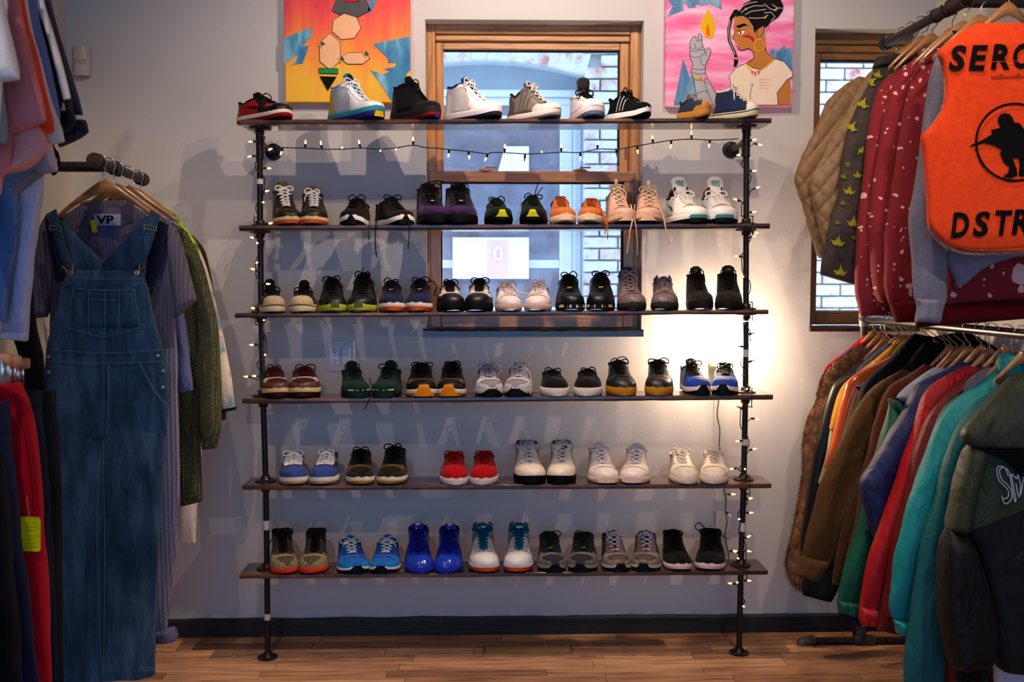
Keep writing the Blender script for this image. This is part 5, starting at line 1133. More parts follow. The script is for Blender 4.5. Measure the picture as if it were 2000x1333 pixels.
def hanger(cx, cy, span, D, lab, rail, group, drop=.28, tilt=0, hk=.05, mat=None):
    """wooden hanger: peak at pixel (cx,cy); span = half width px; rail=(x,z) of the rail axis"""
    c = P(cx, cy, D); t = empty('clothes_hanger', c, lab, 'hanger', group); o = Vector(c); W = span / FPX * D; b = LMB(o); rows = []; n = 22
    for i in range(n + 1):
        u = i / n * 2 - 1; x = u * W; base = c.z - .016 - W * drop * (abs(u) ** 1.45) * 1.3; hh = .026 * (1 - abs(u) ** 1.5 * .45) + .014 * math.exp(-(u * 3.2) ** 2); dy = -.0 + .012 * u * u
        ring = []
        for j in range(8):
            a = 2 * math.pi * j / 8; ring.append(Vector((c.x + x, YD(D) + dy + .0065 * math.cos(a), base + .5 * hh * (1 + math.sin(a)) - .008 + tilt * x)))
        rows.append(ring)
    b.grid(rows, closed=True); b.f += [tuple(range(8)), tuple(n * 8 + j for j in range(8))[::-1]]; b.build('hanger_arm', mat or HW, t)
    top = c.z + .018; rx, rz = rail; R = .0245; pts = [(c.x, YD(D), c.z - .005), (c.x, YD(D), c.z + .02)]
    gap = rz - R - (c.z + .02)
    pts += [(c.x + (rx + R * .2 - c.x) * .3, YD(D), c.z + .02 + gap * .4), (rx + R * .75, YD(D), rz - R * .85)]
    for k in range(9): a = -math.pi * .22 + math.pi * 1.12 * k / 8; pts.append((rx + R * math.cos(a), YD(D), rz + R * math.sin(a)))
    b = LMB(o); b.tube([Vector(q) for q in cr(pts, 40)], .0017, 6); b.build('hook', HOOK, t)
    return t
def pipe_thing(name, lab, pts, r, mat, cat='rail'): pass

# ---------------------------------------------------------------- cloth materials
def denim(name, a, b_, c_):
    m, nt, bs = newmat(name); n = noise_node(nt, 7, 6, stretch=(2.2, 2.2, .5), rough=.65); r = ramp(nt, n.outputs['Fac'], [(.32, a), (.5, b_), (.72, c_)]); nt.links.new(r.outputs[0], bs.inputs['Base Color']); bs.inputs['Roughness'].default_value = .9; bs.inputs['Specular IOR Level'].default_value = .12
    n2 = noise_node(nt, 500, 2, stretch=(1, 1, .3)); b1 = bump(nt, n2.outputs['Fac'], .5, .002, bs); n3 = noise_node(nt, 7, 4, stretch=(1.6, 1, .5)); n3.inputs['Distortion'].default_value = 1.2; b2 = nd(nt, 'ShaderNodeBump'); b2.inputs['Strength'].default_value = .8; b2.inputs['Distance'].default_value = .02; nt.links.new(n3.outputs['Fac'], b2.inputs['Height']); nt.links.new(b2.outputs[0], b1.inputs['Normal']); return m
DEN = denim('washed_denim', '#1a2c42', '#294258', '#48627a'); DEND = denim('dark_denim', '#0c0f1a', '#12182a', '#1c2438'); DENK = denim('black_denim', '#0a0c10', '#12161a', '#1d242a'); DENB = denim('blue_denim', '#2a456e', '#3c5c8c', '#6a88b0')
def checks(name, ca, cb, scale, stretch=(1, 1, 1), kind='CHECKER'):
    m, nt, b = newmat(name); tc = nd(nt, 'ShaderNodeTexCoord'); mp = nd(nt, 'ShaderNodeMapping'); mp.inputs['Scale'].default_value = stretch; nt.links.new(tc.outputs['Object'], mp.inputs[0])
    if kind == 'STRIPE':
        wv = nd(nt, 'ShaderNodeTexWave'); wv.inputs['Scale'].default_value = scale; wv.inputs['Distortion'].default_value = .8; nt.links.new(mp.outputs[0], wv.inputs['Vector']); r = ramp(nt, wv.outputs['Fac'], [(.4, ca), (.75, cb)])
    else:
        v = nd(nt, 'ShaderNodeTexVoronoi'); v.inputs['Scale'].default_value = scale; v.inputs['Randomness'].default_value = .25; nt.links.new(mp.outputs[0], v.inputs['Vector']); r = ramp(nt, v.outputs['Distance'], [(.22, cb), (.40, ca)])
    nt.links.new(r.outputs[0], b.inputs['Base Color']); b.inputs['Roughness'].default_value = .9; n2 = noise_node(nt, 200, 3); bump(nt, n2.outputs['Fac'], .5, .003, b); return m
def splatter(name, base, dot):
    m, nt, b = newmat(name); tc = nd(nt, 'ShaderNodeTexCoord'); mp = nd(nt, 'ShaderNodeMapping'); mp.inputs['Scale'].default_value = (1, .15, .8); nt.links.new(tc.outputs['Object'], mp.inputs[0])
    ns = nd(nt, 'ShaderNodeTexNoise'); ns.inputs['Scale'].default_value = 26; nt.links.new(mp.outputs[0], ns.inputs['Vector'])
    ad = nd(nt, 'ShaderNodeVectorMath', operation='MULTIPLY_ADD'); ad.inputs[1].default_value = (.03, .03, .03); nt.links.new(ns.outputs['Color'], ad.inputs[0]); nt.links.new(mp.outputs[0], ad.inputs[2])
    acc = None
    for sc, th in ((7, .36), (20, .36), (52, .34)):
        v = nd(nt, 'ShaderNodeTexVoronoi'); v.inputs['Scale'].default_value = sc; nt.links.new(ad.outputs[0], v.inputs['Vector'])
        # only some cells carry a drop
        sx = nd(nt, 'ShaderNodeSeparateColor'); nt.links.new(v.outputs['Color'], sx.inputs[0]); g = nd(nt, 'ShaderNodeMath', operation='MULTIPLY'); g.inputs[1].default_value = th; nt.links.new(sx.outputs[0], g.inputs[0])
        g2 = nd(nt, 'ShaderNodeMath', operation='SUBTRACT'); g2.inputs[1].default_value = .045; nt.links.new(g.outputs[0], g2.inputs[0])
        l = nd(nt, 'ShaderNodeMath', operation='LESS_THAN'); nt.links.new(v.outputs['Distance'], l.inputs[0]); nt.links.new(g2.outputs[0], l.inputs[1])
        if acc is None: acc = l
        else: mxx = nd(nt, 'ShaderNodeMath', operation='MAXIMUM'); nt.links.new(acc.outputs[0], mxx.inputs[0]); nt.links.new(l.outputs[0], mxx.inputs[1]); acc = mxx
    mk = noise_node(nt, 4, 2); gt = nd(nt, 'ShaderNodeMath', operation='GREATER_THAN'); gt.inputs[1].default_value = .33; nt.links.new(mk.outputs['Fac'], gt.inputs[0]); ml = nd(nt, 'ShaderNodeMath', operation='MULTIPLY'); nt.links.new(acc.outputs[0], ml.inputs[0]); nt.links.new(gt.outputs[0], ml.inputs[1])
    mx = nd(nt, 'ShaderNodeMix', data_type='RGBA'); mx.inputs[6].default_value = lin(base); mx.inputs[7].default_value = lin(dot); nt.links.new(ml.outputs[0], mx.inputs[0]); nt.links.new(mx.outputs[2], b.inputs['Base Color']); b.inputs['Roughness'].default_value = .88; n2 = noise_node(nt, 300, 2); bump(nt, n2.outputs['Fac'], .3, .002, b); return m
def mottled(name, stops, scale, stretch=(1, 1, 1), ro=.8, bs=.4):
    m, nt, b = newmat(name); n = noise_node(nt, scale, 5, stretch=stretch); r = ramp(nt, n.outputs['Fac'], stops); nt.links.new(r.outputs[0], b.inputs['Base Color']); b.inputs['Roughness'].default_value = ro; n2 = noise_node(nt, scale * 8, 3); bump(nt, n2.outputs['Fac'], bs, .004, b); return m
TH = M('#6f8298', 'lace'); THD = M('#16243a', 'lace'); BRASS = metal('#c9b48a', .3, 'brass_hardware')

# ================================================================ left wall rail with overalls
RAILM = metal('#4a423c', .5, 'dark_pipe')
def rail_thing(lab, a, b_, r, fittings, arms, group, name='clothes_rail', cap=True):
    t = empty(name, a, lab, 'clothes rail', group); o = Vector(a); m = LMB(o); m.tube([a, b_], r, 16); m.build('rail_pipe', RAILM, t)
    for f0, f1, rr_ in fittings:
        p, q = Vector(a).lerp(Vector(b_), f0), Vector(a).lerp(Vector(b_), f1); d = (q - p) * .12; m = LMB(o); m.tube([p, p + d, p + d * 1.01, q - d * 1.01, q - d, q], [rr_ * 1.12, rr_ * 1.12, rr_, rr_, rr_ * 1.12, rr_ * 1.12], 16); m.build('pipe_fitting', RAILM, t)
    for p, q, rr_ in arms: m = LMB(o); m.tube([p, q], rr_, 14); m.build('rail_arm', RAILM, t)
    return t
A, B = P(186, 314, 3.1), P(279, 351, 3.72)
def along(A, B, D): f = (D - (A.y - CAM_Y)) / ((B.y - CAM_Y) - (A.y - CAM_Y)); return A.lerp(B, f)
arm_p = along(A, B, 3.28)
rail_thing('dark iron pipe rail on the left wall holding the denim overalls', A, B, .0155, [(-.02, .04, .021), (.34, .44, .021), (.93, 1.0, .022)], [(Vector((XL, arm_p.y, arm_p.z)), arm_p, .0165)], 'clothes rails')
LR = lambda D: (along(A, B, D).x, along(A, B, D).z)
HG = 'wooden hangers on the left rail'
hanger(205, 362, 100, 3.14, 'front wooden hanger carrying the light denim overalls', LR(3.14), HG, .42)
hanger(228, 368, 92, 3.24, 'wooden hanger just behind the front one, carrying the plum shirt', LR(3.24), HG, .42)
hanger(252, 372, 88, 3.34, 'third wooden hanger on the left rail, peeking out behind', LR(3.34), HG, .42)
hanger(268, 378, 70, 3.48, 'wooden hanger carrying the olive knit jacket', LR(3.48), HG, .42)
hanger(276, 384, 70, 3.62, 'rearmost wooden hanger on the left rail, nearest the back wall', LR(3.62), HG, .40)
CG = 'garments on the left rail'
# light denim overalls
r_ = [(132, 527, 278, 529), (127, 545, 283, 547), (122, 566, 289, 566), (112, 605, 296, 600), (100, 645, 308, 640), (93, 672, 316, 671), (90, 700, 322, 698), (88, 730, 328, 728), (88, 770, 331, 765), (88, 820, 328, 815), (90, 855, 325, 850)]
ov = Cloth('overalls', 'faded blue denim bib overalls with brass buttons, front of the left rail', 'overalls', CG, [(100, 1320, 302, 1320)], 3.14)
ov.part('bib_and_waist', r_, DEN, .026, m=44, n=40, fold=.003, freq=12, e2=.6)
ov.part('trouser_leg', [(196, 815, 327, 815), (200, 860, 324, 855), (203, 920, 319, 915), (204, 980, 316, 980), (203, 1060, 311, 1060), (202, 1150, 305, 1150), (201, 1240, 303, 1240), (200, 1300, 302, 1298), (200, 1327, 302, 1319)], DEN, .028, .002, m=60, n=40, fold=.008, freq=15, e2=.7, tprof=lambda u: min(1, .35 + 3 * u))
ov.part('trouser_leg', [(89, 815, 212, 815), (91, 860, 213, 860), (95, 920, 212, 920), (98, 980, 210, 980), (103, 1060, 209, 1060), (108, 1150, 208, 1150), (111, 1240, 207, 1240), (113, 1300, 206, 1300), (114, 1334, 206, 1330)], DEN, .028, .006, m=60, n=40, fold=.008, freq=15, e2=.7, tprof=lambda u: min(1, .35 + 3 * u))
for k, rows in enumerate(([(111, 419, 119, 421), (118, 440, 138, 446), (126, 462, 157, 468), (132, 482, 173, 486), (138, 500, 190, 503), (142, 513, 199, 514), (146, 530, 202, 530)], [(284, 424, 291, 422), (265, 444, 287, 442), (246, 463, 281, 460), (230, 480, 276, 478), (215, 496, 272, 494), (202, 511, 266, 510), (198, 530, 262, 530)])):
    ov.part('back_yoke', rows, DEN, .007, .018, m=20, n=20, fold=.001)
for rows in ([(88, 420, 110, 408), (97, 440, 116, 434), (104, 460, 121, 456), (112, 485, 130, 482), (120, 508, 138, 504), (124, 519, 140, 514)], [(294, 411, 314, 420), (286, 440, 307, 446), (280, 460, 301, 465), (271, 485, 293, 490), (262, 508, 284, 511), (257, 518, 282, 521)]):
    ov.part('shoulder_strap', rows, DEN, .006, -.020, m=20, n=16, fold=.0006)
ov.gridpatch('bib_and_waist', [(143, 564), (263, 566), (273, 641), (129, 640)], DEN, 'bib_pocket', .002, 10, 6, .0015); ov.patch('bib_and_waist', [(129, 639), (273, 640), (201, 658)], DEN, 'pocket_point', .003, .002)
for pts in ([(132, 542), (200, 545), (280, 544)], [(143, 564), (200, 567), (263, 566)], [(143, 564), (137, 600), (129, 640)], [(263, 566), (267, 600), (273, 641)], [(129, 640), (165, 650), (200, 658), (235, 651), (273, 641)], [(174, 566), (173, 640), (176, 652)], [(233, 567), (231, 640), (226, 652)], [(177, 584), (205, 587), (231, 586)], [(205, 567), (205, 655)], [(203, 660), (203, 815)], [(94, 683), (200, 690), (317, 684)], [(90, 706), (200, 710), (320, 706)], [(211, 712), (211, 810), (207, 850)], [(137, 710), (122, 735), (108, 757)], [(272, 712), (298, 760), (326, 798)], [(275, 712), (301, 760), (327, 792)], [(124, 550), (112, 600), (98, 650)], [(286, 552), (295, 605), (309, 660)]): ov.seam('bib_and_waist', pts, .0009, TH, off=.0045)
for pts in ([(112, 421), (150, 462), (198, 513)], [(290, 424), (250, 462), (200, 513)]): ov.seam('bib_and_waist' if False else 'back_yoke', pts, .0010, TH, off=.002)
b = LMB(ov.o)
for pts in ([(202, 860), (203, 960), (204, 1100), (202, 1320)], [(196, 880), (190, 1000), (192, 1150), (199, 1320)], [(320, 860), (315, 980), (308, 1100), (303, 1200), (301, 1300)]):
    q = cr([P(x, y, 3.108) for x, y in pts], 30); bb = LMB(ov.o); bb.tube([Vector(p) for p in q], .0010, 5); bb.build('seam', TH, ov.t)
for y in (1306, 1311):
    bb = LMB(ov.o); bb.tube([P(200 + 102 * i / 20, y - .05 * i, 3.118 - .010 * math.sin(math.pi * i / 20)) for i in range(21)], .0008, 5); bb.build('seam', TH, ov.t)
for x, y, bx, by in ((137, 533, 108, 446), (267, 533, 293, 445)):
    c = P(x, y, 3.098); b = LMB(ov.o); b.lathe(c, [(.0088, 0), (.0088, -.003), (.006, -.004), (.003, -.0035), (.001, -.0032)], axis='Y', n=18); b.build('brass_button', BRASS, ov.t)
    s_ = 1 if x < 200 else -1
    pts = [P(x - 17 * s_ * 1, y - 13, 3.10), P(x - 11 * s_, y - 9, 3.10), P(x - 4, y + 3, 3.098), P(x + 4, y + 3, 3.098), P(x + 5, y - 8, 3.10), P(x + 6, y - 18, 3.10)]
    b = LMB(ov.o); b.tube([Vector(q) for q in cr([tuple(p) for p in pts], 20)], .0012, 6); b.build('strap_hook', BRASS, ov.t)
    b = LMB(ov.o)
    for dx, dy in ((0, 0), (0, 8)):
        b.tube([P(bx - 11, by - 6 + dy, 3.106), P(bx + 12, by - 2 + dy, 3.106)], .0013, 6)
    b.tube([P(bx - 11, by - 6, 3.106), P(bx - 11, by + 4, 3.106)], .0013, 6); b.tube([P(bx + 12, by - 2, 3.106), P(bx + 12, by + 7, 3.106)], .0013, 6); b.build('strap_buckle', BRASS, ov.t)
for x, y in ((95, 697), (90, 727), (308, 695), (318, 725), (325, 757)):
    b = LMB(ov.o); c = ov.front('bib_and_waist', min(max(x, 96), 318), y, .003); b.lathe(c, [(.0055, 0), (.0055, -.002), (.002, -.003)], axis='Y', n=12); b.build('side_button', BRASS, ov.t)
ov.gridpatch('bib_and_waist', [(205, 715), (216, 715), (214, 835), (205, 840)], DEN, 'fly', .002, 2, 8, .002)
# plum short-sleeved shirt
sh_ = Cloth('shirt', 'plum grey short-sleeved shirt behind the denim overalls, collar open', 'shirt', CG, [(100, 690, 340, 690)], 3.24)
PL = checks('plum_shirt', '#4a4352', '#5a5262', 26, (1, 0, 0), 'STRIPE')
sh_.part('shirt_body', [(168, 392, 248, 392), (140, 412, 275, 410), (108, 430, 322, 432), (98, 470, 342, 474), (98, 540, 344, 540), (98, 620, 344, 620), (97, 680, 340, 680)], PL, .024, m=30, fold=.003)
sh_.part('sleeve', [(84, 428, 112, 432), (72, 470, 108, 474), (64, 520, 104, 522), (56, 570, 100, 575), (52, 600, 96, 604), (60, 622, 92, 620)], PL, .030, -.004, m=22, fold=.005)
sh_.part('sleeve', [(322, 432, 344, 446), (326, 470, 354, 474), (330, 510, 364, 512), (336, 550, 374, 548), (341, 590, 381, 578), (343, 622, 383, 588)], PL, .030, -.006, m=22, fold=.005)
PLC = M('#5d5464', 'fabric')
for poly in ([(158, 395), (176, 397), (172, 430), (176, 448), (150, 444)], [(236, 405), (250, 397), (261, 404), (261, 430), (238, 440)], [(172, 448), (180, 452), (190, 468), (202, 492), (200, 500), (172, 470)]): sh_.patch('shirt_body', poly, PLC, 'collar', .006, .004)
sh_.patch('shirt_body', [(176, 400), (236, 402), (238, 440), (215, 500), (200, 500), (176, 440)], checks('striped_lining', '#3a3a5c', '#4c4c70', 30, (1, 0, 0), 'STRIPE'), 'inner_back', .003, .002)
lb = sh_.patch('shirt_body', [(184, 418), (236, 418), (235, 441), (184, 441)], M('#a4a8b8', 'paper'), 'neck_label', .009, .001)
place_text('VP', (188, 421, 222, 438), lambda x, y: P(x, y, sh_.D - .024 - .014), 'label_lettering', INK, sh_.t, sh_.o, bold=.03)
sh_.patch('shirt_body', [(176, 430), (188, 431), (190, 454), (180, 455)], M('#c4c22c', 'paper'), 'yellow_tag', .011, .001)
# dark navy overalls behind
d2 = Cloth('overalls', 'dark navy overalls showing only their straps under the faded denim pair', 'overalls', CG, [(150, 700, 280, 700)], 3.195)
for rows in ([(86, 424, 108, 420), (92, 455, 116, 452), (98, 490, 122, 488), (104, 520, 126, 518), (110, 552, 128, 550)], [(298, 422, 330, 440), (294, 455, 325, 460), (290, 490, 318, 492), (286, 525, 312, 526), (284, 555, 302, 558), (284, 575, 297, 577)]): d2.part('shoulder_strap', rows, DEND, .010, -.012 if rows[0][0] < 200 else -.012, m=18, n=16, fold=.001)
d2.part('bib', [(130, 540, 280, 540), (110, 620, 300, 620), (100, 690, 310, 690)], DEND, .01, .01, m=12)
b = LMB(d2.o); b.tube([P(290, 572, 3.16), P(296, 576, 3.16), P(303, 566, 3.16), (P(298, 560, 3.16))], .0013, 6); b.build('strap_buckle', metal('#a86c3a', .3, 'copper_buckle'), d2.t)
# lavender pinstripe trousers
lv = Cloth('overalls', 'lavender pinstripe overalls hanging long with rolled cuff, left rail', 'overalls', CG, [(300, 1255, 346, 1250)], 3.31)
LAV = checks('lavender_pinstripe', '#5c5a74', '#7a788e', 24, (1, 0, 0), 'STRIPE')
lv.part('trouser_leg', [(240, 620, 344, 620), (240, 700, 346, 700), (245, 800, 347, 800), (248, 900, 351, 895), (250, 1000, 349, 995), (250, 1060, 346, 1056), (254, 1130, 338, 1130), (258, 1190, 331, 1185), (268, 1232, 326, 1230)], LAV, .026, m=36, fold=.005)
lv.part('rolled_cuff', [(296, 1236, 340, 1225), (300, 1244, 345, 1236), (303, 1250, 347, 1246), (305, 1258, 343, 1252)], M('#6c687e', 'fabric'), .03, -.006, m=12, fold=.003)
for k, dx in enumerate((-3, -9)):
    lv.seam('trouser_leg', [(346 + dx, 720), (347 + dx, 800), (350 + dx, 900), (348 + dx, 1000), (345 + dx, 1060), (337 + dx, 1130), (330 + dx, 1190)], .0009, M('#9a97ac', 'lace'), off=.002)
# satin shirt
st2 = Cloth('shirt', 'silvery blue satin shirt sleeve between the plum shirt and olive knit', 'shirt', CG, [(340, 766, 376, 763)], 3.38)
st2.part('sleeve', [(270, 392, 300, 396), (296, 430, 336, 440), (325, 560, 350, 560), (334, 620, 360, 618), (338, 680, 368, 676), (341, 730, 373, 726), (344, 768, 376, 763)], M('#6c7196', 'nylon'), .026, m=22, fold=.008, freq=26)
# olive knit
OL = checks('olive_nubby_knit', '#2f3018', '#74703a', 120, (1, 1, 1))
ok = Cloth('jacket', 'long olive nubby knit jacket with loose sleeve on the left rail', 'jacket', CG, [(350, 988, 395, 978)], 3.47)
ok.part('jacket_body', [(330, 432, 360, 448), (338, 480, 376, 490), (345, 560, 398, 560), (345, 650, 402, 650), (348, 740, 396, 740), (350, 820, 391, 820), (351, 900, 392, 900), (352, 960, 395, 958), (351, 990, 396, 979)], OL, .03, m=34, fold=.004)
ok.part('sleeve', [(352, 444, 366, 454), (358, 478, 380, 484), (368, 520, 394, 518), (377, 566, 407, 560), (384, 620, 420, 614), (388, 670, 427, 664), (390, 730, 430, 722), (391, 800, 431, 790), (392, 845, 431, 838), (395, 878, 424, 876)], OL, .032, -.03, m=36, fold=.006)
# green floral
gf = Cloth('shirt', 'black shirt with bright green print on the shoulder, behind the olive knit', 'shirt', CG, [(370, 560, 392, 555)], 3.55)
gf.part('sleeve', [(284, 396, 318, 402), (320, 414, 344, 420), (344, 432, 362, 444), (358, 452, 376, 462), (368, 476, 385, 480), (374, 500, 388, 498), (376, 540, 392, 536)], mottled('green_print', [(.42, '#101410'), (.5, '#6fa01c'), (.62, '#a8cc30')], 30), .02, m=16)
# tie-dye jacket with fleece collar
td = Cloth('jacket', 'white and blue tie-dye denim jacket with cream fleece collar, left rail', 'jacket', CG, [(350, 1060, 384, 1060)], 3.63)
TD = mottled('tie_dye', [(.38, '#e0d0b8'), (.52, '#ddd0c0'), (.60, '#7c98a8'), (.75, '#2c5068')], 7)
td.part('sleeve', [(350, 436, 364, 444), (366, 470, 384, 478), (376, 510, 398, 508), (386, 550, 410, 546), (396, 600, 421, 594), (404, 650, 433, 644), (414, 700, 443, 694), (422, 750, 452, 744), (432, 802, 460, 796)], TD, .028, m=30, fold=.004)
td.part('cuff_edge', [(431, 800, 461, 794), (432, 805, 461, 801)], M('#141c2c', 'fabric'), .029, m=6, n=20, fold=0)
td.part('jacket_body', [(300, 430, 350, 436), (310, 560, 400, 560), (330, 800, 400, 800), (345, 960, 386, 960), (350, 1058, 383, 1060)], TD, .028, .03, m=26)
td.part('fleece_collar', [(296, 402, 318, 400), (302, 412, 336, 408), (312, 420, 346, 422), (322, 430, 350, 434)], mottled('cream_fleece', [(.4, '#c9b9a8'), (.6, '#e2d6c8')], 90, bs=1.0), .03, -.01, m=14, fold=.006, freq=60)
# brown jacket
bj = Cloth('jacket', 'brown jacket showing as a thin edge, rearmost on the left rail', 'jacket', CG, [(420, 822, 441, 818)], 3.74)
bj.part('sleeve', [(352, 440, 368, 452), (374, 464, 388, 474), (384, 500, 402, 498), (396, 560, 414, 556), (404, 620, 424, 616), (414, 700, 434, 696), (422, 770, 441, 768), (422, 824, 441, 820)], M('#4a3026', 'fabric'), .022, m=26)

# ================================================================ upper left T-shirts
TG = 't-shirts on the high left rail'
A2, B2_ = Vector((-1.235, YD(1.45), 2.27)), Vector((-1.235, YD(3.0), 2.27))
rail_thing('high iron pipe rail on the left wall holding t-shirts', A2, B2_, .0155, [(.6, .66, .021)], [(Vector((XL, YD(2.3), 2.27)), Vector((-1.235, YD(2.3), 2.27)), .0165)], 'clothes rails')
def tee(lab, D, col, slv, body=None, mats=None, t=.03, extra=None, fin='cotton', nm='t_shirt'):
    c = Cloth(nm, lab, 't-shirt', TG, [(slv[-1][0], slv[-1][1], slv[-1][2], slv[-1][3])], D); m_ = mats or M(col, fin); c.part('sleeve', slv, m_, t, m=22, fold=.006, freq=14)
    bb = body or [(-150, -60, 20, -60), (-150, 60, 10, 60), (-150, 200, 0, 200), (-140, 300, -5, 300)]; c.part('shirt_body', bb, m_, .024, .012, m=18, fold=.004); return c
tee('white t-shirt nearest the camera on the high left rail', 1.92, '#d4cfcc', [(-60, -40, 2, -50), (-60, 30, 8, 20), (-60, 80, 20, 74), (-50, 120, 30, 115), (-40, 160, 38, 154)])
tee('pale blue grey t-shirt low behind the white one, high left rail', 1.98, '#8d99a6', [(-60, 100, -4, 100), (-50, 180, 4, 178), (-40, 240, 8, 238), (-40, 280, 9, 278)])
tee('salmon pink t-shirt on the high left rail', 2.05, '#c98080', [(-40, -60, 22, -70), (-30, 20, 38, 10), (-10, 90, 52, 80), (0, 150, 66, 142), (6, 205, 80, 195), (10, 265, 88, 236)], body=[(-120, -60, 10, -60), (-120, 200, 20, 200), (-110, 300, 22, 300), (-110, 340, 6, 346)])
tee('coral orange t-shirt between the pink and cream ones, high left rail', 2.12, '#d8502a', [(0, -60, 36, -70), (20, 40, 50, 34), (36, 110, 68, 104), (50, 180, 84, 172), (60, 225, 96, 220), (68, 266, 103, 256)])
tee('cream t-shirt edged beside the orange one, high left rail', 2.18, '#cfc9c0', [(10, -60, 44, -70), (28, 50, 58, 44), (48, 120, 74, 114), (66, 190, 92, 184), (82, 240, 112, 236), (98, 282, 125, 276)])
tee('dusty blue t-shirt in the middle of the high left rail', 2.25, '#6a7cae', [(20, -60, 56, -70), (40, 30, 70, 26), (56, 80, 82, 76), (72, 140, 94, 134), (88, 200, 107, 196), (98, 252, 114, 246)])
tb = tee('black and white panelled t-shirt on the high left rail', 2.33, '#3c3230', [(34, -60, 66, -70), (58, 0, 80, -4), (76, 50, 98, 46), (88, 100, 112, 96), (100, 150, 126, 146), (106, 192, 138, 190), (110, 218, 143, 220)])
tb.part('sleeve_end', [(110, 216, 142, 218), (112, 232, 144, 232), (117, 246, 140, 244), (120, 259, 130, 256)], M('#100e10', 'cotton'), .031, -.001, m=10, fold=.002)
tb.part('white_stripe', [(62, -40, 76, -46), (72, 10, 86, 5), (90, 60, 101, 56), (104, 110, 116, 106), (115, 155, 128, 152), (124, 195, 138, 192)], M('#dcd6d4', 'cotton'), .012, -.026, m=20, n=16, fold=.001)
tb.patch('sleeve', [(106, 199), (124, 201), (127, 215), (118, 219), (107, 212)], M('#e0d4c6', 'paper'), 'woven_label', .003, .002)
tn = tee('navy t-shirt with white cuff stripe, rearmost on the high left rail', 2.42, '#33324e', [(46, -60, 80, -70), (70, 20, 98, 14), (86, 80, 114, 72), (100, 140, 132, 132), (108, 190, 148, 180), (114, 240, 162, 226)])
tn.part('cuff_band', [(114, 239, 161, 225), (115, 252, 166, 235)], M('#cfc8cc', 'cotton'), .031, m=6, fold=0); tn.part('cuff', [(115, 251, 166, 234), (116, 288, 171, 256)], M('#22223c', 'cotton'), .0315, m=8, fold=.002)
tee('pink and white t-shirt hem hanging below the salmon one', 2.10, '#d49a94', [(4, 250, 70, 240), (6, 280, 84, 262), (8, 310, 92, 290), (10, 326, 60, 322), (12, 338, 24, 336)], body=[(-80, 250, 10, 250), (-80, 380, 0, 380)], nm='t_shirt')
tee('pale lilac t-shirt sleeve just above the left pipe arm', 2.52, '#aaa3b0', [(60, 260, 92, 256), (72, 285, 98, 280), (78, 310, 104, 304), (84, 340, 112, 334)], body=[(-60, 250, 60, 250), (-60, 300, 50, 300)])
tee('heather grey t-shirt with long hem, high left rail', 2.58, '#7c8498', [(20, 290, 74, 282), (14, 310, 80, 305), (10, 330, 84, 330), (8, 345, 84, 340), (20, 362, 60, 356), (30, 379, 34, 378)], body=[(-60, 290, 40, 290), (-60, 350, 20, 350)], fin='knit')
lw = Cloth('sweatshirt', 'long white garment with hanging sleeves at the left edge', 'sweatshirt', TG, [(4, 655, 52, 665)], 2.72)
lw.part('sleeve', [(40, 350, 86, 330), (38, 390, 82, 380), (34, 440, 74, 436), (28, 490, 68, 486), (20, 540, 62, 540), (12, 590, 56, 592), (6, 630, 52, 634), (4, 655, 52, 665)], M('#a8adc8', 'cotton'), .03, m=28, fold=.007)
lw.part('sweatshirt_body', [(-240, -50, -60, -50), (-230, 120, -30, 120), (-210, 300, 20, 300), (-190, 345, 70, 335), (-180, 420, 40, 420), (-170, 560, -10, 560)], M('#a8adc8', 'cotton'), .024, .01, m=18)
lw.part('cuff', [(3, 645, 53, 650), (5, 661, 51, 667)], M('#b4b9d2', 'cotton'), .032, -.002, m=6, fold=.002)
bd = Cloth('jeans', 'light blue denim garment folded beside the white one at the left edge', 'jeans', TG, [(0, 620, 18, 618)], 2.66)
bd.part('leg', [(4, 360, 30, 366), (2, 400, 36, 400), (0, 450, 34, 450), (-4, 500, 28, 498), (-6, 560, 20, 560), (-10, 630, 14, 628)], DENB, .028, m=22, fold=.006)
bd.part('denim_body', [(-260, -60, -80, -60), (-230, 160, -60, 160), (-200, 340, 10, 340), (-180, 420, 10, 420), (-170, 600, -20, 600)], DENB, .02, .0, m=18)
dk = Cloth('jacket', 'black garment hanging in shadow behind the white one, left edge', 'jacket', TG, [(40, 760, 88, 760)], 2.95)
dk.part('jacket_body', [(-150, -30, -60, -30), (-130, 160, -10, 160), (-60, 300, 30, 300), (0, 380, 52, 380), (5, 460, 56, 460), (4, 560, 62, 560), (20, 640, 70, 640), (40, 700, 84, 700), (40, 765, 90, 762)], M('#0c0c10', 'cotton'), .03, m=22)
b = Cloth('hanger_strap', 'small black strap loop dangling below the navy t-shirt by the pipe arm', 'strap', None, [(100, 340, 110, 340)], 2.75); bb = LMB(b.o); bb.tube([Vector(q) for q in cr([tuple(P(x, y, 2.75)) for x, y in [(96, 240), (100, 268), (105, 290), (112, 300), (115, 318), (110, 336), (103, 340), (101, 326), (108, 312), (106, 296)]], 30)], .004, 8); bb.build('loop', M('#0e0e10', 'fabric'), b.t)

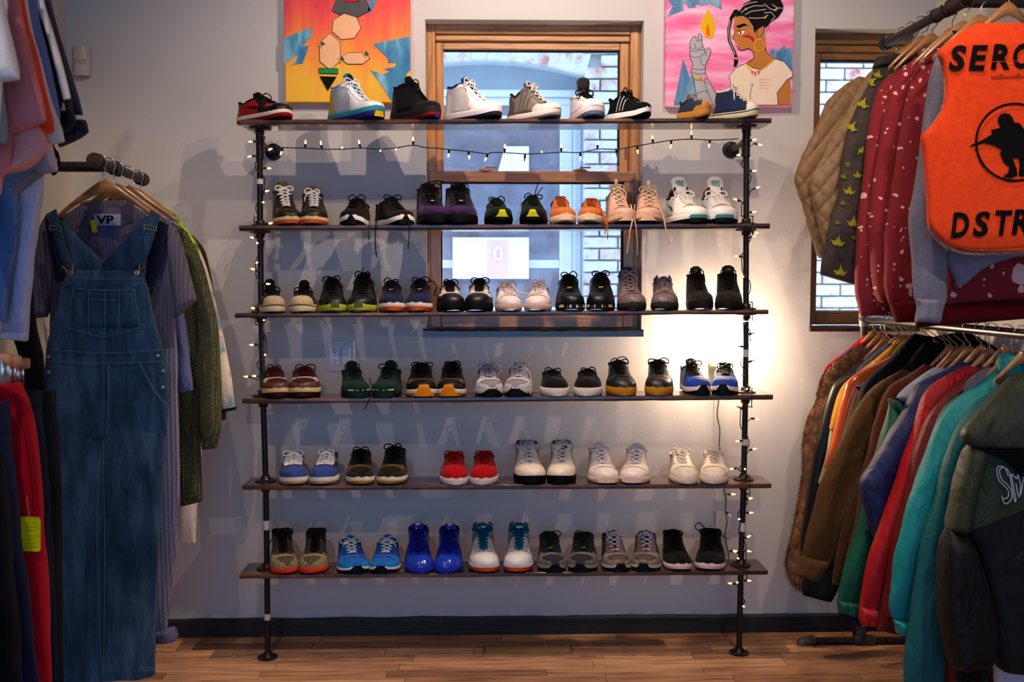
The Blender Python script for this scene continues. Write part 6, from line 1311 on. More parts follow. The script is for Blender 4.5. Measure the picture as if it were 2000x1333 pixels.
# ================================================================ lower left trousers on clip hangers
JG = 'trousers on the low left rail'
A3, B3 = Vector((-1.36, YD(1.5), 1.335)), Vector((-1.36, YD(2.5), 1.335))
rail_thing('low iron pipe rail on the left holding trousers', A3, B3, .0155, [], [(Vector((XL, YD(2.48), 1.335)), Vector((-1.36, YD(2.48), 1.335)), .0165)], 'clothes rails')
def trousers(lab, D, mat, rows, t=.04, waist=None):
    c = Cloth('trousers', lab, 'trousers', JG, [(rows[-1][0], rows[-1][1], rows[-1][2], rows[-1][3])], D); c.part('trouser_leg', rows, mat, t, m=30, fold=.006, freq=12)
    if waist: c.part('waistband', waist, mat, t * 1.06, -.001, m=8, fold=.001)
    return c
tr = trousers('bright red trousers with a yellow price tag, low left rail', 2.32, M('#b8122c', 'cotton'), [(-70, 758, 40, 750), (-70, 790, 50, 780), (-66, 835, 65, 832), (-60, 920, 77, 918), (-56, 1010, 83, 1008), (-50, 1080, 88, 1078), (-44, 1200, 94, 1200), (-40, 1340, 99, 1340)], waist=[(-72, 754, 39, 747), (-71, 778, 46, 770)])
for x in (28, 36): tr.seam('trouser_leg', [(x, 770), (x + 22, 860), (x + 34, 960), (x + 40, 1080)], .0012, M('#8c0e20', 'lace'), off=.0015)
b = tr.patch('trouser_leg', [(40, 1010), (76, 1011), (79, 1016), (79, 1074), (75, 1078), (46, 1077), (44, 1072), (38, 1014)], M('#d6d21e', 'paper'), 'price_tag', .012, .001)
for k in range(7):
    y = 1022 + k * 7.5 + (0 if k < 3 else 3); bb = LMB(tr.o); pts = [(46 + i * (28 - k % 3 * 5) / 9 + (k % 2) * 3, y + (1.2 if i % 2 else -1.2)) for i in range(10)]; bb.tube([tr.front('trouser_leg', x, yy, .014) for x, yy in pts], .0004, 4); bb.build('tag_scribble', M('#6c6a14', 'lace'), tr.t)
bb = LMB(tr.o); bb.tube([tr.front('trouser_leg', 52, 970, .012), tr.front('trouser_leg', 58, 1012, .015)], .0005, 4); bb.build('tag_thread', M('#d8a8a8', 'lace'), tr.t)
trousers('indigo trousers beside the red pair, low left rail', 2.22, M('#23284a', 'cotton'), [(-80, 790, 16, 786), (-76, 850, 18, 848), (-74, 900, 22, 900), (-70, 1000, 34, 1000), (-64, 1100, 46, 1100), (-54, 1200, 60, 1200), (-40, 1345, 77, 1345)], waist=[(-80, 788, 16, 784), (-80, 850, 18, 846)])
trousers('black trousers nearest the camera at the left edge', 2.12, M('#0b0b10', 'cotton'), [(-90, 900, 4, 880), (-86, 980, 12, 970), (-84, 1060, 18, 1060), (-78, 1160, 26, 1160), (-70, 1260, 36, 1260), (-64, 1350, 44, 1350)])
trousers('dark blue jeans just behind the red trousers', 2.42, DEND, [(-40, 772, 80, 768), (-36, 800, 80, 800), (-30, 840, 82, 838), (-20, 900, 90, 900), (-10, 1000, 98, 1000), (0, 1100, 103, 1100), (6, 1200, 107, 1200), (12, 1345, 116, 1345)], waist=[(-42, 766, 80, 764), (-40, 798, 80, 796)])
trousers('black jeans with worn edges, rearmost on the low left rail', 2.54, DENK, [(-10, 768, 106, 766), (-6, 800, 107, 802), (0, 860, 112, 860), (6, 950, 118, 950), (10, 1050, 119, 1050), (14, 1180, 119, 1180), (18, 1345, 124, 1345)], waist=[(-12, 764, 107, 762), (-8, 802, 107, 800)])
for i, (x, y, D, lab) in enumerate(((0, 702, 2.2, 'clip hanger with blond wooden bar nearest the camera, low left rail'), (14, 706, 2.32, 'middle clip hanger with blond wooden bar, low left rail'), (30, 710, 2.43, 'rear clip hanger with blond wooden bar, low left rail'))):
    c = P(x - 220, y, D); t = empty('clip_hanger', c, lab, 'hanger', 'clip hangers on the low left rail'); e = P(x + 28 if i else x + 24, y, D); b = LMB(c); b.box(((c.x + e.x) / 2, YD(D), e.z), (e.x - c.x, .016, .026), bev=.004); b.build('wooden_bar', M('#c48a5c', 'plastic'), t)
    b = LMB(c); q = P(x + 8, y + 22, D); b.box((q.x, YD(D) - .012, q.z), (.010, .006, .05), bev=.001); b.box((q.x, YD(D) + .012, q.z), (.010, .006, .05), bev=.001); b.build('clip', HOOK, t)
    b = LMB(c); pts = [(-1.36, YD(D), e.z + .01), (-1.36, YD(D), 1.335 - .03)] + [(-1.36 + .0215 * math.cos(a), YD(D), 1.335 + .0215 * math.sin(a)) for a in (-.9, -.3, .4, 1.1, 1.8, 2.5)]; b.tube([Vector(q) for q in cr(pts, 30)], .0016, 6); b.build('hook', HOOK, t)
# ================================================================ right upper rail
UR = (P(1733, 84, 3.6).x, P(1733, 84, 3.6).z)
A4, B4 = Vector((UR[0], YD(3.62), UR[1])), Vector((UR[0] + .012, YD(2.1), UR[1] - .01))
def f4(D): return (3.62 - D) / (3.62 - 2.1)
rail_thing('high iron pipe rail on the right wall over the orange vest', A4, B4, .0155, [(-.004, .012, .020), (f4(3.22), f4(3.14), .0205), (f4(3.12), f4(3.02), .022)], [(Vector((XR, YD(3.07), UR[1])), Vector((UR[0], YD(3.07), UR[1])), .016)], 'clothes rails')
UG = 'garments on the high right rail'; UH = 'wooden hangers on the high right rail'
UL = lambda D: (UR[0] + .012 * f4(D), UR[1] - .01 * f4(D))
for (x, y, D, lab, sp) in ((1738, 118, 3.56, 'rearmost wooden hanger on the high right rail', 80), (1756, 98, 3.47, 'second wooden hanger from the back wall, high right rail', 88), (1768, 92, 3.40, 'third wooden hanger from the back wall, high right rail', 92), (1786, 78, 3.32, 'fourth wooden hanger from the back wall, high right rail', 98), (1806, 74, 3.25, 'fifth wooden hanger from the back wall, high right rail', 110),
                           (1846, 62, 3.12, 'wooden hanger right beside the rail arm, above the red sweatshirts', 120), (1868, 50, 3.02, 'wooden hanger second behind the orange vest', 130), (1900, 38, 2.92, 'wooden hanger directly behind the orange vest', 140), (1968, 14, 2.78, 'wooden hanger showing above the neckline of the orange vest', 120)):
    hanger(x + (14 if x < 1950 else 2), y, sp * .62, D, lab, UL(D), UH, .55)
TAN = M('#8f7350', 'nylon')
q1 = Cloth('quilted_jacket', 'tan diamond-quilted jacket farthest back on the high right rail', 'jacket', UG, [(1595, 505, 1700, 505)], 3.57)
q1.part('sleeve', [(1676, 150, 1712, 160), (1648, 168, 1702, 190), (1618, 196, 1688, 222), (1602, 232, 1672, 260), (1582, 276, 1656, 300), (1562, 318, 1646, 336), (1553, 348, 1640, 366), (1560, 378, 1640, 392), (1574, 420, 1636, 430), (1586, 462, 1628, 468), (1596, 492, 1616, 494), (1602, 505, 1612, 505)], TAN, .036, m=130, n=84, fold=.003, quilt=(.058, .012))
q1.part('jacket_body', [(1700, 150, 1860, 150), (1680, 260, 1860, 260), (1660, 380, 1860, 380), (1655, 480, 1850, 480)], TAN, .026, .03, m=18)
q2 = Cloth('quilted_jacket', 'second tan diamond-quilted jacket in front of the farthest one', 'jacket', UG, [(1612, 480, 1660, 480)], 3.50)
q2.part('sleeve', [(1712, 128, 1736, 140), (1694, 150, 1728, 172), (1668, 190, 1716, 212), (1650, 226, 1704, 246), (1628, 262, 1690, 286), (1604, 312, 1676, 332), (1584, 350, 1666, 370), (1586, 384, 1658, 396), (1596, 424, 1650, 432), (1606, 458, 1640, 462), (1611, 478, 1630, 480)], M('#92785a', 'nylon'), .034, m=130, n=84, fold=.003, quilt=(.058, .012))
q2.part('jacket_body', [(1720, 140, 1880, 140), (1690, 300, 1880, 300), (1672, 460, 1870, 460)], TAN, .024, .03, m=14)
cm = Cloth('jacket', 'dark brown jacket printed with yellow maple leaves, high right rail', 'jacket', UG, [(1602, 536, 1672, 556)], 3.42)
CAM = mottled('brown_camouflage', [(.40, '#1c1410'), (.46, '#2e201b'), (.56, '#3a2a22'), (.62, '#2c2e18')], 10)
cm.part('sleeve', [(1710, 118, 1770, 106), (1706, 140, 1762, 138), (1696, 166, 1748, 176), (1680, 196, 1730, 212), (1664, 236, 1716, 250), (1650, 280, 1706, 290), (1642, 330, 1698, 336), (1637, 380, 1692, 388), (1626, 420, 1688, 432), (1614, 470, 1682, 482), (1606, 510, 1675, 526), (1602, 536, 1671, 557)], CAM, .036, m=44, n=32, fold=.005)
cm.part('collar', [(1712, 112, 1790, 100), (1708, 122, 1798, 104), (1704, 134, 1780, 122)], CAM, .030, -.004, m=10, fold=.003)
cm.part('jacket_body', [(1760, 120, 1900, 120), (1700, 300, 1900, 300), (1690, 520, 1880, 520)], CAM, .02, .02, m=14)
LF = M('#a3a032', 'fabric')
def leaf(cx, cy, s, rot, mat=LF):
    pts = []; R_ = [1.15, .55, .62, .40, 1.05, .62, .70, .36, .55, .16, .18, .16, .55, .36, .70, .62, 1.05, .40, .62, .55]
    for i, r in enumerate(R_): a = rot + 2 * math.pi * i / len(R_); pts.append((cx + s * r * math.sin(a), cy - s * r * math.cos(a)))
    cm.patch('sleeve', pts, mat, 'printed_leaf', .0035, .0006)
for a in ((1714, 148, 11, .3), (1700, 160, 13, 1.0), (1742, 132, 7, .4), (1683, 205, 15, .5), (1662, 250, 14, .6), (1684, 292, 13, 2.6), (1675, 344, 10, 0), (1647, 346, 8, .4), (1658, 376, 13, .2), (1646, 398, 7, .3), (1667, 438, 15, .1), (1636, 436, 6, 0), (1668, 466, 8, .5), (1636, 476, 15, .2), (1641, 534, 15, .1), (1655, 322, 7, 1)): leaf(*a, mat=LF if a[2] > 8 else M('#7f8030', 'fabric'))
RD = splatter('red_splatter', '#7c0a18', '#dca8a4')
def red(lab, D, rows, body, seed=0):
    c = Cloth('sweatshirt', lab, 'sweatshirt', UG, [rows[-1][:4]], D); c.part('sleeve', rows, RD, .034, m=44, n=30, fold=.005)
    if body: c.part('sweatshirt_body', body, RD, .022, .03, m=22)
    return c
red('bleach-spattered dark red sweatshirt, first next to the leaf jacket', 3.34, [(1774, 122, 1800, 116), (1748, 140, 1784, 146), (1724, 160, 1770, 172), (1708, 198, 1758, 206), (1698, 250, 1744, 258), (1690, 310, 1732, 316), (1683, 380, 1724, 384), (1678, 440, 1720, 444), (1673, 510, 1716, 514), (1672, 570, 1722, 572), (1678, 600, 1730, 600), (1681, 618, 1736, 614)], [(1790, 120, 1920, 120), (1740, 260, 1920, 260), (1700, 500, 1900, 500), (1682, 616, 1900, 616)])
red('bleach-spattered dark red sweatshirt in the middle of three', 3.26, [(1786, 112, 1812, 110), (1764, 136, 1802, 146), (1744, 172, 1788, 182), (1730, 220, 1776, 226), (1718, 290, 1758, 294), (1706, 360, 1748, 362), (1701, 420, 1742, 422), (1700, 480, 1738, 482), (1704, 540, 1736, 540), (1712, 580, 1738, 578), (1722, 592, 1738, 590)], [(1800, 120, 1930, 120), (1760, 260, 1930, 260), (1720, 500, 1920, 500), (1710, 600, 1920, 600)])
r3 = red('bleach-spattered dark red sweatshirt nearest the grey sleeve, cuff hanging low', 3.17, [(1812, 100, 1842, 98), (1796, 124, 1836, 134), (1780, 160, 1826, 168), (1768, 210, 1816, 216), (1758, 270, 1806, 274), (1748, 340, 1798, 342), (1738, 400, 1790, 402), (1730, 450, 1786, 452), (1728, 510, 1784, 512), (1729, 560, 1786, 560), (1736, 592, 1788, 588)], [(1830, 110, 1990, 110), (1800, 260, 2000, 260), (1780, 500, 2030, 500), (1780, 608, 2040, 600)])
r3.part('cuff', [(1736, 590, 1789, 586), (1742, 608, 1790, 602), (1749, 630, 1789, 629)], M('#6c0814', 'knit'), .030, -.002, m=10, fold=.003, freq=60)
r4 = Cloth('sweatshirt', 'bleach-spattered dark red sweatshirt whose wide hem shows under the vest', 'sweatshirt', UG, [(1792, 638, 2080, 610)], 2.98)
r4.part('sweatshirt_body', [(1850, 90, 2070, 90), (1830, 200, 2080, 200), (1810, 400, 2090, 400), (1800, 520, 2090, 520), (1795, 600, 2090, 580)], RD, .03, m=30, n=40, fold=.004); r4.part('hem_band', [(1795, 594, 2090, 574), (1790, 618, 2086, 596), (1788, 640, 2084, 616)], M('#5c0612', 'knit'), .029, m=10, n=40, fold=.002, freq=60)
r4.part('sleeve', [(1900, 70, 1860, 60), (1862, 84, 1900, 90)], M('#6c0814', 'knit'), .02, m=8)
gs = Cloth('sweatshirt', 'heather grey sweatshirt with ribbed cuff under the orange vest', 'sweatshirt', UG, [(1788, 629, 1836, 632)], 2.89)
GR = M('#8d8a96', 'knit')
gs.part('sleeve', [(1832, 96, 1858, 98), (1822, 130, 1852, 140), (1812, 190, 1850, 200), (1804, 250, 1846, 256), (1796, 310, 1830, 314), (1788, 370, 1818, 374), (1778, 420, 1822, 424), (1778, 450, 1834, 452), (1782, 500, 1846, 496), (1784, 550, 1848, 546), (1786, 584, 1848, 586)], GR, .034, m=44, n=30, fold=.004)
gs.part('cuff', [(1786, 583, 1848, 585), (1792, 600, 1842, 600), (1788, 629, 1836, 632)], GR, .030, -.002, m=10, fold=.004, freq=70)
gs.part('sweatshirt_body', [(1860, 80, 2060, 80), (1850, 300, 2080, 300), (1848, 480, 2080, 480), (1850, 512, 1990, 500), (1858, 530, 1930, 520), (1866, 548, 1898, 542), (1868, 560, 1884, 556)], GR, .022, .014, m=40, n=30, fold=.003)
VO = M('#e85a2c', 'canvas')
vs_ = Cloth('vest', 'bright orange sleeveless vest with black SER and DSTR lettering and crouching figure', 'vest', UG, [(1850, 490, 2080, 490)], 2.76)
vs_.part('vest_front', [(1906, 46, 2034, 46), (1880, 60, 2060, 60), (1852, 82, 2086, 82), (1833, 103, 2106, 103), (1841, 126, 2098, 126), (1846, 160, 2094, 160), (1845, 190, 2095, 190), (1838, 218, 2102, 218), (1820, 244, 2120, 244), (1800, 267, 2140, 267), (1803, 300, 2138, 300), (1808, 350, 2134, 350), (1812, 400, 2130, 400), (1815, 440, 2126, 440), (1832, 464, 2108, 464), (1856, 481, 2086, 481), (1892, 491, 2050, 491)], VO, .024, m=76, n=44, fold=.0016, freq=9, e1=.75, e2=.35)
FL = mottled('cream_fleece_trim', [(.4, '#b8895c'), (.6, '#d8b48c')], 120, bs=1.2)
def trim(pts, r=.0045, seed=1):
    q = cr(pts, 70); b = LMB(vs_.o); b.tube([P(x, y, 2.765) + Vector((noise.noise((i * .9, seed, 0)) * .003, 0, noise.noise((i * .9, seed, 5)) * .003)) for i, (x, y) in enumerate(q)], [r * (1 + .5 * noise.noise((i * 1.7, seed, 9))) for i in range(70)], 7); b.build('fleece_trim', FL, vs_.t)
trim([(1833, 106), (1843, 130), (1846, 160), (1846, 190), (1839, 218), (1822, 244), (1804, 266)]); trim([(1815, 442), (1832, 468), (1856, 485), (1892, 495), (1950, 494), (2010, 491)], .006, 4)
vfront = lambda x, y: P(x, y, 2.76 - .0262)
vf = lambda x, y: vs_.front('vest_front', x, y, .0045)
VK = M('#0c0a0b', 'paint')
for s_, bx in (('S', (1853, 88, 1888, 139)), ('E', (1892, 88, 1930, 138)), ('R', (1935, 86, 1972, 136)), ('O', (1979, 84, 2016, 135))): place_text(s_, bx, vf, 'letter', VK, vs_.t, vs_.o, shear=.18, bold=.035)
for s_, bx in (('D', (1857, 415, 1893, 465)), ('S', (1900, 413, 1934, 463)), ('T', (1944, 411, 1978, 461)), ('R', (1976, 409, 2012, 459))): place_text(s_, bx, vf, 'letter', VK, vs_.t, vs_.o, shear=.18, bold=.035)
b = LMB(vs_.o); n = 64; rows = [[vf(1982 + r * math.cos(2 * math.pi * i / n), 278 + r * math.sin(2 * math.pi * i / n)) for r in (73, 77.5)] for i in range(n + 1)]; b.grid(rows); b.build('printed_ring', VK, vs_.t, smooth=False)
vs_.seam('vest_front', [(1934, 121), (1975, 120), (2012, 119)], .0008, VO, 'flap_edge', off=.0052)
sol = [(1895, 284), (1918, 274), (1938, 262), (1936, 254), (1955, 249), (1950, 240), (1949, 231), (1954, 224), (1962, 221), (1972, 223), (1978, 230), (1981, 239), (1992, 241), (2000, 252), (2008, 270), (2006, 296), (2004, 330), (2000, 345), (1990, 344), (1992, 322), (1990, 309), (1978, 309), (1986, 330), (1987, 343), (1975, 348), (1958, 346), (1970, 337), (1972, 326), (1962, 318), (1953, 300), (1957, 292), (1950, 288), (1940, 283), (1923, 280), (1896, 287)]
b = LMB(vs_.o); b.add(*polymesh([vf(x, y) for x, y in sol], (0, 1, 0), .0006)); b.build('printed_figure', VK, vs_.t, smooth=False)
vs_.gridpatch('vest_front', [(1935, 121), (2030, 119), (2030, 151), (1936, 154)], VO, 'pocket_flap', .0015, 10, 4, .0015)
for x in (1956, 1989): b = LMB(vs_.o); b.lathe(vf(x, 146), [(.0022, 0), (.0022, -.001), (.0008, -.0012)], axis='Y', n=10); b.build('snap', M('#5c2010', 'plastic'), vs_.t)
vs_.seam('vest_front', [(1819, 438), (1836, 460), (1860, 476), (1895, 484), (1960, 483), (2010, 480)], .0007, M('#a83212', 'lace'), off=.002)

# ================================================================ right lower rack
LZ = P(1990, 655, 2.8).z; LX = P(1700, 632, 3.78).x
LRL = lambda D: (LX + (3.78 - D) * .045, LZ + .004)
STEEL = metal('#6c6662', .25, 'steel_tube')
t = empty('garment_rack', Vector((LX, YD(3.78), 0)), 'floor-standing iron pipe rack on the right, packed with jackets', 'garment rack'); o = Vector(t.location)
ra, rb_ = Vector((*[LRL(3.84)[0]], YD(3.84), LRL(3.84)[1])), Vector((LRL(1.9)[0], YD(1.9), LRL(1.9)[1]))
b = LMB(o); b.tube([ra, rb_], .0150, 16); b.build('rail_pipe', STEEL, t)
bx = P(1682, 1252, 3.80).x; pz = P(1640, 1252, 3.79).z
b = LMB(o); b.tube([ra + Vector((0, 0, .0)), Vector((ra.x, ra.y, pz))], .0155, 14); b.build('upright_pipe', RAILM, t)
b = LMB(o); b.tube([ra + Vector((0, 0, .022)), ra + Vector((0, 0, -.03))], .021, 16); b.tube([ra + Vector((0, .01, 0)), ra + Vector((0, -.035, 0))], .020, 16); b.build('elbow_fitting', metal('#8a8480', .4, 'galvanised'), t)
ex = P(1565, 1255, 3.79).x
b = LMB(o); b.tube([(ex + .03, YD(3.79), pz), (XR - .12, YD(3.79), pz)], .0145, 14); b.build('base_pipe', RAILM, t)
RUST = mottled('rusty_iron', [(.45, '#2c2926'), (.6, '#4a3a2e'), (.72, '#8a4a26')], 40, ro=.6)
b = LMB(o); pts = [(ex + .042, YD(3.79), pz), (ex + .02, YD(3.79), pz), (ex + .004, YD(3.79), pz - .006), (ex, YD(3.79), pz - .022), (ex, YD(3.79), pz - .034)]
b.tube([Vector(p) for p in cr(pts, 14)], .019, 16); b.tube([(ex + .036, YD(3.79), pz), (ex + .050, YD(3.79), pz)], .0225, 16); b.tube([(ex, YD(3.79), pz - .030), (ex, YD(3.79), pz - .042)], .0225, 16); b.tube([(ex, YD(3.79), pz - .04), (ex, YD(3.79), .001)], .0165, 14); b.build('foot_elbow', RUST, t)
tx = P(1682, 1252, 3.79).x; b = LMB(o); b.tube([(tx - .03, YD(3.79), pz), (tx + .05, YD(3.79), pz)], .020, 16); b.tube([(tx, YD(3.79), pz), (tx, YD(3.79), pz + .06)], .019, 16); b.build('tee_fitting', RUST, t)
for q in (XR - .13,): b = LMB(o); b.tube([(q, YD(3.79), pz), (q, YD(3.79), .001)], .016, 14); b.build('foot_pipe', RAILM, t)
b = LMB(o); b.tube([(LRL(1.92)[0], YD(1.92), LZ), (LRL(1.92)[0], YD(1.92), .001)], .0155, 14); b.build('upright_pipe', RAILM, t)
JGp = 'coats and jackets packed on the right rack'; JH = 'wooden hangers on the right rack'
def jacket(lab, D, mat, slv, body=None, t_=.030, bt=.020, fin=None, nm='jacket', cat='jacket', bm=None, **k):
    c = Cloth(nm, lab, cat, JGp, [slv[-1][:4]], D); c.part('sleeve', slv, mat, t_, m=40, n=28, fold=k.pop('fold', .006), freq=k.pop('freq', 15), **k)
    if body is None:
        x0, y0 = slv[0][2] - 6, slv[0][3]; ye = slv[-1][1]; body = [(x0, y0 + 2, x0 + 70, y0 - 12), (x0 - 25, y0 + 60, x0 + 120, y0 + 30), (x0 - 50, y0 + 180, x0 + 130, y0 + 170), (slv[-1][2] - 20, ye - 60, x0 + 120, ye - 60)]
    if body: c.part('jacket_body', body, bm or mat, bt, .022, m=24, fold=.003)
    return c
j = jacket('red and blue letterman jacket in the far corner behind the fur coat', 3.82, M('#9c1420', 'fabric'), [(1690, 655, 1740, 652), (1650, 688, 1710, 690), (1614, 716, 1690, 722), (1610, 732, 1680, 750)], body=[(1690, 655, 1800, 655), (1640, 760, 1800, 760), (1620, 900, 1790, 900)], bm=M('#23356c', 'fabric'))
j.part('blue_shoulder', [(1664, 680, 1690, 672), (1636, 702, 1670, 700), (1616, 722, 1650, 726)], M('#2b4284', 'fabric'), .020, -.018, m=10)
FUR = mottled('brown_fur', [(.3, '#38200f'), (.5, '#6b4222'), (.7, '#9a6c40')], 30, ro=.8)
fu = [(1676, 676, 1716, 690), (1650, 694, 1700, 715), (1622, 716, 1672, 745), (1606, 745, 1650, 768), (1600, 780, 1640, 800), (1584, 812, 1634, 835), (1575, 850, 1626, 870), (1574, 900, 1620, 912), (1568, 950, 1612, 960), (1560, 1000, 1604, 1010), (1550, 1050, 1594, 1060), (1540, 1095, 1590, 1105), (1550, 1125, 1584, 1130), (1566, 1142, 1580, 1142)]
f_ = Cloth('fur_coat', 'shaggy brown fur coat nearest the back wall on the right rack', 'coat', JGp, [(1566, 1142, 1580, 1142)], 3.73)
f_.part('coat_body', fu, FUR, .036, m=44, n=30, fold=.008, freq=30)
rings, _i = loftrings(fu, 3.73, .036, 90, 44, .008, 30, 3.73 * 7 + 9, .85, .75, None, None, None); b = LMB(f_.o); rf = random.Random(8)
for i in range(0, 88):
    for jx in range(44):
        a = (jx / 44 - .0) * 2 * math.pi
        if .15 < a < math.pi - .4 and False: pass
        for _ in range(4):
            p = rings[i][jx] + Vector((rf.uniform(-.004, .004), 0, rf.uniform(-.004, .004))); c = sum(rings[i], Vector()) / 44; n_ = (p - c).normalized(); L = rf.uniform(.018, .042); tip = p + n_ * L * rf.uniform(.25, .6) + Vector((rf.uniform(-.008, .006), 0, -L)); s_ = Vector((.0018, 0, .0008)); b.add([p - s_, p + s_, tip], [(0, 1, 2)])
fo_ = b.build('fur', FUR, f_.t, smooth=False); fo_['kind'] = 'stuff'
jacket('black leather jacket hanging in front of the fur coat', 3.665, M('#1a1815', 'leather'), [(1712, 690, 1745, 694), (1675, 716, 1728, 722), (1634, 744, 1690, 752), (1620, 770, 1660, 782), (1604, 836, 1640, 846), (1590, 890, 1626, 898), (1580, 950, 1612, 958), (1572, 1010, 1604, 1016), (1564, 1066, 1594, 1070), (1574, 1110, 1596, 1112)])
jacket('grey denim jacket shoulder between black leather and mustard', 3.63, M('#3c4250', 'fabric'), [(1730, 672, 1762, 668), (1706, 692, 1748, 696), (1682, 714, 1728, 722), (1672, 728, 1702, 742)], body=False)
jk = Cloth('jeans', 'dark denim hem hanging below the brown canvas sleeve', 'jeans', JGp, [(1568, 1163, 1624, 1176)], 3.60); jk.part('hem', [(1610, 1000, 1660, 1000), (1590, 1080, 1650, 1080), (1568, 1135, 1640, 1140), (1567, 1162, 1624, 1177)], DENK, .026, m=18)
jk = jacket('mustard yellow jacket, narrow sleeve beside the orange leather', 3.58, M('#a87c18', 'fabric'), [(1745, 672, 1772, 670), (1722, 694, 1754, 702), (1686, 722, 1720, 732), (1652, 748, 1690, 760), (1638, 772, 1662, 778), (1628, 808, 1648, 812), (1620, 838, 1640, 842)], body=[(1740, 680, 1800, 680), (1690, 800, 1780, 800), (1650, 1000, 1760, 1000)])
jk.part('pale_lining', [(1622, 836, 1634, 840), (1616, 880, 1628, 884), (1606, 920, 1618, 924), (1598, 944, 1608, 946)], M('#8a8a70', 'fabric'), .018, m=12)
jacket('glossy orange leather jacket on the right rack', 3.53, M('#a4501c', 'gloss'), [(1752, 690, 1780, 694), (1722, 706, 1762, 716), (1688, 722, 1730, 736), (1658, 744, 1702, 758), (1647, 772, 1684, 786), (1634, 820, 1666, 832), (1622, 868, 1652, 878), (1610, 916, 1640, 924)])
jacket('dark olive shirt collar peeking out between mustard and black, right rack', 3.49, M('#54501c', 'fabric'), [(1768, 664, 1790, 662), (1752, 682, 1782, 684), (1742, 696, 1768, 704)], body=False)
jacket('brown suede jacket beside the orange leather one', 3.46, M('#4a3018', 'suede'), [(1735, 716, 1766, 724), (1704, 738, 1742, 748), (1674, 762, 1716, 774), (1656, 812, 1690, 822), (1640, 868, 1672, 876), (1618, 930, 1652, 936), (1600, 990, 1636, 996)])
jacket('black wool coat with high collar, farthest of the black ones', 3.41, M('#0e0c0d', 'fabric'), [(1785, 652, 1822, 658), (1760, 676, 1812, 690), (1732, 706, 1780, 722), (1704, 730, 1752, 748), (1684, 756, 1728, 772), (1674, 786, 1708, 800), (1660, 816, 1690, 830)])
jacket('black hooded coat with dark brown collar, second of the black ones', 3.36, M('#16110f', 'fabric'), [(1806, 668, 1846, 672), (1784, 692, 1834, 706), (1764, 716, 1812, 734), (1736, 742, 1786, 762), (1716, 770, 1760, 790)])
TC = M('#5c4226', 'cotton')
jc = jacket('brown canvas work jacket with creased sleeve and buttoned cuff', 3.30, TC, [(1764, 722, 1798, 732), (1728, 742, 1780, 762), (1698, 766, 1746, 794), (1676, 796, 1726, 824), (1660, 824, 1716, 846), (1644, 856, 1700, 876), (1622, 900, 1684, 920), (1602, 950, 1668, 970), (1588, 1000, 1654, 1020), (1574, 1050, 1640, 1062), (1566, 1088, 1626, 1098)], t_=.036, fold=.009)
jc.part('cuff', [(1566, 1086, 1622, 1096), (1560, 1108, 1610, 1114), (1556, 1124, 1596, 1136)], TC, .034, -.003, m=10, fold=.004, freq=30)
jc.seam('sleeve', [(1652, 880), (1668, 872), (1690, 856)], .0012, M('#3a2814', 'lace')); jc.seam('sleeve', [(1700, 770), (1722, 782), (1742, 790)], .0012, M('#3a2814', 'lace'))
jc2 = jacket('second brown canvas jacket, darker, right behind the rust one', 3.255, M('#46301c', 'cotton'), [(1786, 732, 1812, 738), (1756, 766, 1790, 780), (1732, 800, 1762, 812), (1708, 850, 1744, 862), (1690, 900, 1724, 910), (1668, 960, 1702, 968), (1650, 1020, 1684, 1026), (1636, 1080, 1664, 1086), (1626, 1140, 1652, 1148)], t_=.032)
jacket('rust brown suede coat between canvas and grey jackets', 3.20, M('#5a2e18', 'suede'), [(1806, 712, 1836, 720), (1776, 734, 1812, 748), (1742, 752, 1786, 772), (1724, 778, 1764, 796), (1712, 816, 1748, 830), (1702, 856, 1732, 866), (1690, 912, 1720, 922), (1680, 970, 1704, 978), (1664, 1050, 1690, 1056), (1646, 1120, 1672, 1128)])
jg = jacket('pale grey jacket with green sleeves on the right rack', 3.13, M('#8a909c', 'fabric'), [(1826, 718, 1856, 722), (1796, 738, 1836, 752), (1768, 758, 1804, 774), (1750, 776, 1782, 796)], body=[(1840, 730, 1900, 730), (1790, 860, 1880, 860), (1740, 1050, 1860, 1050), (1700, 1190, 1840, 1190)], bm=M('#0f4434', 'nylon'))
GN = M('#0c5c48', 'nylon')
jg.part('green_sleeve', [(1738, 782, 1768, 796), (1732, 812, 1764, 826), (1720, 850, 1752, 860), (1708, 900, 1742, 908), (1694, 950, 1728, 958), (1682, 1000, 1716, 1006), (1668, 1050, 1706, 1056), (1652, 1100, 1694, 1104), (1642, 1140, 1688, 1144), (1636, 1174, 1682, 1178)], GN, .034, -.004, m=36, fold=.006)
jg.part('green_collar', [(1736, 778, 1756, 784), (1742, 796, 1764, 802), (1756, 806, 1768, 800)], GN, .036, -.010, m=8); jg.part('green_cuff', [(1635, 1172, 1683, 1176), (1637, 1186, 1682, 1192), (1638, 1196, 1679, 1205)], GN, .032, -.004, m=10, fold=.006, freq=60)
jd = Cloth('jeans', 'dark blue denim hem below the green cuff', 'jeans', JGp, [(1640, 1200, 1680, 1226)], 3.16); jd.part('hem', [(1650, 1120, 1700, 1120), (1640, 1190, 1690, 1194), (1640, 1202, 1680, 1226)], DEND, .026, m=12, fold=.006)
NV = M('#1e2a58', 'nylon')
jn = jacket('navy blue puffer jacket with bent elbow sleeve', 3.06, NV, [(1876, 706, 1902, 714), (1846, 724, 1884, 738), (1812, 740, 1862, 756), (1786, 758, 1838, 782), (1774, 788, 1816, 810), (1756, 822, 1796, 842), (1738, 850, 1778, 872), (1718, 884, 1762, 904), (1700, 912, 1752, 930), (1684, 940, 1742, 952), (1682, 958, 1736, 972), (1690, 990, 1728, 1000), (1700, 1030, 1716, 1040), (1704, 1050, 1710, 1052)], t_=.042, puff=(8, .006, .05), fold=.004)
